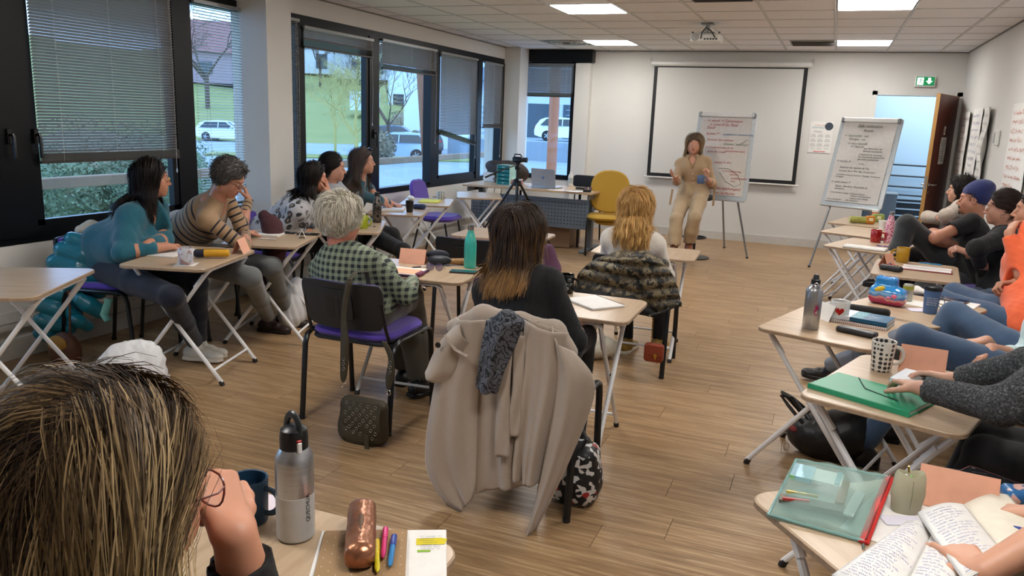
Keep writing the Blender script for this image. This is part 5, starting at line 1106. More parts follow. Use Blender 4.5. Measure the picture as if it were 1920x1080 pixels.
    if inner is not None:
        S=Sdf(); R=np.array([ls,fs,sp]); S.ell(N0-sp*.22,(.145*bs,.102*bs,.17),R,k=.05); S.chain([N0-sp*.25,N0-sp*.4,pel+z*.08],[.105,.108,.112],k=.06)
        for i in (-1,1): S.ell(N0-sp*.19+fs*.07+ls*.065*i,(.058,)*3,R,k=.06)
        if inner[1]=='turtle': S.cap(N0-sp*.05,N0+sp*.065,.066,.060,k=.02); S.cap(N0+sp*.075,N0+sp*.2,.05,.06,k=.004,op=1)
        else: S.cap(N0+sp*.05+fs*.06,N0-sp*.085+fs*.14,.085,.03,k=.006,op=1); S.cap(N0-sp*.02,N0+sp*.3,.1,.2,k=.005,op=1)
        sdf_obj('undershirt',S,ht,inner[0],root,off,amp=.002,freq=16)
    if pants is not None and legs:
        S=Sdf(); S.ell(pel+z*.0,(.168*bs,.135*bs,.115),np.array([lf,fw,z]),k=.05,u=0)
        if tuck: S.ell(pel+z*.08,(.145*bs,.118*bs,.11),np.array([lf,fw,z]),k=.05)
        lw=pants[1] if isinstance(pants,tuple) else 0
        for i in (0,1): S.chain([hips[i]+z*.005,hips[i]*.5+kn[i]*.5,kn[i],kn[i]*.5+ft[i]*.5,ft[i]+z*.02],[.092*bs+lw*.3,.080*bs+lw*.4,.062*bs+lw*.5,.056*bs+lw,.046*bs+lw],k=.025,u=(0,1)); S.cap(ft[i]-z*.01,ft[i]-z*.12,.045*bs+lw,.07,k=.004,op=1)
        sdf_obj('trousers',S,.010,pants[0] if isinstance(pants,tuple) else pants,root,off,amp=fold*.8,freq=9,seed=3)
    if shoe is not None and legs:
        for i in (0,1):
            f_=ft[i]; g=np.array([f_[0],f_[1],0]); zz=f_[2]-.09; S=Sdf(); d=A3(td[i]); lt=np.cross(z,d); R=np.array([lt,d,z]); b=z*zz
            S.cap(g+b+z*.045-d*.04,g+b+z*.042+d*.07,.040,.036,k=.02); S.ell(g+b+z*.030+d*.13,(.042,.055,.028),R,k=.03); S.cap(g+b+z*.045,g+b+z*.085,.044,.044,k=.02); S.box(g+b-z*.03+d*.03,(.2,.3,.03),R,rd=.002,k=.004,op=1)
            o=sdf_obj('shoe',S,.006,shoe[0],root,off)
            q=MB().prism([(lt[0]*x+d[0]*y+g[0]-off[0],lt[1]*x+d[1]*y+g[1]-off[1]) for x,y in [(-.03,-.075),(.03,-.075),(.042,-.03),(.036,.04),(.047,.11),(.035,.165),(0,.185),(-.035,.165),(-.047,.11),(-.036,.04),(-.042,-.03)][::-1]],zz+.0,zz+.024,bev=.004)
            if q.v: part('sole',q,shoe[1],o)
    if hair_ is not None:
        hk=dict(hair_); coll=hk.pop('coll',None)
        if coll is None: coll=[(sh[0],sh[1],.085),(N0+sp*.04,N0-sp*.1,.075),(N0-sp*.12,pel+z*.2,.135)]
        hair(root,off,hd,Fm,hs,coll=coll,**hk)
    return dict(root=root,T=lambda p:T(p)-A3(off),Tw=T,off=A3(off),sh=sh,el=el,N0=N0,sp=sp,fs=fs,ls=ls,Fm=Fm,hs=hs)
def glasses(P,mat,r=.021,ry=.018,sq=1.,tilt=0):
    T=P['T']; L=[]
    b=MB()
    for sx in (-1,1):
        ring=[T((sx*.032+r*math.copysign(abs(math.cos(a))**sq,math.cos(a)),.103,-.004+ry*math.copysign(abs(math.sin(a))**sq,math.sin(a)))) for a in np.linspace(0,2*PI,17)[:-1]]
        b.tube(ring,.0013,5,closed=True); b.tube([T((sx*(.032+r),.102,.004)),T((sx*.072,.08,.006)),T((sx*.079,.0,.002)),T((sx*.077,-.012,-.010))],.0013,5)
        L.append(ring)
    b.tube([T((-.011,.104,.0)),T((0,.108,.003)),T((.011,.104,.0))],.0013,5); g=part('glasses',b,mat,P['root'])
    lm=N('lens'); tb=lm.n('BsdfTransparent'); gb=lm.n('BsdfGlossy'); gb.inputs['Roughness'].default_value=.03; mx=lm.n('MixShader'); mx.inputs[0].default_value=.10; lm.l(tb.outputs[0],mx.inputs[1]); lm.l(gb.outputs[0],mx.inputs[2]); lm.l(mx.outputs[0],lm.o.inputs[0])
    for ring in L: part('lens',MB().add(ring,[tuple(range(len(ring)))]),lm.m,g,False)
def earring(P,sx,mat,kind='stud'):
    T=P['T']; q=MB()
    if kind=='stud': q.ell(T((sx*.082,-.004,-.042)),.005,8,6)
    elif kind=='hoop': q.tube([Vector(T((sx*.080,-.004+.013*math.sin(a),-.052+.013*math.cos(a)))) for a in np.linspace(0,2*PI,13)[:-1]],.0015,5,closed=True)
    else: q.tube([T((sx*.081,-.004,-.042)),T((sx*.082,-.004,-.058))],.001,4).ell(T((sx*.082,-.004,-.064)),.006,8,6)
    part('earring',q,mat,P['root'])
# ---------------- people ----------------
def V3(*a): return np.array(a,float)
q3=lambda x,y,z: A3(Zp(x,y,z)); d3=lambda x,y,d: A3(Dp(x,y,d)); dir_=lambda a,b: unit(A3(b)-A3(a))
TEALK=cloth('teal_knit','#0b5263','#0e6174',30,900,.4); BLKC=cloth('black_cloth','#070708','#0c0c0e',sheen=.05); GREYS=cloth('grey_sweat','#8d8f93','#a2a4a8',12); DKTEAL=cloth('dark_teal_cloth','#0a3a48','#0d4858'); CREAM=cloth('cream_fuzzy','#c9c1b4','#ded7cb',40,300,.9,bd=.004,sheen=.8)
BLKNIT=cloth('black_knit','#08090b','#0d0f12',rib=38,bs=.6,bd=.003,sheen=.05); KHAKI=cloth('khaki_cloth','#94795a','#a78b69',6); JEAN=cloth('blue_jeans','#263c58','#3b5674',14,700,.5); JEAN2=cloth('light_jeans','#3f5d78','#587793',10,700,.5); DJEAN=cloth('dark_jeans','#1b1d20','#2a2d31',12,700,.5); NAVY=cloth('navy_trousers','#0b1120','#101930',sheen=.1); OLIVE=cloth('olive_trousers','#403b30','#524c3f',8); GTRO=cloth('grey_green_trousers','#55585a','#6b6d6b',8)
BEIGEK=cloth('beige_knit','#a8998a','#baac9d',20,700,.5); ORANGE=cloth('orange_fleece','#d9562c','#ef6c3c',20,500,.3); MINT=cloth('pale_blouse','#a9c4c8','#c4d8da',6)
s=N('charcoal_boucle'); v=s.obj(); n_=s.noise(v,150,4,.65); GBOU=s.pbr(s.ramp(n_,[(.35,'#1c1d1f'),(.55,'#45474a'),(.72,'#808284')]),.95,bump=n_,bs=.9,bd=.004)
s=N('striped_knit'); u=s.attr('U','Fac'); fr_=s.math('FRACT',s.math('MULTIPLY',u,14.5)); m_=s.math('MULTIPLY',s.math('LESS_THAN',fr_,.28),s.math('GREATER_THAN',u,.19)); STRP=s.pbr(s.mix(m_,'#9c7f60','#12141f'),.85,bump=s.noise(s.obj(),500,2),bs=.3,bd=.001,sheen=.2)
s=N('leopard_knit'); v=s.obj(); nv=s.n('VectorMath',operation='ADD'); s.l(v,nv.inputs[0]); sc_=s.n('VectorMath',operation='SCALE'); s.l(s.noise(v,14,2,out='Color'),sc_.inputs[0]); sc_.inputs['Scale'].default_value=.05; s.l(sc_.outputs[0],nv.inputs[1]); d_=s.vor(nv.outputs[0],17,rnd=.75); br=s.noise(v,38,2)
ring=s.math('MULTIPLY',s.math('MULTIPLY',s.math('GREATER_THAN',d_,.20),s.math('LESS_THAN',d_,.46)),s.math('GREATER_THAN',br,.34)); cen=s.math('LESS_THAN',d_,.24); LEO=s.pbr(s.mix(ring,s.mix(cen,'#b3b3b8','#8a7460'),'#15161c'),.95,bump=s.noise(v,260,3),bs=.8,bd=.004,sheen=.5)
def gingham(name,ang,a,b,c,f=34):
    s=N(name); v=s.obj(rot=(0,0,ang)); sp=s.n('SeparateXYZ'); s.l(v,sp.inputs[0]); g=[s.math('GREATER_THAN',s.math('FRACT',s.math('MULTIPLY',sp.outputs[i],f)),.5) for i in (0,2)]
    return s.pbr(s.mix(s.math('MULTIPLY',s.math('ADD',g[0],g[1]),.5),a,s.mix(s.math('GREATER_THAN',s.math('ADD',g[0],g[1]),1.5),b,c)),.85,bump=s.noise(v,500,2),bs=.3,bd=.001)
GING=gingham('green_gingham',-.15,'#86907a','#3f4a3e','#1a2024',31)
WSH=(M('#d8d5cc',.5),M('#e5e2da',.5)); BSH=(M('#17171a',.4),M('#0e0e10',.5)); BRSH=(M('#33221d',.5),M('#1b1412',.6)); TSH=(M('#8f6f2a',.6),M('#e0ddd2',.5))
DKH=dict(root=['#120d0c','#1c1512','#171110'],tip=['#1a1311','#241a16','#1f1613'])
# 1 teal cardigan woman
hd=d3(284,334,4.78); pel=V3(-4.10,3.54,.575)
P=person('woman with shoulder-length dark hair in a teal cardigan, arms folded on the table',hd,(49,2,0),pel,22,wr=(q3(276,458,.765),q3(312,462,.745)),elb=(q3(345,440,.74),q3(250,475,.72)),
 hd_dir=(dir_(q3(276,458,.755),q3(250,463,.74)),dir_(q3(312,462,.74),q3(340,457,.73))),palm=((0,0,-1),(0,0,-1)),knee=(q3(330,540,.54)+V3(0,.16,0),q3(322,556,.55)),foot=(V3(-3.62,3.75,.09),q3(366,648,.10)),toe=(V3(1,.3,0),V3(1,.25,0)),
 top=TEALK,sleeve=.84,cuff=False,cape=.012,neck='open',inner=(BLKC,'v'),pants=NAVY,shoe=WSH,loosen=.010,fold=.004,skin='#c48a6e',
 hair_=dict(n_g=420,length=.33,cols=DKH,part_x=-.018,vol=.028,back=.5,seed=3,wave=.006,w=.004,m=10,grav=.5,side_min=.0))
glasses(P,GOLD,.019,.016); root_teal=P['root']
for k in range(5): pass
# 2 striped sweater woman
hd=d3(430,334,5.02); pel=V3(-4.16,4.12,.575); eL=q3(486,430,.745); dL=proj(eL)[2]
P=person('woman with short grey-brown hair and glasses in a striped beige sweater, hand at her face',hd,(14,30,0),pel,20,wr=(d3(466,374,dL-.02),q3(462,436,.745)),elb=(eL,q3(418,446,.76)),
 hd_dir=(dir_(d3(466,374,dL-.02),d3(455,340,dL-.06)),dir_(q3(462,436,.74),q3(482,431,.73))),palm=((-.75,-.6,.1),(0,0,-1)),curl=((50,60,30),(20,20,15)),knee=(q3(510,500,.56),q3(470,520,.56)),foot=(V3(-3.62,4.62,.09),V3(-3.62,4.42,.09)),toe=(V3(1,.2,0),V3(1,.1,0)),
 top=STRP,sleeve=1.,pants=GTRO,shoe=BRSH,skin='#bd8871',brow='#4a423d',belly=.02,fold=.003,
 hair_=dict(n_g=420,length=.085,att_lo=-.09,cols=dict(root=['#3b3735','#4a4644','#5a5654'],tip=['#4e4a48','#5f5b58','#6d6966']),part_x=-.02,vol=.030,back=.9,seed=5,w=.004,m=8,grav=.1,lift=.45,wave=.006,side_min=-.02,scatter=.10,neckz=-.06,clump=.010))
glasses(P,M('#17181c',.3),.021,.016,.7); part('wrist_band',MB().tube([(p[0],p[1],p[2]) for p in [A3(d3(466,377,dL-.02))-P['off']+V3(.03*math.cos(a),.022*math.sin(a),.003*math.cos(a)) for a in np.linspace(0,2*PI,15)[:-1]]],.006,5,closed=True,flat=1.6),M('#101218',.4),P['root']); earring(P,1,GOLD,'drop')
# 3 leopard cardigan woman
hd=d3(588,333,5.95); pel=V3(-4.02,4.95,.575); eL=q3(606,424,.745); dL=proj(eL)[2]
P=person('woman with dark chin-length hair in a leopard-spot cardigan resting chin on hand',hd,(41,2,0),pel,18,wr=(d3(618,364,5.95),V3(-3.66,4.96,.66)),elb=(d3(612,400,6.0),V3(-3.9,4.7,.6)),
 hd_dir=(dir_(d3(618,364,5.95),d3(611,340,5.95)),dir_(q3(575,436,.74),q3(600,431,.74))),palm=((-.8,-.3,.2),(0,0,-1)),curl=((45,50,30),(20,20,15)),knee=(V3(-3.55,5.25,.56),V3(-3.5,5.05,.56)),foot=(V3(-3.45,5.3,.09),V3(-3.4,5.08,.09)),
 top=LEO,sleeve=1.,neck='open',inner=(cloth('olive_roll_neck','#2c3026','#383c31'),'turtle'),pants=BLKC,shoe=BSH,loosen=.016,skin='#c08468',fold=.005,bs=1.02,
 hair_=dict(n_g=380,length=.225,cols=DKH,part_x=-.02,vol=.022,back=.75,seed=8,w=.004,m=10,grav=.42,side_min=.03,tipvar=.15,neckz=-.06))
earring(P,1,M('#efe6cf',.3),'drop')
# 4 grey sweatshirt woman
hd=d3(625,314,6.62); pel=V3(-4.02,5.72,.575)
P=person('woman with dark tied-back hair in a grey sweatshirt, arms crossed',hd,(33,4,0),pel,22,wr=(V3(-3.84,5.50,.86),V3(-3.80,5.68,.86)),elb=(d3(668,384,6.7),V3(-3.82,5.36,.82)),
 hd_dir=((-.3,-1,.0),(-.2,1,0)),palm=((-1,0,0),(-1,0,0)),top=GREYS,sleeve=1.,pants=BLKC,shoe=BSH,loosen=.014,skin='#c39078',fold=.006,knee=(V3(-3.7,5.75,.56),V3(-3.68,5.55,.56)),foot=(V3(-3.6,5.8,.09),V3(-3.6,5.6,.09)),
 hair_=dict(n_g=300,length=.24,cols=DKH,comb=(0,-1,-.3),vol=.014,seed=10,w=.004,m=10,grav=.2,side_min=.01,neckz=-.05,front=.08))
# 5 teal top woman
hd=d3(680,302,6.98); pel=V3(-4.22,6.15,.575); 
P=person('woman with long wavy brown hair and sunglasses on her head in a dark teal blouse',hd,(34,-2,0),pel,22,wr=(V3(-3.85,6.25,.76),q3(738,383,.735)),elb=(V3(-4.0,6.45,.80),q3(712,382,.84)),
 hd_dir=((1,.2,0),dir_(q3(738,383,.73),q3(758,387,.73))),top=DKTEAL,sleeve=.85,neck='v',pants=BLKC,shoe=BSH,skin='#bf8c74',knee=(q3(755,470,.5),q3(735,440,.56)),foot=(V3(-3.5,6.6,.09),V3(-3.5,6.35,.09)),
 hair_=dict(n_g=460,length=.50,cols=dict(root=['#3a3230','#463c3a','#514542'],tip=['#5a4838','#6b5442','#4d3f38']),part_x=.0,vol=.024,back=.8,seed=14,w=.004,m=10,grav=.45,wave=.012,side_min=.04,front=.082))
T=P['T']; q=MB()
for sx in (-1,1): q.ell(T((sx*.030,.072,.108)),(.024,.014,.016),10,6)
q.tube([T((-.055,.06,.105)),T((0,.078,.115)),T((.055,.06,.105))],.003,5); q.tube([T((-.06,.06,.10)),T((-.088,-.02,.05))],.003,5); q.tube([T((.06,.06,.10)),T((.088,-.02,.05))],.003,5); part('sunglasses',q,M('#2a3540',.1),P['root']); earring(P,1,GOLD,'drop')
# 6 white-haired person
hd=d3(640,413,3.95); pel=V3(-2.16,3.38,.575)
P=person('person with short white hair in a green and black checked shirt seen from behind',hd,(72,6,0),pel,80,wr=(V3(-2.20,3.66,.70),V3(-2.02,3.66,.69)),elb=(V3(-2.42,3.45,.60),V3(-1.78,3.50,.50)),
 hd_dir=((.6,.8,0),(-.3,1,0)),top=GING,sleeve=1.,pants=(OLIVE,.028),shoe=BSH,loosen=.014,skin='#bb7b67',fold=.005,bs=.98,hs=1.0,brow='#b9b2a6',bust=.4,lips='#a66a60',neckoff=(.0,-.03,-.165),belly=.02,
 knee=(V3(-2.25,3.85,.56),q3(768,556,.56)),foot=(V3(-2.2,3.9,.09),q3(788,712,.10)),toe=(V3(0,1,0),V3(.35,.9,0)),
 hair_=dict(n_g=620,length=.10,att_lo=-.10,cols=dict(root=['#b9b1a0','#c9c1b0','#d8d0bf'],tip=['#cfc8b8','#ddd6c8','#e6e0d2']),part_x=.03,back=.55,conv=.5,vol=.034,seed=20,w=.0028,m=16,grav=.22,lift=.55,side_min=.0,neckz=-.08,clump=.010,scatter=.03,tipvar=.2,front=.07))
# 7 black sweater woman
hd=d3(972,438,3.32); pel=V3(-1.10,2.98,.575)
P=person('woman with straight brown to blonde hair in a black ribbed sweater seen from behind',hd,(97,4,0),pel,92,wr=(V3(-1.22,3.27,.68),V3(-.99,3.27,.68)),elb=(V3(-1.42,2.96,.50),V3(-.79,2.96,.50)),
 hd_dir=((.4,.9,0),(-.4,.9,0)),top=BLKNIT,sleeve=1.,pants=BLKC,shoe=BSH,loosen=.003,skin='#c9967c',shw=.150,bs=.97,hs=.98,
 hair_=dict(n_g=700,length=.265,cols=dict(root=['#241a15','#30231b','#3d2c22'],tip=['#97703f','#b0854f','#7a5734'],t0=.4,t1=1.0),part_x=-.01,conv=.1,vol=.034,back=.55,seed=22,w=.0030,m=12,grav=.5,side_min=.0,tipvar=.10,clump=.010,front=.08,fly=.03))
# 8 cream sweater woman
hd=d3(1192,389,4.92); pel=V3(-1.12,4.93,.575)
P=person('woman with wavy strawberry-blonde hair in a fuzzy cream sweater seen from behind',hd,(97,3,0),pel,92,wr=(V3(-1.22,5.20,.68),V3(-1.0,5.20,.68)),elb=(V3(-1.40,4.90,.50),V3(-.82,4.90,.50)),
 hd_dir=((.4,.9,0),(-.4,.9,0)),top=CREAM,sleeve=1.,pants=BLKC,shoe=TSH,loosen=.010,skin='#d0a087',shw=.150,bs=.95,knee=(V3(-1.26,5.35,.56),V3(-1.0,5.35,.56)),foot=(V3(-1.18,5.2,.09),V3(-.98,5.3,.09)),toe=(V3(.1,1,0),V3(.1,1,0)),
 hair_=dict(n_g=560,length=.265,cols=dict(root=['#86602f','#966e3a','#a57c48'],tip=['#c69a5c','#d4ab6e','#b98c50'],t0=.0,t1=.7),part_x=.0,conv=.2,vol=.036,back=.6,seed=25,w=.0034,m=11,grav=.45,wave=.014,curl=15,side_min=.0,tipvar=.2,front=.08,fly=.05))
# 9 presenter
dz=9.15; hd=d3(1302,270,dz); pel=d3(1302,355,dz+.12); pel[2]=max(pel[2],.80)
KH2=cloth('khaki_trousers','#9a8262','#ad9574',6)
P=person('presenter with shoulder-length ash-blonde hair in a khaki shirt and trousers holding a blue mug',hd,(276,4,4),pel,276,wr=(d3(1324,334,dz-.20),d3(1266,334,dz-.28)),elb=(d3(1338,352,dz-.0),d3(1268,350,dz+.0)),
 hd_dir=(dir_(d3(1324,334,dz-.2),d3(1331,318,dz-.25)),dir_(d3(1266,334,dz-.28),d3(1253,320,dz-.42))),palm=((-.9,0,.15),(.5,-.1,.9)),curl=((60,70,35),(12,15,10)),
 knee=(d3(1302,408,dz-.35),d3(1268,412,dz-.30)),foot=(d3(1292,457,dz-.18),d3(1264,462,dz-.35)),toe=(V3(.3,-1,0),V3(-.2,-1,0)),
 top=KHAKI,topu='shirt',sleeve=.80,neck='v',pants=(KH2,.022),shoe=(M('#7a4526',.5),M('#2a1c14',.6)),skin='#c9957b',lips='#a85a50',loosen=.007,shw=.148,tuck=True,fold=.005,h=.0045,brow='#5a4636',
 hair_=dict(n_g=420,length=.25,cols=dict(root=['#5f4c38','#6f5a44','#4f4030'],tip=['#9a8060','#b3986f','#86704f'],t0=.05,t1=.7),part_x=.01,vol=.030,back=.35,seed=31,w=.004,m=10,grav=.5,side_min=.01,tipvar=.2,front=.062))
o_=P['off']; sp,fs,ls,N0=P['sp'],P['fs'],P['ls'],P['N0']; bc=pel+V3(0,0,.155)-o_; part('belt',MB().tube([tuple(bc+V3(.128*math.cos(a),.108*math.sin(a),0)) for a in np.linspace(0,2*PI,25)[:-1]],.006,6,closed=True,flat=3.2),M('#5a2f1b',.4),P['root']); part('belt_buckle',MB().rbox(tuple(bc+V3(.01,-.116,0)),(.03,.010,.03),.003),M('#c9b88a',.3,.8),P['root'])
part('necklace',MB().tube([tuple(N0-o_+fs*(.052+.05*math.sin(PI*u))+ls*(.062-.124*u)-sp*(.0+.115*math.sin(PI*u))) for u in np.linspace(0,1,13)],.0015,4).lathe([(.011,-.002),(.011,.002)],tuple(N0-o_+fs*.118-sp*.125),10,ax=(0,-1,0)),GOLD,P['root'])
for k in range(4): part('button',MB().lathe([(.006,-.002),(.006,.003)],tuple(N0-o_-sp*(.19+.055*k)+fs*(.142-.004*k)),8,ax=tuple(fs)),M('#d9cdb4',.4),P['root'])
for x0,y0,y1,nm in ((1258,355,384,''),(1337,350,386,'')):
    a=A3(d3(x0+3,y0,dz-.02)); b=A3(d3(x0-2 if x0<1300 else x0,y1,dz-.02)); part('sleeve_ribbon',MB().tube([tuple(a-o_),tuple(b-o_)],.004,6,flat=3.5),KHAKI,P['root'])
# stool
p=pel; t=thing('bar_stool','tall black stool with footring that the presenter perches on','stool',(p[0]+.03,p[1]+.10,0)); part('seat',MB().lathe([(.001,.70),(.16,.70),(.185,.715),(.185,.745),(.16,.765),(.001,.765)],seg=24),M('#17181b',.5),t); part('column',MB().lathe([(.026,.02),(.026,.70)],seg=12),STL,t)
part('base',MB().lathe([(.2,0),(.2,.012),(.03,.03),(.026,.05)],seg=24),STL,t); part('foot_ring',MB().tube([(.14*math.cos(a),.14*math.sin(a),.25) for a in np.linspace(0,2*PI,21)[:-1]],.010,8,closed=True).tube([(0,0,.25),(.14,0,.25)],.008,6),STL,t)
# 10 curly-haired woman
hd=d3(1802,356,6.75); pel=V3(1.12,7.52,.575)
P=person('woman with dark curly hair in a beige knit sweater, arms crossed, by the open door',hd,(170,0,0),pel,165,wr=(V3(.95,7.56,.84),V3(.92,7.58,.87)),elb=(d3(1752,428,6.62),V3(.86,7.72,.86)),hd_dir=((.2,1,0),(.2,-1,0)),palm=((1,0,0),(1,0,0)),
 top=BEIGEK,sleeve=1.,pants=BLKC,shoe=BSH,loosen=.012,skin='#c8977e',
 hair_=dict(n_g=480,length=.26,cols=DKH,part_x=.0,vol=.034,back=.7,seed=41,w=.0045,m=6,grav=.3,wave=.016,curl=26,side_min=.02,clump=.012,lift=.5,scatter=.08))
# 11 man in beanie
hd=d3(1826,374,6.0); pel=d3(1812,528,5.95)
P=person('man in a blue knit beanie and black t-shirt with crossed bare arms',hd,(171,2,-4),pel,165,wr=(d3(1795,462,5.95),d3(1776,462,6.1)),elb=(d3(1752,455,5.85),d3(1745,462,6.15)),hd_dir=((1,.3,-.05),(1,-.9,-.1)),palm=((.2,1,0),(.1,.8,.2)),curl=((25,30,20),(35,40,25)),
 top=BLKC,topu='t_shirt',sleeve=.28,pants=(DJEAN,.01),shoe=BSH,male=True,skin='#bd8468',bust=0,hs=1.0,bs=1.06,shw=.19,brow='#2b1d16',lips='#9a5c50',fold=.005,
 knee=(d3(1735,540,5.8),d3(1700,420,5.95)),foot=(V3(.45,5.9,.09),d3(1668,520,5.9)),toe=(V3(-1,.2,0),V3(-1,.2,0)),hair_=None)
T,Tw=P['T'],P['Tw']; S=Sdf(); F_=P['Fm']; S.ell(Tw((0,-.022,.05)),(.084,.105,.088),F_,k=.02); S.ell(Tw((0,-.05,.015)),(.080,.078,.07),F_,k=.03); S.ell(Tw((0,-.06,.10)),(.06,.07,.05),F_,k=.05); S.box(Tw((0,.13,-.08)),(.15,.12,.115),F_,rd=.01,k=.006,op=1); S.box(Tw((0,.0,-.12)),(.15,.2,.085),F_,rd=.01,k=.006,op=1)
sdf_obj('beanie',S,.006,cloth('navy_beanie','#14205a','#1a2a70',10,rib=60,bs=.8,bd=.003),P['root'],P['off'],amp=.0015)
S=Sdf(); S.ell(Tw((0,.074,-.078)),(.036,.026,.036),F_,k=.01); S.ell(Tw((.046,.03,-.065)),(.012,.04,.03),F_,k=.01); S.ell(Tw((-.046,.03,-.065)),(.012,.04,.03),F_,k=.01); S.ell(Tw((0,.097,-.065)),(.02,.02,.014),F_,k=.005,op=1)
hair(P['root'],P['off'],hd,P['Fm'],1.0,200,.02,dict(root=['#2b1c14','#3b281c'],tip=['#3b281c']),w=.003,m=4,vol=.004,grav=.3,steps=5,base=False,seed=3,name='sideburn',side_min=-.05)
q=MB()
for k in range(90):
    a=random.uniform(-1,1); p0=T((.03*a,.098-.012*a*a,-.050-.006*abs(a))); q.tube([p0,T((.036*a,.1-.014*a*a,-.062-.012*abs(a)))],[.0016,.0006],3)
for k in range(160):
    a=random.uniform(-1,1); b=random.random(); p0=Vector(T((.040*a,.090-.035*a*a,-.082-.03*b))); q.tube([p0,p0+Vector((-.004,0,-.006))],[.0012,.0005],3)
part('beard',q,M('#3a261b',.6),P['root'])
# 12 bun woman
hd=d3(1880,390,5.3); pel=d3(1880,560,5.3)
P=person('woman with dark tied-up hair and earring in a black top with gold bracelets',hd,(169,4,0),pel,168,wr=(d3(1838,498,5.25),d3(1815,474,5.35)),elb=(d3(1790,508,5.1),d3(1850,520,5.5)),hd_dir=((1,.4,0),(-1,.1,.3)),palm=((0,1,0),(0,.4,-1)),hands=(1,1),curl=((30,30,20),(50,60,30)),
 top=BLKC,sleeve=1.,neck='v',pants=(JEAN,.01),shoe=BSH,loosen=.02,skin='#bc8a73',lips='#9c5a50',knee=(d3(1765,582,5.0),d3(1770,572,5.2)),foot=(V3(.45,4.9,.09),V3(.45,5.15,.09)),toe=(V3(-1,.2,0),V3(-1,.2,0)),
 hair_=dict(n_g=340,length=.16,cols=dict(root=['#241813','#2e1f18'],tip=['#33241c','#2a1c16']),comb=(0,-1,.05),vol=.010,seed=44,w=.004,m=9,grav=.0,side_min=.02,neckz=-.05,lift=.1))
S=Sdf(); Tw=P['Tw']; S.ell(Tw((0,-.125,.03)),(.045,.04,.045),P['Fm'],k=.02); o=sdf_obj('hair_bun',S,.007,cloth('hair_bun_mat','#2a1b15','#3a281f',60,rib=120,bs=.9,bd=.004,sheen=0),P['root'],P['off'],amp=.004,freq=40); earring(P,-1,CHR,'hoop')
w_=A3(d3(1817,468,5.35))-P['off']
for k in range(3): part('bracelet',MB().tube([tuple(w_+V3(.006*k,.034*math.cos(a),.034*math.sin(a)-.004*k)) for a in np.linspace(0,2*PI,17)[:-1]],.003,5,closed=True),GOLD,P['root'])
# 13 orange jacket woman
hd=d3(1940,395,4.40); pel=V3(1.08,4.72,.575)
P=person('woman in a bright orange zip jacket and jeans touching her dark hair',hd,(170,0,0),pel,165,wr=(d3(1892,437,4.3),d3(1905,530,4.25)),elb=(d3(1880,512,4.25),d3(1960,540,4.5)),hd_dir=(dir_(d3(1892,437,4.3),d3(1910,405,4.35)),(-1,-.1,-.15)),palm=((.7,.5,0),(0,-.3,-1)),curl=((35,55,30),(55,65,30)),
 top=ORANGE,topu='jacket',sleeve=1.,neck='v',pants=(JEAN,.008),shoe=BSH,loosen=.018,skin='#b98468',knee=(d3(1762,565,4.4),d3(1790,552,4.7)),foot=(V3(.42,4.3,.09),V3(.45,4.75,.09)),toe=(V3(-1,.2,0),V3(-1,.2,0)),
 hair_=dict(n_g=260,length=.22,cols=DKH,comb=(0,-1,-.2),vol=.014,seed=47,w=.004,m=8,grav=.2,side_min=.02))

# 14 light blouse woman
hd=d3(1980,515,3.30); pel=V3(.98,3.62,.575)
P=person('woman with long blonde hair in pale blouse and jeans, hand on lap, right edge',hd,(165,22,0),pel,160,wr=(d3(1858,655,3.15),d3(1850,640,3.35)),elb=(d3(1925,640,3.2),d3(1960,650,3.4)),hd_dir=(dir_(d3(1858,655,3.15),d3(1795,688,3.1)),(-1,-.2,-.2)),palm=((.2,.1,-1),(0,0,-1)),
 top=MINT,topu='blouse',sleeve=.7,neck='v',pants=(JEAN,.004),shoe=BSH,loosen=.02,skin='#c08e74',fold=.006,knee=(d3(1712,636,3.25),d3(1790,592,3.65)),foot=(q3(1560,690,.11),V3(.3,3.9,.09)),toe=(V3(-1,.3,.0),V3(-1,.2,0)),
 hair_=dict(n_g=420,length=.36,cols=dict(root=['#6f5c40','#8a7450','#5f4e36'],tip=['#b09468','#c4a878','#9a8058'],t0=.0,t1=.6),part_x=.0,vol=.028,back=.3,seed=50,w=.003,m=10,grav=.5,wave=.008,tipvar=.15,clump=.014))
# 15 charcoal cardigan woman
hd=V3(.69,2.74,1.205); pel=V3(.93,2.66,.575); 
wl=q3(1728,728,.785); wr_=q3(1790,712,.775)
P=person('woman in a charcoal boucle cardigan with both hands on a blue book',hd,(165,20,0),pel,165,wr=(wl,wr_),elb=(V3(.489,2.429,.73),q3(1905,740,.86)),hd_dir=(dir_(wl,q3(1678,706,.765)),dir_(wr_,q3(1715,694,.765))),palm=((0,0,-1),(-.2,-.2,-1)),curl=((8,28,22),(8,22,18)),
 top=GBOU,topu='cardigan',sleeve=1.,neck='open',inner=(BLKC,'v'),pants=BLKC,shoe=BSH,loosen=.016,skin='#c79b84',h=.0035,fold=.004,shw=.175,knee=(V3(.60,2.95,.50),V3(.62,3.1,.50)),foot=(V3(.50,3.0,.09),V3(.52,3.2,.09)),toe=(V3(-1,.2,0),V3(-1,.2,0)),
 hair_=dict(n_g=200,length=.3,cols=dict(root=['#6f5c40'],tip=['#b09468']),vol=.02,seed=51,w=.006,m=4))
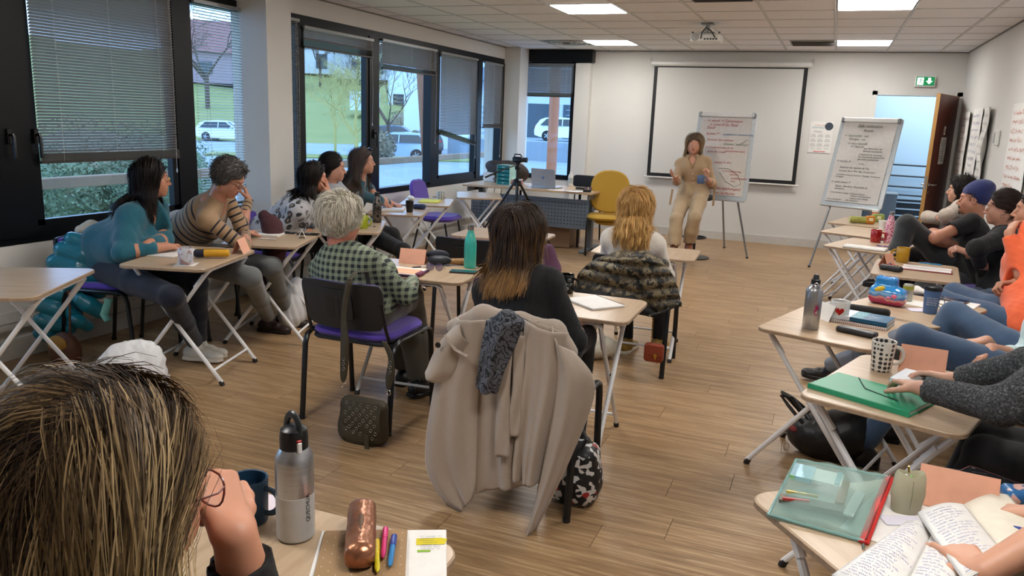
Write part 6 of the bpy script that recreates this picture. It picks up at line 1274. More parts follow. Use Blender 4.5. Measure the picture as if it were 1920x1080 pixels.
# 16 writer at lower right
wl=q3(1842,1072,.745); wr_=q3(1950,965,.755)
P=person('writer whose hands with pale nails hold the notebooks at lower right',d3(2230,700,1.75),(150,20,0),V3(1.05,1.35,.575),140,wr=(wl,wr_),elb=(V3(.72,1.42,.76),V3(.95,1.75,.78)),hd_dir=(dir_(wl,q3(1775,1010,.745)),dir_(wr_,q3(1890,958,.745))),palm=((.1,.3,-1),(.3,-.2,-1)),
 curl=(((14,18,12),(40,52,34),(50,60,34),(56,62,34)),((38,45,22),(46,50,26),(52,56,28),(56,58,30))),top=BLKC,sleeve=.62,pants=BLKC,shoe=BSH,skin='#cf9a7e',h=.003,nails=0,tcurl=(-.1,.3),knee=(V3(.72,1.6,.52),V3(.78,1.75,.52)),foot=(V3(.62,1.6,.09),V3(.7,1.8,.09)),toe=(V3(-1,.6,0),V3(-1,.6,0)),
 hair_=dict(n_g=120,length=.2,cols=DKH,vol=.02,seed=52,w=.006,m=4))
# 17 foreground woman
hd=d3(203,930,.82); pel=V3(-.80,.22,.575); w_=d3(441,1006,.93)
P=person('foreground woman with long streaked blonde-brown hair, seen from behind',hd,(80,10,0),pel,85,wr=(V3(-.95,.75,.76),w_),elb=(V3(-1.1,.5,.80),w_+V3(.03,.05,-.6)),hd_dir=((.6,.8,0),dir_(w_,d3(415,945,.95))),palm=((0,0,-1),(-.75,.25,.25)),curl=((20,20,10),(70,75,40)),
 top=BLKC,sleeve=.97,pants=BLKC,shoe=BSH,skin='#c98f72',h=.003,hs=1.0,loosen=.012,fold=.004,
 hair_=dict(n_g=1000,length=.44,flat=True,cols=dict(root=['#2a201b','#382b22','#453528','#5a4735','#7d6548','#a88d66'],tip=['#5a4a3a','#75603f','#8f7650','#6b5a44','#b0956a','#d0b78c'],t0=.0,t1=.42,guide=True),part_x=.02,vol=.030,back=.6,seed=60,w=.0013,m=24,grav=.5,steps=15,side_min=.0,tipvar=.12,clump=.0095,front=.08,fly=.012,wave=.005))
glasses(P,M('#6b2a22',.3),.023,.020,.8)
# ---------------- things on the tables ----------------
def onz(px,py,z=TH): p=Zp(px,py,z); return Vector((p.x,p.y,z+.0005))
def mug(lab,p,r,h,mat,ha=0.,name='mug',hm=None,inner=None,cat='mug',fill=None,taper=.95,sc=1):
    t=thing(name,lab,cat,p,ha)
    part('cup',MB().lathe([(.001,0),(r*taper*.92,0),(r*taper,.004),(r,h-.002),(r-.0015,h),(r-.004,h-.002),(r*taper-.004,.008),(.001,.006)],seg=28,cap=False),[mat],t)
    part('handle',MB().tube([(r*.95+.032*math.sin(PI*u)**.8,0,h*(.52+.28*math.cos(PI*u))) for u in np.linspace(0,1,14)],.0046,8,flat=1.4),hm or mat,t)
    part('drink',MB().lathe([(.001,h*.7),(r-.005,h*.7)],seg=20,cap=False),M(fill or '#1d120b',.2),t)
    return t
def patmat(name,fn,rough=.3): s=N(name); return s.pbr(fn(s),rough)
def sheetbox(lab,cat,p,rz,w,d,h,mat,name,parts_=(),grp=None,bev=.001,cr=.002):
    t=thing(name,lab,cat,p,rz,grp); part('cover',MB().prism(rrect(w,d,cr,2),0,h,bev=min(bev,h*.4)),mat,t,False)
    for nm,x,y,w2,d2,m_ in parts_: part(nm,MB().prism(rrect(w2,d2,.001,1,x,y),h,h+.0012),m_,t,False)
    return t
def writing(t,x0,x1,y0,y1,z,col,step=.012,h=.006,r=.0005,fill=.85,seed=1,name='handwriting'):
    random.seed(seed); q=MB(); y=y1
    while y>y0: scribble(q,x0+random.random()*.01,y,(x1-x0)*random.uniform(.5,fill),h,z,r=r); y-=step
    return part(name,q,M(col,.7),t,False)
def spiral(t,x,y0,y1,z,mat,n=24,r=.005,along='y'):
    q=MB()
    for k in range(n):
        u=y0+(y1-y0)*k/(n-1); c=(x,u,z) if along=='y' else (u,x,z)
        pts=[(c[0]+(r*math.cos(a) if along=='y' else 0),c[1]+(0 if along=='y' else r*math.cos(a)),c[2]+r*math.sin(a)) for a in np.linspace(0,2*PI,9)[:-1]]; q.tube(pts,.0008,4,closed=True)
    part('spiral_binding',q,mat,t,kind='stuff')
def tent(lab,p,rz,w,h,mat,txt=None,name='name_card'):
    t=thing(name,lab,'card',p,rz); a=.42*h
    for sgn,nm in ((-1,'front_panel'),(1,'back_panel')):
        L=math.hypot(a,h); T=basis((0,sgn*a/2,h/2),(1,0,0) if sgn<0 else (-1,0,0),(0,-sgn*a,h)); q=part(nm,MB().box((0,0,0),(w,L,.0012),T=T),mat,t,False)
        if txt and sgn<0: put_text('name_writing',txt,h*.3,M('#2b2b33',.7),T@Matrix.Translation((-w*.25,-h*.05,.002)),q,shear=.3)
    return t
def pen(lab,p,rz,L,col,cap=None,name='pen',tip='#d9d9d9',r=.0042,cat='pen'):
    t=thing(name,lab,cat,p,rz); part('barrel',MB().lathe([(r*.3,0),(r,.012),(r,L*.62),(r*.9,L*.62)],(0,0,r+.0005),10,ax=(1,0,0)),M(col,.35),t)
    part('cap',MB().lathe([(r*1.12,0),(r*1.12,L*.34),(r*.8,L*.36)],(L*.62,0,r+.0005),10,ax=(1,0,0)).box((L*.80,0,2*r+.001),(L*.26,.003,.0015)),M(cap or tip,.35),t); return t
def phone(lab,p,rz,case='#15161a',scr='#20262c'):
    t=thing('mobile_phone',lab,'phone',p,rz); part('body',MB().prism(rrect(.074,.152,.010,4),0,.009,bev=.002),M(case,.35),t); part('screen',MB().prism(rrect(.066,.144,.007,3),.009,.0094),M(scr,.06),t,False); part('camera_lens',MB().lathe([(.0045,.0094),(.0045,.0102)],(.022,.06,0),10),BLACKM,t); return t
def soft_bag(name,lab,cat,p,size,mat,rz=0,seed=1,amp=.006,extra=None,h=.010):
    t=thing(name,lab,cat,p,rz); S=Sdf(); x,y,z=size; S.box((0,0,z/2),(x/2,y/2,z/2),rd=min(x,y,z)*.38,k=.02)
    if extra: extra(S)
    sdf_obj('body',S,h,mat,t,amp=amp,freq=14,seed=seed); return t
PNK=M('#e2a78c',.75); WHP2=M('#e6e3de',.8); CARD=M('#e8e6e2',.8)
a16=math.radians(16)
# --- table A
t=tabs; p=onz(349,496); nap=solo('paper_napkin',MB().prism(rrect(.11,.10,.002,1),0,.002),WHP2,'small white napkin under the floral mug','napkin',p,.5,smooth=False)
FLW=patmat('floral_glaze',lambda s: s.mix(s.math('MULTIPLY',s.math('GREATER_THAN',s.noise(s.obj(),34,3),.56),.7),s.mix(s.math('GREATER_THAN',s.noise(s.obj(),20,2),.6),'#c9cbd2','#9aa0b0'),'#a8746a'))
mug('pale mug with brown floral sketch pattern on table before the teal cardigan woman',p+Vector((0,0,.002)),.041,.092,FLW,-.3)
t=sheetbox('white note sheets with purple edge under the folded arms','notebook',onz(318,474),.25,.21,.29,.006,WHP2,'notebook',[('page',0,0,.205,.285,CARD)]); writing(t,-.09,.09,-.12,.12,.0075,'#6f6f86',seed=2)
t=thing('pencil_case','mustard yellow pencil case with navy end','pencil case',onz(398,484),.55); t.scale=(.85,.9,.9); YC=M('#d09a1c',.75,nz=(30,.08),bump=(300,.2)); part('body',MB().tube([(-.05,0,.032),(.0,0,.034),(.10,0,.034),(.112,0,.034)],[.027,.028,.027,.021],16,flat=.92),YC,t); part('navy_end',MB().tube([(-.115,0,.032),(-.108,0,.032),(-.05,0,.032)],[.020,.027,.0275],16,flat=.93),M('#161b2e',.8),t); part('zip',MB().tube([(-.1,-.004,.057),(0,-.004,.060),(.10,-.004,.060)],.003,6),M('#8a6a22',.5),t)
phone('dark phone lying behind the floral mug',onz(372,478),1.2); tent('pink folded name card at the corner of the table of the teal cardigan woman',onz(452,473),-1.15,.15,.085,PNK,'Zoé')
# --- table B
t=sheetbox('spiral notebook before the striped sweater woman','notebook',onz(500,441),.35,.21,.15,.012,WHP2,'notebook'); spiral(t,-.078,-.10,.10,.008,CHR,22,.007,'x'); 
pen('white pen on the table of the striped sweater woman',onz(483,448),.15,.14,'#e3e3e6','#c9c9cf'); phone('dark phone on the table edge beside the folded white card',onz(536,437),-1.3); phone('second dark phone at the far corner of the striped woman table',onz(578,440),-1.2)
tent('small white and blue folded name card near the far table corner',onz(566,446),-.9,.09,.06,CARD,'Léa')
# --- table C (white haired)
t=sheetbox('open notebook with purple elastic edge and pink sheet','notebook',onz(752,512),.12,.26,.20,.014,M('#4a2340',.6),'notebook',[('page',-.006,.004,.25,.19,CARD)]); part('pink_sheet',MB().prism(rrect(.19,.13,.001,1,.01,-.01),.0155,.0168),M('#eab38f',.8),t,False); part('plum_tab',MB().rbox((.125,-.03,.012),(.03,.09,.018),.004),M('#6b2548',.6),t)
pen('clip with white tab on the plum notebook edge',onz(772,508)+Vector((0,0,.015)),.9,.09,'#2a1a28','#dddde0')
tent('pink folded name card behind the plum notebook',onz(775,493),.18,.16,.085,PNK)
t=thing('glasses_case','open dark blue glasses case','glasses case',onz(823,497),.4); part('shell',MB().ell((0,0,.03),(.075,.04,.03),18,8),M('#151a26',.5),t); part('lid',MB().ell((-.01,.035,.055),(.07,.012,.03),18,8),M('#232a3a',.5),t)
t=thing('round_glasses','round wire glasses standing on the table beside the notebook','glasses',onz(815,508),.3); q=MB()
for x in (-.026,.026): q.tube([(x+.022*math.cos(a),0,.023+.022*math.sin(a)) for a in np.linspace(0,2*PI,19)[:-1]],.0013,5,closed=True)
q.tube([(-.006,0,.028),(.006,0,.028)],.001,4).tube([(.048,0,.028),(.055,.05,.004),(.03,.11,.003)],.0012,4).tube([(-.048,0,.028),(-.05,.05,.004),(-.03,.10,.003)],.0012,4); part('frame',q,M('#3b2f3a',.3,.5),t)
q=MB(); [q.lathe([(.0205,-.0005),(.0205,.0005)],(x,0,.023),18,ax=(0,1,0)) for x in (-.026,.026)]; part('lens',q,M('#6a5a90',.08,alpha=.45),t)
t=thing('cork_case','tan cork spectacle case behind the phone','glasses case',onz(853,497),.42); part('tube',MB().tube([(-.10,0,.018),(-.05,0,.022),(.09,0,.024),(.1,0,.024)],[.012,.020,.024,.020],14,flat=.8),M('#a37a4c',.7,nz=(60,.3)),t); part('cord_loop',MB().tube([(-.03,-.02,.02),(-.035,-.03,.005),(-.05,-.02,.004),(-.04,0,.03)],.002,5,closed=True),M('#5a2a1a',.6),t)
phone('black phone with teal glow at the near edge of the table beside the turquoise bottle',onz(869,511),1.85,scr='#1f5a60')
def bottle(lab,p,prof,mat,cap,capz,name='bottle',seg=24):
    t=thing(name,lab,'bottle',p); part('flask',MB().lathe(prof,seg=seg),mat,t); part('stopper',MB().lathe(capz,seg=20),cap,t); return t
TQ=M('#35b5a8',.3,coat=.4); bottle('turquoise metal bottle with silver cap',onz(881,502),[(.001,0),(.033,0),(.036,.004),(.036,.14),(.033,.165),(.022,.20),(.0175,.215),(.0175,.225)],TQ,CHR,[(.0185,.222),(.019,.224),(.019,.252),(.001,.254)])
# --- olive studded bag on chair W
OLV=M('#3f3828',.75,nz=(25,.15),bump=(200,.4)); b0=Zp(695,838,0.02); Yb=3.06
c=Yp(683,785,Yb); t=thing('studded_shoulder_bag','olive suede shoulder bag with metal eyelets hanging on the black chair','bag',(c.x,Yb,0)); zc=c.z
S=Sdf(); S.box((0,0,zc-.005),(.125,.045,.11),rd=.04,k=.03); S.ell((-.02,0,zc-.06),(.12,.055,.085),k=.04); sdf_obj('pouch',S,.006,OLV,t,amp=.003,freq=25)
g=[]
for i in range(17):
    u=-1+i/8; row=[]
    for j in range(15):
        w=j/14; ww=.102*(1-.16*max(0,w-.72)/.28*(1)) ; zz=.105-.205*w*(1-.20*abs(u)**3*w); row.append(Vector((.018+u*ww,-.045-.018*math.sin(PI*min(1,w*1.1))*.9-.004*(1-u*u),zc+zz)))
    g.append(row)
fl=part('flap',MB().sheet(g,.005),OLV,t); ey=MB()
for r_ in range(8):
    for c_ in range(5):
        u=-.78+.39*c_+(.195 if r_%2 else 0); w=.07+.115*r_
        if abs(u)>.92 or (w>.62 and abs(u-.25)<.16): continue
        zz=.105-.205*w*(1-.20*abs(u)**3*w); p=(.018+u*.102,-.0505-.018*math.sin(PI*min(1,w*1.1))*.9-.004*(1-u*u),zc+zz)
        part('eyelet',MB().tube([(p[0]+.0075*math.cos(a),p[1],p[2]+.0075*math.sin(a)) for a in np.linspace(0,2*PI,11)[:-1]],.0016,4,closed=True),M('#77736b',.4,.8),fl)
part('flap_strap',MB().rbox((.055,-.067,zc-.105),(.024,.006,.11),.002),OLV,t); part('buckle',MB().rbox((.055,-.071,zc-.152),(.026,.006,.018),.002),CHR,t)
def bag_strap():
    o=Vector((c.x,Yb,0))
    for L_,R_,E_ in (([(649,524),(641,586),(638,640),(638,700),(642,716)],[(661,527),(650,586),(655,640),(651,700),(646,716)],(644,722)),([(716,640),(728,670),(723,706),(726,730)],[(724,640),(738,670),(740,706),(731,730)],(728,736))):
        s_=drape('strap','','',3.07,L_,R_,OLV,.8,.003,.005,parent=t,o=o,nu=5,nv=18,bulge=.004)
        ex,ey=(L_[-2][0]+R_[-2][0])/2,L_[-2][1]-8
        for k in range(3): q=Yp(ex,ey-9*k,3.055)-o; part('eyelet',MB().tube([(q.x+.0075*math.cos(a_),q.y,q.z+.0075*math.sin(a_)) for a_ in np.linspace(0,2*PI,11)[:-1]],.0016,4,closed=True),M('#77736b',.4,.8),s_)
        q=Yp(E_[0],E_[1],3.06)-o; part('ring',MB().tube([(q.x+.012*math.cos(a_),q.y,q.z+.014*math.sin(a_)) for a_ in np.linspace(0,2*PI,11)[:-1]],.0022,5,closed=True),CHR,t)
    tp=Yp(655,525,3.07)-o; part('strap_over_back',MB().tube([tp,tp+Vector((0,.05,.03)),tp+Vector((.01,.13,.02)),tp+Vector((.03,.15,-.12))],.014,8,flat=.25),OLV,t)
# --- draped cloth from left/right edge curves
def drape(name,lab,cat,Y0,L,R,mat,folds=3,amp=.02,th=.006,seed=0,nu=36,nv=30,bulge=.03,parent=None,o=None,top=0.,quilt=0):
    """L,R: lists of photo points down the left and right edge, on the vertical plane y=Y0; the cloth gets folds, bulge and thickness"""
    def curve(P,t):
        k=t*(len(P)-1); i=min(int(k),len(P)-2); f=k-i; f=f; a=P[max(i-1,0)];b=P[i];c_=P[i+1];d=P[min(i+2,len(P)-1)]
        return tuple(.5*((2*b[m])+(-a[m]+c_[m])*f+(2*a[m]-5*b[m]+4*c_[m]-d[m])*f*f+(-a[m]+3*b[m]-3*c_[m]+d[m])*f**3) for m in (0,1))
    rr=random.Random(seed); ph=[rr.uniform(0,6) for _ in range(4)]; g=[]
    W=[[None]*(nv+1) for _ in range(nu+1)]
    for j in range(nv+1):
        v=j/nv; a,b=curve(L,v),curve(R,v); A_=Yp(a[0],a[1],Y0); B2=Yp(b[0],b[1],Y0)
        for i in range(nu+1):
            u=i/nu; p=A_.lerp(B2,u); k=(.25+.75*v)
            dy=-amp*k*(math.sin(folds*PI*u+ph[0]+.8*v)+.45*math.sin(folds*2.3*PI*u+ph[1]-1.2*v))-bulge*math.sin(PI*u)*(1-.3*v)+.004*math.sin(9*v+5*u+ph[2])
            if quilt: dy-=.022*abs(math.sin(PI*quilt*v+.4*math.sin(3*u)))
            W[i][j]=p+Vector((0,dy,0))
    org=o if o is not None else Vector((W[nu//2][nv//2].x,Y0,0)); g=[[p-org for p in row] for row in W]
    b=MB().sheet(g,th)
    if parent is not None: return part(name,b,mat,parent,ang=180)
    return tag(link(name,b.mesh(name,mat,True,180),None,org),lab,cat)
bag_strap()
s=N('beige_wool'); v=s.obj(); n1_=s.noise(v,300,3,.7); WOOL=s.pbr(s.mix(s.math('MULTIPLY',n1_,.8),s.mix(s.noise(v,9,3),'#8a7a6c','#a39384'),'#b5a799'),.95,bump=n1_,bs=.35,bd=.002,sheen=.5)
o=Vector((-1.08,2.66,0)); ct=thing('wool_coat','large beige wool coat draped over the back of the chair of the black sweater woman','coat',tuple(o))
S=Sdf(); ax=lambda x,z,y=2.70: V3(x,y,z)-A3(o)
S.chain([A3(Yp(852,612,2.70)-o),A3(Yp(905,590,2.71)-o),A3(Yp(975,604,2.71)-o),A3(Yp(1040,620,2.71)-o),A3(Yp(1068,660,2.70)-o)],[.030,.036,.034,.036,.03],k=.03); sdf_obj('collar_roll',S,.007,WOOL,ct,amp=.004,freq=22)
part('collar',MB().sheet([[Vector(Yp(x0+(x1-x0)*i/10,y0+(y1-y0)*i/10+ (hh)*j/6,2.655-.012*math.sin(i*.9)))-o for j in range(7)] for i in range(11) for x0,y0,x1,y1,hh in ((990,598,1052,622,38),)],.006),WOOL,ct,ang=180)
drape('left_panel','','',2.655,[(858,596),(835,650),(812,740),(800,860),(830,930),(866,957)],[(925,598),(915,650),(900,740),(898,840),(897,900),(890,930)],WOOL,2.2,.018,parent=ct,o=o,seed=1,bulge=.05)
drape('sleeve_flap','','',2.62,[(862,604),(835,630),(812,665),(797,700)],[(880,640),(866,670),(850,700),(832,722)],WOOL,1.2,.010,parent=ct,o=o,seed=2,nu=14,nv=14,bulge=.03)
drape('middle_panel','','',2.66,[(915,598),(905,650),(897,760),(896,850),(896,922)],[(1010,602),(1005,680),(1000,780),(1000,860),(1004,905)],WOOL,3,.016,parent=ct,o=o,seed=3,bulge=.03)
drape('right_panel','','',2.63,[(985,600),(985,680),(975,780),(966,850),(965,900)],[(1062,625),(1055,700),(1040,780),(1025,850),(1012,906)],WOOL,2.6,.02,parent=ct,o=o,seed=4,bulge=.045)
drape('outer_panel','','',2.645,[(1035,612),(1035,700),(1022,800),(1008,900),(995,985)],[(1075,660),(1110,705),(1108,760),(1060,880),(1003,997)],WOOL,2.4,.02,parent=ct,o=o,seed=5,bulge=.06)
drape('belt_tail','','',2.60,[(940,640),(934,700),(930,780),(928,856)],[(962,640),(958,700),(956,780),(955,858)],WOOL,.6,.003,parent=ct,o=o,seed=6,nu=6,nv=20,bulge=.004); drape('belt_tail','','',2.605,[(965,630),(962,700),(958,760),(956,818)],[(985,630),(982,700),(978,760),(974,818)],WOOL,.6,.003,parent=ct,o=o,seed=7,nu=6,nv=20,bulge=.004)
part('pocket_welt',MB().tube([Yp(834,628,2.585)-o,Yp(854,656,2.58)-o,Yp(876,668,2.58)-o],.010,8,flat=.35),WOOL,ct); part('button',MB().lathe([(.011,-.003),(.012,0),(.01,.004)],tuple(Yp(821,647,2.575)-o),14,ax=(0,-1,0)),M('#1b1714',.3),ct)
PAI=patmat('paisley_print',lambda s: s.mix(s.math('GREATER_THAN',s.math('ABSOLUTE',s.math('SINE',s.math('MULTIPLY',s.noise(s.obj(),11,3,.5),42))),.5),'#14161d','#565861'),.7)
sc=thing('patterned_scarf','dark grey paisley scarf hanging over the beige coat','scarf',(o.x,2.59,0)); oo=Vector((o.x,2.59,0))
drape('scarf_fold','','',2.585,[(912,600),(905,640),(898,690),(892,722),(900,732)],[(985,602),(968,645),(948,690),(938,722),(932,738)],PAI,3.2,.010,parent=sc,o=oo,seed=9,nu=24,nv=24,bulge=.03)
S=Sdf(); S.chain([A3(Yp(925,606,2.66)-oo),A3(Yp(950,598,2.63)-oo),A3(Yp(980,608,2.64)-oo)],[.025,.03,.022],k=.03); sdf_obj('scarf_loop',S,.006,PAI,sc,amp=.004,freq=30)
p=Zp(1075,948,0); t=thing('patterned_backpack','black backpack with white and red print under the coat chair','bag',(p.x-.02,p.y+.05,0)); S=Sdf(); S.box((0,0,.13),(.10,.08,.13),rd=.05); S.ell((.02,0,.1),(.10,.10,.1),k=.04)
BPM=patmat('bag_print',lambda s: s.ramp(s.vor(s.obj(),48,out='Color'),[(.0,'#111113'),(.55,'#121214'),(.6,'#cfcfcf'),(.8,'#d6d0cc'),(.9,'#a02a2a')],'CONSTANT'),.5); sdf_obj('body',S,.008,BPM,t); part('strap',MB().tube([(.03,-.05,.24),(.06,-.05,.30),(.03,-.02,.33)],.008,6),BLACKM,t)
# --- table D
BMG=patmat('black_mug_print',lambda s: s.mix(s.math('GREATER_THAN',s.vor(s.obj(),46),.52),'#101114','#101114'),.15); BMG=M('#0e0f12',.12)
t=mug('black mug with white food drawings beside the white notebook',onz(1061,549),.040,.098,BMG,-.2,fill='#20140c')
q=MB()
for k in range(9):
    a=-PI/2+(-.9+.26*k); z=.03+.022*((k*2)%3); T=basis((.0405*math.cos(a),.0405*math.sin(a),z),(-math.sin(a),math.cos(a),0),(0,0,1)); q.tube([(.006*math.cos(w)*(1.3 if k%2 else 1),.006*math.sin(w),.0005) for w in np.linspace(0,2*PI,9)[:-1]],.0007,4,T=T,closed=True)
q.tube([(.0402*math.cos(a),.0402*math.sin(a),.03) for a in np.linspace(-2.4,-.8,9)],.0006,4); part('white_drawing',q,M('#cfcfcf',.5),t)
t=sheetbox('closed white spiral notebook on the table right of the black sweater woman','notebook',onz(1114,569),math.radians(-38),.24,.19,.008,M('#dedcda',.6),'notebook',[('page',0,0,.235,.185,CARD)]); spiral(t,.094,-.11,.11,.006,M('#3a3a3c',.4),26,.006,'x')
tent('pink folded name card half hidden behind the brown-haired woman',onz(1052,549),-.2,.08,.06,PNK)
t=thing('mauve_scarf','mauve fabric showing behind the brown hair','scarf',tuple(Zp(1024,560,.70)-Vector((.03,-.15,0)))); S=Sdf(); S.chain([V3(0,0,.02),V3(0.0,.01,.12),V3(-.02,.0,.22)],[.035,.04,.03],k=.03); sdf_obj('fabric',S,.007,M('#5b3a52',.9),t,amp=.004)
# --- quilted jacket on chair Cr
s=N('camo_quilt'); v=s.obj(); n1_=s.noise(v,13,4,.6); n2_=s.noise(v,24,4,.65); QJ=s.pbr(s.mix(s.math('GREATER_THAN',n2_,.53),s.mix(s.math('GREATER_THAN',n1_,.5),'#4f4636','#756950'),'#0f0f10'),.55,bump=s.noise(v,60,3),bs=.4,bd=.003)
o=Vector((-1.10,4.66,0)); jk=thing('quilted_jacket','black and olive patterned quilted jacket over the chair of the cream sweater woman','jacket',tuple(o))
drape('left_shell','','',4.63,[(1145,481),(1108,492),(1085,515),(1076,545)],[(1212,480),(1214,510),(1212,545),(1200,568)],QJ,1.5,.012,parent=jk,o=o,seed=11,bulge=.05,quilt=4)
drape('right_shell','','',4.62,[(1196,480),(1190,515),(1192,555),(1208,590)],[(1240,486),(1262,512),(1274,545),(1280,572)],QJ,1.5,.012,parent=jk,o=o,seed=12,bulge=.05,quilt=5)
S=Sdf(); S.chain([A3(Yp(1122,494,4.68)-o),A3(Yp(1160,486,4.68)-o),A3(Yp(1208,486,4.68)-o),A3(Yp(1244,496,4.68)-o)],[.035,.045,.045,.035],k=.03); sdf_obj('quilted_collar',S,.008,QJ,jk,amp=.004,freq=30)
S=Sdf(); S.chain([A3(Yp(1078,540,4.64)-o),A3(Yp(1130,560,4.60)-o),A3(Yp(1185,570,4.60)-o),A3(Yp(1225,590,4.58)-o)],[.02,.05,.05,.02],k=.03); sdf_obj('black_lining',S,.008,BLKC,jk,amp=.006,freq=20)
part('hem_band',MB().tube([Yp(1217,592,4.555)-o,Yp(1245,584,4.57)-o,Yp(1278,568,4.59)-o],.016,8,flat=.5),BLKC,jk)
for k in range(4): part('press_stud',MB().lathe([(.006,-.004),(.006,.004)],tuple(Yp(1219+17*k,592-7*k-(k>2)*1,4.54)-o),10,ax=(0,-1,0)),CHR,jk)
o=Vector((-.93,4.60,0)); bg=thing('rust_handbag','small rust suede handbag hanging by a gold chain','handbag',tuple(o)); RU=M('#8a3a1f',.7,nz=(30,.12),bump=(200,.3)); c_=Yp(1226,661,4.60)-o
S=Sdf(); S.box(A3(c_),(.060,.028,.058),rd=.022); sdf_obj('body',S,.004,RU,bg,amp=.001); T=Matrix.Translation(c_); part('flap',MB().rbox((.012,-.028,.022),(.096,.010,.066),.004,T=T,cr=.02),RU,bg); part('clasp',MB().lathe([(.011,-.003),(.011,.003)],tuple(c_+Vector((.016,-.036,-.008))),12,ax=(0,-1,0)).rbox(tuple(c_+Vector((.016,-.036,-.022))),(.01,.004,.022),.001),GOLD,bg)
a_=Yp(1226,575,4.58)-o; n_=22
for k in range(n_):
    u=k/(n_-1); p=a_.lerp(c_+Vector((-.02,0,.058)),u); part('chain_link',MB().tube([(p.x+.004*math.cos(w)*(1 if k%2 else .3),p.y+.004*math.cos(w)*(.3 if k%2 else 1),p.z+.0085*math.sin(w)) for w in np.linspace(0,2*PI,9)[:-1]],.0012,4,closed=True),GOLD,bg)
def tote(lab,p,size,mat,rz,seed,sq=1.): 
    t=thing('tote_bag',lab,'bag',p,rz); S=Sdf(); x,y,z=size; S.ell((0,0,z*.40),(x*.5,y*.5,z*.45),k=.05); S.ell((x*.12,.02,z*.68),(x*.36,y*.32,z*.32),k=.05); S.ell((-x*.2,-.02,z*.3),(x*.3,y*.42,z*.3),k=.05); S.box((0,0,-.3),(1,1,.3),rd=.001,k=.004,op=1)
    sdf_obj('body',S,.010,mat,t,amp=.016,freq=11,seed=seed); part('handle',MB().tube([(x*.35,0,z*.6),(x*.5,.02,z*.5),(x*.45,.04,z*.38)],.006,6,flat=2),mat,t); return t
CAN=M('#cfc8b6',.9,nz=(6,.06),bump=(300,.2)); WTC=M('#dfe0e2',.85,nz=(5,.03),bump=(300,.15))
tote('crumpled cream canvas bag on the floor between the two front women',tuple(Zp(1105,672,0)+Vector((0,.06,0))),(.36,.22,.14),CAN,.3,3); tote('cream canvas bag standing against the chair leg, left of the yellow sneakers',tuple(Zp(1084,645,0)+Vector((0,.12,0))),(.18,.16,.30),CAN,.2,5)
p=Dp(232,668,3.95); tote('large white cloth bag standing on the floor behind the foreground hair',(p.x,p.y,0),(.40,.26,.40),WTC,.6,8)
p=Zp(440,640,0); tote('white carrier bag under the table of the striped sweater woman',(-3.55,4.62,0),(.20,.16,.36),WTC,.5,9)
# --- coats on left chairs
s=N('teal_puffer'); v=s.obj(); PUF=s.pbr(s.mix(s.noise(v,8,3),'#0f5c70','#1a7f96'),.32,bump=s.noise(v,70,3),bs=.35,bd=.003,coat=.3)
o=Vector((-4.33,3.42,0)); jk=thing('puffer_jacket','shiny turquoise down jacket hanging on the chair of the teal cardigan woman','jacket',tuple(o)); S=Sdf(); 
for k,(a,b,r_) in enumerate([((135,448),(196,470),.055),((118,468),(205,496),.065),((104,492),(200,520),.065),((96,518),(185,545),.06),((88,545),(150,560),.055),((80,572),(140,590),.055),((75,600),(130,615),.05),((72,625),(112,636),.04),((150,560),(190,585),.05),((140,600),(165,612),.04)]):
    A_=Dp(a[0],a[1],4.72); B2=Dp(b[0],b[1],4.82); S.chain([A3(A_-o),A3((A_+B2)/2-o)+V3(0,-.02,.015),A3(B2-o)],[r_*.8,r_,r_*.85],k=.012)
sdf_obj('down_shell',S,.009,PUF,jk,amp=.004,freq=26); part('aqua_lining',MB().tube([Dp(205,560,4.7)-o,Dp(195,590,4.7)-o,Dp(203,602,4.7)-o],.03,8,flat=.3),M('#6fb5b0',.6),jk)
o=Dp(168,445,4.86); sf=thing('cream_scarf','cream scarf with a tan stripe lying over the turquoise jacket','scarf',(o.x,o.y,0)); o=Vector((o.x,o.y,0)); S=Sdf(); S.chain([A3(Dp(150,432,4.80)-o),A3(Dp(172,430,4.85)-o),A3(Dp(192,452,4.83)-o),A3(Dp(205,480,4.83)-o)],[.03,.05,.05,.03],k=.03); sdf_obj('cloth',S,.008,CAN,sf,amp=.007); part('tan_stripe',MB().tube([Dp(150,446,4.72)-o,Dp(162,434,4.75)-o,Dp(172,424,4.80)-o],.008,6,flat=.5),M('#a8793f',.8),sf)
o=Vector((-4.30,3.28,0)); bg=thing('brown_handbag','brown leather handbag with mustard flap on the floor by the wall','handbag',tuple(o)); BRL=M('#5a3420',.6,nz=(20,.15)); S=Sdf(); c_=Dp(122,655,4.62)-o; S.ell((c_.x,c_.y,.12),(.11,.07,.12),k=.03); S.box((c_.x,c_.y,-.3),(1,1,.3),rd=.001,k=.004,op=1); sdf_obj('body',S,.007,BRL,bg,amp=.002); part('flap',MB().ell((c_.x+.0,c_.y-.045,.18),(.075,.03,.05),14,8),M('#a3762a',.7),bg); part('strap',MB().tube([(c_.x+.05,c_.y,.2),Dp(131,580,4.62)-o,Dp(128,545,4.62)-o],.008,6,flat=.4),BRL,bg)
s=N('burgundy_knit'); v=s.obj(); n1_=s.noise(v,90,3); BUR=s.pbr(s.mix(n1_,'#2a1518','#5a3238'),.95,bump=n1_,bs=.6,bd=.004)
o=Vector((-4.02,4.66,0)); jk=thing('burgundy_coat','speckled burgundy coat over the chair behind the striped sweater woman','coat',tuple(o)); S=Sdf(); S.chain([A3(Dp(495,405,5.55)-o),A3(Dp(510,425,5.55)-o),A3(Dp(515,470,5.55)-o),A3(Dp(505,530,5.5)-o)],[.04,.065,.07,.06],k=.04); sdf_obj('cloth',S,.010,BUR,jk,amp=.010)
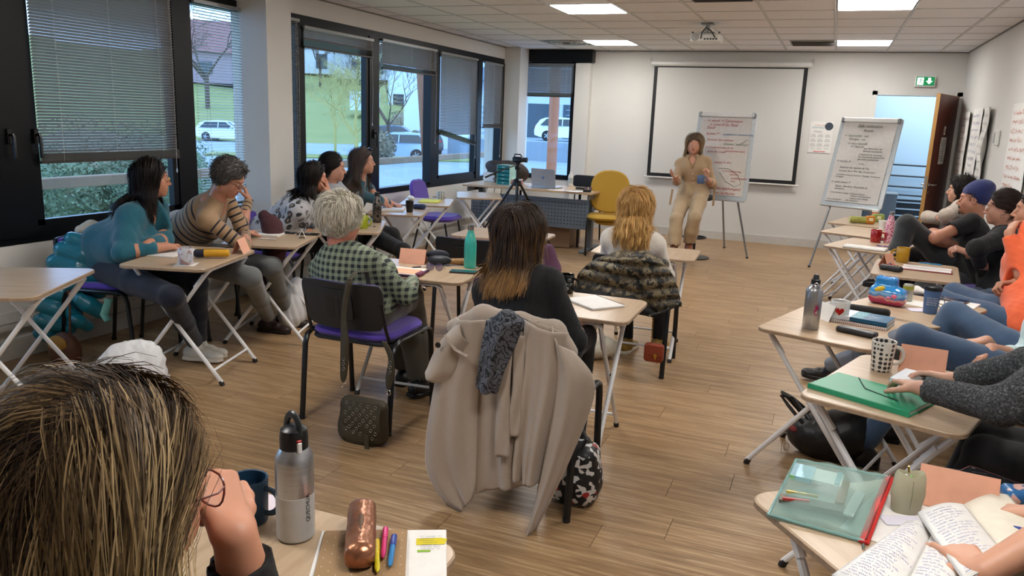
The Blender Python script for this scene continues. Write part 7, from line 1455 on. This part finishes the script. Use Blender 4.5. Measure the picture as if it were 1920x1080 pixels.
# --- tables L3, L4, L5
t=mug('lime green mug on the small table beside the steel bottle',onz(681,428),.039,.10,M('#8f9a12',.3,coat=.4),.1)
s=N('steel_engraved'); v=s.obj(); n1_=s.vor(v,34); SEN=s.pbr(s.mix(s.math('LESS_THAN',s.math('ABSOLUTE',s.math('SUBTRACT',n1_,.45)),.08),'#6f6a66','#1d1c1e'),.3,.8)
bottle('steel bottle with dark mandala pattern and black cap',onz(707,417),[(.001,0),(.033,0),(.036,.004),(.036,.15),(.030,.18),(.020,.205),(.018,.215)],SEN,BLACKM,[(.021,.212),(.021,.245),(.001,.247)])
t=thing('key_ring','small dark keys and trinkets by the steel bottle','keys',onz(697,425)); [part('key',MB().rbox((.018*k-.03,.01*math.sin(k*2),.004),(.022,.012,.006),.002),M(['#1a1a1e','#8a7a3a','#b9b9bd','#22252c'][k],.4),t) for k in range(4)]
solo('blue_card',MB().prism(rrect(.09,.12,.003,2),0,.003),M('#2f8fb0',.5),'small blue booklet behind the lime mug','booklet',onz(697,412),.5,smooth=False)
t=sheetbox('open notebook with white pages on the table of the long-haired woman','notebook',onz(737,393),math.radians(24),.21,.30,.016,WHP2,'notebook',[('page',0,0,.205,.29,M('#d4dae6',.8))]); spiral(t,-.09,-.12,.12,.012,M('#2a2a2e',.4),20,.006)
mug('black cup on the table corner beside the notebook',onz(768,398),.038,.105,M('#101116',.3),2.6,taper=.75,name='cup',cat='cup')
soft_bag('blue_pouch','small navy pouch right of the black cup','pouch',onz(786,392),(.12,.07,.045),M('#1d2a55',.6),.3)
sheetbox('yellow paper pad on the table by the purple chair','pad',onz(806,378),math.radians(20),.20,.28,.010,M('#c9c23f',.7),'paper_pad')
PM=patmat('patterned_glaze',lambda s: s.mix(s.math('GREATER_THAN',s.vor(s.obj(),75,rnd=0),.42),'#23282f','#c9cbc6')); mug('dark patterned mug with white handle on the table by the purple chair',onz(827,374),.040,.085,PM,2.9,hm=M('#d9d8d4',.25))
pen('black pen beside the yellow pad',onz(810,370),.1,.16,'#15161a','#15161a',name='marker_pen'); t=thing('tissue_ball','crumpled white tissue on the table by the purple chair','tissue',onz(769,374)); S=Sdf(); S.ell((0,0,.02),(.03,.028,.02)); S.ell((.03,0,.015),(.02,.02,.014)); sdf_obj('paper',S,.004,WHP2,t,amp=.004,freq=60)
# --- right tables
for k,(px,py,lab,c_,n_) in enumerate([(1612,419,'pale green rolled packet lying on the far right table','#9a9a4a','snack_roll'),(1630,420,'orange and gold packet beside the green roll','#c07a1d','snack_packet'),(1645,416,'light green packet behind the orange one','#93a352','snack_packet')]):
    t=thing(n_,lab,'packet',onz(px,py),.3); S=Sdf()
    if k==0: S.cap((-.07,0,.035),(.07,0,.035),.033); 
    else: S.box((0,0,.04),(.045 if k==1 else .06,.03,.04),rd=.02)
    sdf_obj('wrapper',S,.005,M(c_,.3,nz=(20,.2)),t,amp=.002,freq=60)
    if k==0: part('end_disc',MB().lathe([(.03,-.002),(.03,.002)],(-.103,0,.035),16,ax=(1,0,0)),M('#d0cf9a',.4),t)
    else: part('label_print',MB().rbox((0,-.032,.045),(.04,.002,.03),.001),M('#e3d8b0',.5),t)
def paper_cup(lab,p,c1,c2,h=.09): 
    t=thing('paper_cup',lab,'cup',p); part('cup',MB().lathe([(.001,0),(.026,0),(.036,h),(.038,h),(.035,h-.004),(.026,.004)],seg=22,cap=False),M(c1,.6),t); part('band',MB().lathe([(.0285,h*.25),(.0345,h*.8)],seg=22,cap=False),M(c2,.6),t); return t
paper_cup('white cup with orange print behind the packets on the far right table',onz(1640,411),'#e3e0da','#d2602c'); paper_cup('plain white paper cup between red mug and pink bottle',onz(1653,432),'#e6e4e0','#dcd9d4')
mug('red mug on the table under the knee of the man in blue beanie',onz(1641,454),.042,.10,M('#a3171c',.25,coat=.4),-.1)
s=N('pink_flower_print'); v=s.obj(); PF=s.pbr(s.mix(s.math('GREATER_THAN',s.vor(v,60),.42),s.mix(s.noise(v,40,2),'#c23a62','#d8708f'),'#eec0cd'),.3)
bottle('pink floral metal bottle beside the red mug',onz(1665,455),[(.001,0),(.034,0),(.038,.004),(.038,.13),(.034,.16),(.020,.21),(.0175,.225)],PF,CHR,[(.019,.222),(.019,.25),(.001,.252)])
t=sheetbox('rolled white notebook lying on the table beside the red mug','notebook',onz(1622,467),math.radians(-12),.30,.13,.018,WHP2,'notebook',bev=.006); t=thing('purple_glasses','purple framed glasses between notebook and pink bottle','glasses',onz(1655,463),-.2); part('frame',MB().tube([(.022*math.cos(a)-.024,.02*math.sin(a),.006) for a in np.linspace(0,2*PI,13)[:-1]],.002,5,closed=True).tube([(.022*math.cos(a)+.024,.02*math.sin(a),.006) for a in np.linspace(0,2*PI,13)[:-1]],.002,5,closed=True),M('#4a1d8a',.2),t)
pen('purple pen right of the pink bottle',onz(1676,458),-.05,.13,'#3b1a5a','#3b1a5a')
YM=M('#b5881c',.3,coat=.3); mug('mustard yellow mug at the far edge of the planner table',onz(1691,491),.043,.10,YM,3.0)
tent('small orange and pink folded card left of the yellow mug',onz(1663,497),1.0,.10,.075,PNK)
random.seed(3)
for k,(px,py,c_) in enumerate([(1656,500,'#8a3a2a'),(1668,498,'#2f6f96'),(1676,502,'#9a2f2f'),(1661,506,'#a87a3a'),(1672,493,'#33557a')]):
    t=thing('wrapped_sweet',['brown wrapped sweet beside the dark glasses case','blue wrapped sweet in the small pile','red wrapped sweet in the small pile','gold wrapped sweet in the small pile','dark blue wrapped sweet behind the others'][k],'sweet',onz(px,py),k*1.1,'sweets on the planner table'); part('wrapper',MB().ell((0,0,.011),(.016,.011,.010),10,6),M(c_,.25),t); part('twist_end',MB().lathe([(.002,0),(.011,.014)],(.014,0,.011),8,ax=(1,0,0)).lathe([(.002,0),(.011,.014)],(-.014,0,.011),8,ax=(-1,0,0)),M(c_,.25),t)
t=soft_bag('glasses_case','dark flat glasses case at the corner of the planner table','glasses case',onz(1670,508),(.14,.055,.035),M('#1c1e22',.5),-.5)
t=sheetbox('open white planner with red spiral and dark red cover','notebook',onz(1738,506),math.radians(-6),.29,.19,.007,M('#7a1d24',.5),'planner',[('page',-.005,-.048,.285,.085,CARD),('page',.0,.048,.285,.085,CARD)]); spiral(t,0,-.135,.135,.008,M('#9a2a30',.4),34,.006,'x'); writing(t,-.12,.12,-.085,-.015,.0085,'#8d8d95',seed=4); writing(t,-.12,.12,.015,.085,.0085,'#8d8d95',seed=5)
pen('blue pen lying across the open planner',onz(1722,498)+Vector((0,0,.016)),-.2,.14,'#1f7fb5','#1f7fb5')
# R4: painted pouch, can, cup, papers, phone
s=N('beach_print'); v=s.obj(); sp=s.n('SeparateXYZ'); s.l(v,sp.inputs[0]); zz=s.math('ADD',sp.outputs[2],s.math('MULTIPLY',s.noise(v,16,2),.05)); BE=s.pbr(s.ramp(s.math('MULTIPLY',zz,6.5),[(.0,'#8e1446'),(.36,'#a81852'),(.40,'#d98a72'),(.46,'#2f72b5'),(.54,'#8fc3e6'),(.60,'#2c86c9'),(1.,'#2a80c6')],'LINEAR'),.15,coat=.6)
def ex(S): S.box((-.012,.0,.105),(.055,.024,.042),rd=.018,k=.02); S.ell((-.012,0,.15),(.040,.013,.030),k=.006,op=1)
t=soft_bag('painted_pouch','glossy blue and pink pouch painted with a beach scene and yellow sun','pouch',onz(1662,571),(.18,.085,.095),BE,math.radians(-22),5,.002,ex,.005); part('yellow_sun',MB().ell((-.030,-.040,.083),(.028,.006,.013),14,6,R=Matrix.Rotation(-.4,3,'Y')),M('#e3c02a',.3),t); part('pink_figure',MB().ell((.045,-.047,.055),(.014,.004,.012),10,6).ell((.02,-.047,.045),(.012,.004,.006),8,5),M('#e0708f',.3),t); part('pouch_lining',MB().ell((-.012,.0,.128),(.040,.014,.006),12,6),M('#8a1240',.5),t)
t=thing('drink_can','small silver and olive can behind the blue cup','can',onz(1700,565)); part('body',MB().lathe([(.001,0),(.022,0),(.026,.005),(.026,.085),(.022,.092),(.001,.092)],seg=22),M('#a9a79a',.3,.5),t); part('olive_band',MB().lathe([(.0265,.066),(.0265,.084)],seg=22,cap=False),M('#9a9a2a',.4),t); part('label',MB().rbox((-.010,-.0262,.04),(.018,.001,.035),.0005),M('#3f4f55',.5),t)
p=onz(1743,587); t=thing('travel_cup','matte blue travel cup with black lid','cup',p); part('cup',MB().lathe([(.001,0),(.030,0),(.0315,.004),(.039,.118),(.001,.118)],seg=28),M('#4a6c9c',.5),t); part('lid',MB().lathe([(.041,.116),(.042,.122),(.041,.134),(.037,.137),(.034,.130),(.001,.130)],seg=28),M('#15171a',.4),t)
put_text('print','Avec vous\non se vitamine\nautrement\ndans le vif',.011,M('#dfe6ee',.6),basis((-.026,-.0365,.078),(1,0,.0),(0,-.07,1)),t)
part('ring_handle',MB().tube([(.045+.014*math.cos(a),0,.055+.022*math.sin(a)) for a in np.linspace(0,2*PI,13)[:-1]],.0025,5,closed=True),M('#6f7a86',.3),t)
sheetbox('white papers under the blue travel cup table side','paper',onz(1722,570),-.5,.20,.14,.002,WHP2,'loose_paper'); sheetbox('folded white card left of the blue travel cup','paper',onz(1722,582),.35,.10,.07,.003,M('#d8d3e3',.8),'folded_card'); t=sheetbox('white notepad under the phone on the table of the orange jacket woman','notebook',onz(1788,570),-.35,.22,.15,.008,WHP2,'notepad')
t=phone('phone in a brown patterned case lying on the white notepad',onz(1785,567)+Vector((0,0,.009)),1.15,'#4a3a2c','#31415a')
t=thing('white_headphones','white earphone case and cable behind the can','earphones',onz(1718,551)); S=Sdf(); S.chain([(-.03,0,.014),(.0,.02,.018),(.04,.0,.014)],[.016,.02,.014]); sdf_obj('shell',S,.004,WHP2,t); part('wire',MB().tube([(.04,0,.01),(.07,.02,.003),(.09,-.02,.003),(.06,-.04,.003)],.0015,5),WHP2,t)
# R5
s=N('brushed_steel'); v=s.obj(scale=(1,1,60)); BSTL=s.pbr(s.mix(s.noise(v,8,3),'#9a9ca0','#c3c5c9'),.32,.9)
p=onz(1519,616); t=thing('steel_flask','brushed steel sports flask with carabiner cap','bottle',p); part('flask',MB().lathe([(.001,0),(.033,0),(.036,.004),(.036,.172),(.032,.185),(.020,.196),(.018,.205)],seg=28),BSTL,t); part('stopper',MB().lathe([(.02,.203),(.02,.222),(.014,.225),(.012,.24),(.009,.246),(.001,.247)],seg=18),M('#26282b',.4),t); part('carabiner',MB().tube([(.004+.012*math.cos(a),-.024-.002*math.sin(a),.192+.020*math.sin(a)) for a in np.linspace(0,2*PI,15)[:-1]],.0022,6,closed=True),CHR,t)
q=MB()
for k in range(4): a=-PI/2+.35+.12*k; q.tube([(.0365*math.cos(a),.0365*math.sin(a),.085+.004*k),(.0365*math.cos(a),.0365*math.sin(a),.115-.002*(k%2)*5)],.0022,5)
q.tube([(.0367*math.cos(a),.0367*math.sin(a),z) for a,z in ((-PI/2+.22,.092),(-PI/2+.30,.075),(-PI/2+.5,.068),(-PI/2+.62,.074))],.0022,5); part('magenta_emblem',q,M('#b0195a',.5),t)
p=onz(1572,601); t=mug('white mug with a big red heart',p,.043,.095,M('#dddcd9',.2,coat=.4),2.75); hp=[(.020*16*math.sin(a)**3/16,.020*(13*math.cos(a)-5*math.cos(2*a)-2*math.cos(3*a)-math.cos(4*a))/16) for a in np.linspace(0,2*PI,33)[:-1]]
Th=Matrix.Rotation(math.atan2(-p.y,-p.x)-2.75,4,'Z'); q=MB(); v=[];
for rr_ in (0,.5,1): v+=[Th@Vector((.0436*math.cos(x*rr_/.0436),.0436*math.sin(x*rr_/.0436),.052+y*rr_)) for x,y in hp]
n=len(hp); q.add(v,[(k*n+i,k*n+(i+1)%n,(k+1)*n+(i+1)%n,(k+1)*n+i) for k in (0,1) for i in range(n)]); part('red_heart',q,M('#b3161c',.25),t)
tent('white folded card behind the steel flask',onz(1548,598),-.9,.12,.075,CARD)
soft_bag('black_pouch','black fabric pencil pouch behind the blue book','pencil case',onz(1627,592),(.19,.055,.045),BLKC,-.22,4,.003,h=.006)
def book(lab,p,rz,w,d,h,c1,c2,title,sub,name='book'):
    t=thing(name,lab,'book',p,rz); part('page_block',MB().box((.002,0,h/2),(w-.006,d-.006,h-.004)),WHP2,t,False); part('cover',MB().box((0,0,h-.001),(w,d,.002)).box((0,0,.001),(w,d,.002)).box((0,-d/2+.001,h/2),(w,.002,h)),M(c1,.3),t,False)
    part('white_panel',MB().box((-w*.33,0,h+.0004),(w*.33,d,.0008)).box((-w*.33,-d/2-.0004,h/2),(w*.33,.0008,h)),M('#dfe6ee',.3),t,False); part('light_panel',MB().box((-w*.05,0,h+.0004),(w*.22,d,.0008)),M(c2,.3),t,False)
    put_text('title',title,d*.16,M('#d5e6ee',.5),Matrix.Translation((-w*.10,.0,h+.0012)),t); put_text('title',sub,d*.055,M('#c5dae6',.5),Matrix.Translation((-w*.02,-d*.22,h+.0012)),t); part('white_squiggle',MB().tube([(w*.22+.02*math.cos(a)*(1-.2*a/6),-d*.2+.02*math.sin(a*1.4),h+.0012) for a in np.linspace(0,5,14)],.0008,4),M('#dfe9f0',.5),t); part('white_dot',MB().lathe([(.003,0),(.003,.0005)],(w*.15,d*.2,h+.001),10),M('#dfe9f0',.5),t)
    return t
rz5=math.radians(-16); p=onz(1617,606); t=sheetbox('spiral notebook with dark red and white striped edge under the blue book','notebook',p,rz5,.24,.16,.013,WHP2,'spiral_notebook'); spiral(t,-.083,-.115,.115,.008,M('#8a2a30',.4),26,.008,'x')
book('blue and teal paperback lying on the spiral notebook, right table with the steel flask',p+Vector((0,.005,.0165)),rz5,.24,.155,.018,'#14587c','#1f8696','L’Hypnose','applications thérapeutiques')
soft_bag('leather_case','small flat dark leather case in front of the books','glasses case',onz(1606,627),(.17,.055,.025),M('#222326',.35),math.radians(-24),3,.001,h=.005)
# R6
DOT=patmat('dotted_glaze',lambda s: s.mix(s.math('LESS_THAN',s.vor(s.obj(),58,rnd=.12),.40),'#dcd8d0','#2c2e33'),.2); mug('tall white mug covered in dark dots',onz(1651,694),.043,.115,DOT,.25,taper=.82,hm=M('#dcd8d0',.25))
tent('pink folded name card on the table behind the hands',onz(1727,697),-.12,.155,.095,PNK)
rz6=math.radians(-27); t=thing('green_folder','bright green elastic folder on the table corner','folder',onz(1632,742),rz6); GR=M('#1d9068',.4,nz=(15,.06)); part('cover',MB().prism(rrect(.34,.21,.004,2),0,.004,bev=.001).prism(rrect(.335,.205,.003,2,0,.002),.014,.0175,bev=.001),GR,t,False); part('page_block',MB().box((.003,.003,.009),(.325,.195,.010)),WHP2,t,False); part('spine',MB().box((0,-.104,.0085),(.34,.003,.017)),GR,t,False); part('elastic',MB().tube([(-.09,.10,.019),(-.05,.04,.020),(-.02,-.0,.0195),(.10,-.03,.019)],.0015,5),BLACKM,t)
book('thick blue and teal paperback under both hands of the grey cardigan woman',onz(1752,738)+Vector((0,0,.0175)),math.radians(-22),.25,.16,.024,'#144f74','#1f8696','L’Hypnose','thérapeutique')
# R7
rz7=math.radians(38); 
Y7=onz(1560,955)
s=N('mesh_plastic'); b1=s.n('BsdfTransparent'); b1.inputs[0].default_value=(.93,.975,.965,1); b2=s.n('BsdfPrincipled'); b2.inputs['Base Color'].default_value=lin('#a9c4bd'); b2.inputs['Roughness'].default_value=.35; mx=s.n('MixShader'); mx.inputs[0].default_value=.22; s.l(b1.outputs[0],mx.inputs[1]); s.l(b2.outputs[0],mx.inputs[2]); s.l(mx.outputs[0],s.o.inputs[0]); MESHM=s.m
c=[Zp(1440,968,.705),Zp(1620,1015,.705),Zp(1668,895,.735),Zp(1493,862,.735)]  # pouch corners on the table, top side slightly raised
o=(c[0]+c[1]+c[2]+c[3])/4; o.z=.7005; t=thing('mesh_pouch','translucent green zip pouch full of stationery with red zip','pouch',tuple(o))
def quad(u,v): return (c[0]*(1-u)+c[1]*u)*(1-v)+(c[3]*(1-u)+c[2]*u)*v
g=[]; 
for i in range(15):
    u=i/14; g.append([quad(u,j/12)+Vector((0,0,.030*math.sin(PI*min(max(u,.02),.98))**.5*math.sin(PI*min(max(j/12,.02),.98))**.5+.003*math.sin(i*1.7+j)))-o-Vector((0,0,.004*0)) for j in range(13)])
part('mesh_front',MB().sheet(g,.0012),MESHM,t,ang=180); part('mesh_back',MB().sheet([[quad(i/6,j/5)-o-Vector((0,0,.003 if j else .003)) for j in range(6)] for i in range(7)],.001),MESHM,t,ang=180)
part('piping',MB().tube([quad(1,0)-o,quad(0,0)-o+Vector((0,0,.004)),quad(0,1)-o,quad(1,1)-o],.004,6),M('#7fa9a6',.4),t)
part('red_zip',MB().tube([quad(1.0,-.02)-o,quad(1.0,.5)-o+Vector((0,0,.006)),quad(1.0,1.0)-o],.011,8,flat=.3),M('#c01d17',.5),t); part('zip_teeth',MB().tube([quad(1.015,0)-o+Vector((0,0,.006)),quad(1.01,1)-o+Vector((0,0,.008))],.002,5),M('#7a0f0c',.4),t); part('zip_puller',MB().tube([quad(1.0,-.03)-o,quad(1.03,-.10)-o],.003,5),CHR,t)
def inpouch(name,lab,cat,u,v,w,d,h,mat,rot,z=.004):
    p=quad(u,v); e=(c[1]-c[0]); a=math.atan2(e.y,e.x)+rot; return solo(name,MB().prism(rrect(w,d,.003,2),0,h),mat,lab,cat,(p.x,p.y,p.z+z),a,smooth=False)
inpouch('index_cards','white and turquoise card pack inside the mesh pouch','cards',.34,.72,.10,.075,.010,M('#d9e3df',.6),.0); inpouch('tape_strip','light blue plastic sheet inside the mesh pouch','sheet',.15,.72,.05,.08,.012,M('#8fc3d8',.3),.0); inpouch('teal_strip','turquoise strip beside the cards inside the pouch','card',.53,.72,.012,.075,.012,M('#1f8f9c',.4),.0); inpouch('green_strip','lime green strip at the left inside the pouch','card',.06,.72,.012,.08,.012,M('#8fd07a',.4),0)
inpouch('cork_ruler','brown cork strip lying inside the pouch','ruler',.62,.55,.02,.13,.006,M('#8a6a45',.7),.0,.006); inpouch('clear_ruler','clear grey ruler inside the pouch','ruler',.78,.42,.022,.14,.005,M('#aab5b2',.2),-.1,.006); inpouch('pencil_tray','dark flat pencil tray inside the pouch','tray',.42,.27,.16,.035,.010,M('#5f5a4c',.5),.12,.004)
inpouch('red_crayon','red crayon inside the pouch','crayon',.22,.22,.06,.006,.006,M('#b0302a',.4),.35,.016); inpouch('yellow_crayon','yellow crayon inside the pouch beside the red one','crayon',.25,.33,.07,.006,.006,M('#c9b04a',.4),.2,.016)
# cream pencil pouch standing open
p=onz(1697,960); t=thing('cream_pencil_pouch','upright cream leather pencil pouch standing open with pens inside','pencil case',p,.25); t.scale=(.82,.82,.95); CRL=M('#b5b094',.5,nz=(20,.06)); prof=[(.030,0),(.034,.006),(.040,.05),(.036,.085),(.031,.098)]; q=MB(); q.lathe([(.001,0)]+prof+[(.027,.092),(.022,.06),(.001,.05)],seg=26,cap=False); q.v=[(x*1.15,y*.75,z+.010*(abs(x)/.03)*(z>.08)) for x,y,z in q.v]; part('body',q,CRL,t); part('seam',MB().tube([(0,-.0235,.004),(0,-.0305,.05),(0,-.026,.09)],.0012,5),M('#8f8a70',.6),t); part('zip_puller',MB().tube([(.0,.022,.112),(.004,.024,.09)],.003,6),GOLD,t)
for k,(x,y,c_) in enumerate([(-.012,0,'#d9d9d9'),(.004,.004,'#8fd07a'),(-.004,-.008,'#23549a'),(.006,-.01,'#b0302a'),(.012,-.004,'#d8b030')]): part('pen_end',MB().tube([(x*.6,y*.6,.05),(x,y,.098-.004*k)],.0035,6),M(c_,.4),t)
t=tent('large pink folded card standing at the back of the lower right table',onz(1790,948),math.radians(-6),.165,.088,M('#e0a488',.75))
sheetbox('printed white sheet under the notebooks','paper',onz(1700,985),math.radians(-20),.21,.26,.0012,WHP2,'printed_sheet'); sheetbox('small white card with violet edge by the red zip','card',onz(1690,978)+Vector((0,0,.002)),.4,.09,.045,.0015,M('#dcd9e6',.8),'white_card')
def openbook(lab,C4,z,thk,ink,name='open_notebook',sd=3,parts2=True,blank_right=False):
    """C4: near-left, near-right, far-right, far-left photo points of the spread; spine halfway"""
    P=[Zp(x,y,z) for x,y in C4]; o=sum(P,Vector())/4; o.z=TH+.001; t=thing(name,lab,'notebook',tuple(o))
    def g2(u,v): return (P[0]*(1-u)+P[1]*u)*(1-v)+(P[3]*(1-u)+P[2]*u)*v
    for sgn,nm in ((0,'left_pages'),(1,'right_pages')):
        g=[[g2((i/12)*.5+.5*sgn,j/6)-Vector((o.x,o.y,0))+Vector((0,0,-o.z+.016*math.sin(PI*(i/12 if sgn==0 else 1-i/12)*.9+.25)*thk-.008*thk)) for j in range(7)] for i in range(13)]
        part(nm,MB().sheet(g,.0015),CARD if not(sgn and blank_right) else M('#e3dccb',.8),t,ang=180)
        part('page_stack',MB().sheet([[q-Vector((0,0,.005)) for q in row] for row in g],.006),WHP2,t,ang=180)
        if sgn and blank_right: continue
        q=MB(); random.seed(sd+sgn)
        e1=(P[1]-P[0])/2; e2=(P[3]-P[0]); W_,H_=e1.length,e2.length; tmp=MB(); y=H_-.02
        while y>.015: scribble(tmp,.008+random.random()*.012,y,(W_-.02)*random.uniform(.45,.95),.007,0,r=.0005); y-=.0115
        for vtx in tmp.v:
            u=vtx[0]/W_; v_=vtx[1]/H_; pp=g2(min(u,1)*.5+.5*sgn,v_)-Vector((o.x,o.y,0)); ui=min(u,1); pp.z+=-o.z+.016*math.sin(PI*(ui if sgn==0 else 1-ui)*.9+.25)*thk-.008*thk+.0014; q.v.append(tuple(pp))
        q.f=tmp.f; q.m=tmp.m; q.n=tmp.n; part('handwriting',q,M(ink,.7),t,False)
    return t
openbook('open notebook filled with violet handwriting at the bottom right edge',[(1560,1075),(1800,1240),(1800,1010),(1700,905+70)],.728,1.,'#5b57a5',sd=5)
openbook('second open notebook with a blank cream right page held by the writer',[(1810,1085),(1990,1030),(1890,925),(1722,958)],.748,.9,'#5565a8',sd=9,blank_right=True,name='open_notebook')
pen('blue ballpoint pen held by the writer',Vector(tuple(q3(1900,990,.752))),math.radians(-35),.14,'#1f2f8f','#1f2f8f')
phone('phone in a clear pink-edged case behind the pink card',onz(1862,905),1.0,'#8a4a4a','#17191c'); soft_bag('flowered_pouch','round pouch with blue and pink pattern at the right edge','pouch',onz(1915,945),(.09,.07,.04),patmat('blue_pink',lambda s: s.mix(s.math('GREATER_THAN',s.noise(s.obj(),22,2),.5),'#1f5f96','#c9a096')),.2,h=.006)
pen('thin dark pen lying behind the pink card',onz(1752,880),.05,.13,'#2a2226','#2a2226')
# --- foreground table
p=onz(555,1004); t=thing('steel_water_bottle','two-tone steel and white water bottle with black carry lid','bottle',p,math.radians(-20))
R_=.0385; part('steel_upper',MB().lathe([(R_,.098),(R_,.168),(R_*.98,.180),(.029,.196),(.027,.20),(.001,.20)],seg=36),BSTL,t); part('white_lower',MB().lathe([(.001,0),(R_-.004,0),(R_+.0003,.005),(R_+.0005,.098),(R_,.0985)],seg=36,cap=False),M('#b9b7b4',.4),t)
part('lid',MB().lathe([(.0285,.192),(.0285,.222),(.026,.236),(.018,.242),(.001,.244)],seg=28),M('#101114',.35),t)
P=[(.022*math.cos(a)*1.0-.002,0,.236+.030*math.sin(a)) for a in np.linspace(-.25,PI+.25,14)]; part('carry_loop',MB().tube(P,.0055,8,flat=1.5),M('#23282c',.35),t); part('white_latch',MB().rbox((.0285,-.006,.205),(.008,.010,.024),.002,R=Matrix.Rotation(-.2,3,'Z')),M('#d9d9d6',.3),t); part('red_button',MB().rbox((.0275,-.006,.219),(.008,.010,.005),.001,R=Matrix.Rotation(-.2,3,'Z')),M('#b02018',.4),t)
tm_=textmesh('QUECHUA',.0125,M('#2f3033',.5)); vv=[]; 
for vtx in tm_.vertices: a=-vtx.co.y/R_; z=.045+vtx.co.x; rr_=R_+.0009+vtx.co.z; vtx.co=Vector((rr_*math.cos(a+.22),rr_*math.sin(a+.22),z))
link('lettering',tm_,t)
NB=M('#1d3f5a',.45); t=mug('dark blue ribbed mug next to the steel water bottle',onz(468,976),.041,.10,NB,.15,fill='#152a3a')
c=onz(700,1062); t=sheetbox('loose white handwritten sheets under the kraft notebook','papers',onz(712,1062),math.radians(27),.26,.26,.004,WHP2,'paper_sheets'); 
q=part('yellow_highlight',MB().prism([(-.03,-.014),(.028,-.012),(.034,.008),(.02,.013),(-.03,.011)],.0045,.005,T=Matrix.Translation((.098,.082,0))),M('#d9c81c',.7),t,False); part('green_highlight',MB().prism([(-.014,-.004),(.012,-.004),(.013,.004),(-.014,.004)],.0045,.005,T=Matrix.Translation((.085,.045,0))),M('#8fb53a',.7),t,False); writing(t,.072,.128,.05,.10,.0056,'#55556a',.008,.005,.0004,seed=8)
t=thing('kraft_notebook','brown kraft notebook with white dots under the rose gold case','notebook',onz(678,1065)+Vector((0,0,.0055)),math.radians(28)); part('cover',MB().prism(rrect(.17,.24,.004,2),0,.008,bev=.001),M('#9a7a55',.7),t,False); q=MB()
for i in range(11):
    for j in range(15):
        if (i+j)%2==0: q.lathe([(.0013,0),(.0013,.0003)],(-.075+.015*i,-.105+.015*j,.0082),6)
part('white_dots',q,M('#dcd2c0',.7),t,False,kind='stuff')
t=thing('rose_gold_case','shiny rose gold pencil case with brown zip','pencil case',onz(677,1030)+Vector((0,0,.015)),math.radians(121)); s=N('rose_gold'); RG=s.pbr(s.mix(s.noise(s.obj(),30,3),'#8f5a40','#b98263'),.3,.75,bump=s.noise(s.obj(),70,3),bs=.4,bd=.002); S=Sdf(); S.cap((-.085,0,.024),(.085,0,.024),.026,k=.01); S.box((0,0,.022),(.10,.027,.021),rd=.012,k=.01); sdf_obj('body',S,.004,RG,t,amp=.0015,freq=50); part('zip',MB().tube([(-.095,0,.044),(0,0,.050),(.095,0,.044)],.0065,8,flat=.4),M('#5f3f22',.5),t)
for k,(px,py,rz,c1,lab) in enumerate([(706,1050,122,'#d9c51a','yellow highlighter pen on the kraft notebook'),(716,1025,118,'#c9206a','pink highlighter pen beside the rose gold case'),(729,1040,116,'#1677b5','blue highlighter pen at the edge of the kraft notebook')]): pen(lab,Vector(tuple(Zp(px,py+8,.716)))+Vector((.02,-.03,0)),math.radians(rz),.115,c1,['#e0c020','#d92a78','#163f9a'][k],name='highlighter',r=.0055)
sheetbox('pale lilac paper sheet behind the blue mug','paper',onz(425,948),.1,.21,.15,.002,M('#d9cdd6',.8),'loose_paper')
# left edge beads, small paper scrap on the floor, black handbag under the grey cardigan table
p=Dp(4,892,1.05); t=thing('bead_pouch','colourful beaded pouch at the left picture edge','pouch',tuple(p)); 
for k in range(14): part('bead',MB().ell((.012*math.cos(k*2.1),.02*math.sin(k*1.3),.006*(k%4)),.008,8,6),M(['#c78a1c','#1d3fa5','#c9c9d2','#8f6fa8'][k%4],.2),t)
part('wire_ring',MB().tube([(.01+.010*math.cos(a),-.01,.045+.008*math.sin(a)) for a in np.linspace(0,2*PI,11)[:-1]],.0012,4,closed=True),BLACKM,t)
solo('paper_scrap',MB().prism([(-.02,-.012),(.02,-.01),(.012,.014),(-.015,.01)],0,.002),WHP2,'tiny white paper scrap on the floor under the white-haired person','scrap',tuple(Zp(687,729,0)+Vector((0,0,.0005))),.3,smooth=False)
LEA=M('#0f0f11',.4,nz=(8,.1)); p=Zp(1575,868,0); t=thing('black_handbag','black leather handbag slumped on the floor under the green folder table','handbag',(p.x-.06,p.y+.06,0)); S=Sdf(); S.ell((0,0,.10),(.20,.12,.12),k=.05); S.ell((.08,.02,.15),(.12,.10,.10),k=.05); S.box((0,0,-.3),(1,1,.3),rd=.001,k=.004,op=1); sdf_obj('body',S,.009,LEA,t,amp=.006); part('red_lining',MB().ell((-.16,-.03,.13),(.035,.05,.02),10,6),M('#7a1d20',.7),t)
for sy in (-1,1): part('handle',MB().tube([(-.12,sy*.06,.16),(-.20,sy*.05,.24),(-.24,sy*.03,.28),(-.19,sy*.0,.27),(-.10,sy*.05,.19)],.009,8),LEA,t)
part('metal_clip',MB().tube([(-.19+.012*math.cos(a),-.10,.05+.02*math.sin(a)) for a in np.linspace(0,2*PI,11)[:-1]],.003,5,closed=True),CHR,t)
# presenter's mug (held)
p=d3(1314,336,8.80); t=mug('blue-grey mug held by the presenter',(p[0],p[1],p[2]-.05),.042,.095,M('#4a5f80',.3),.0)
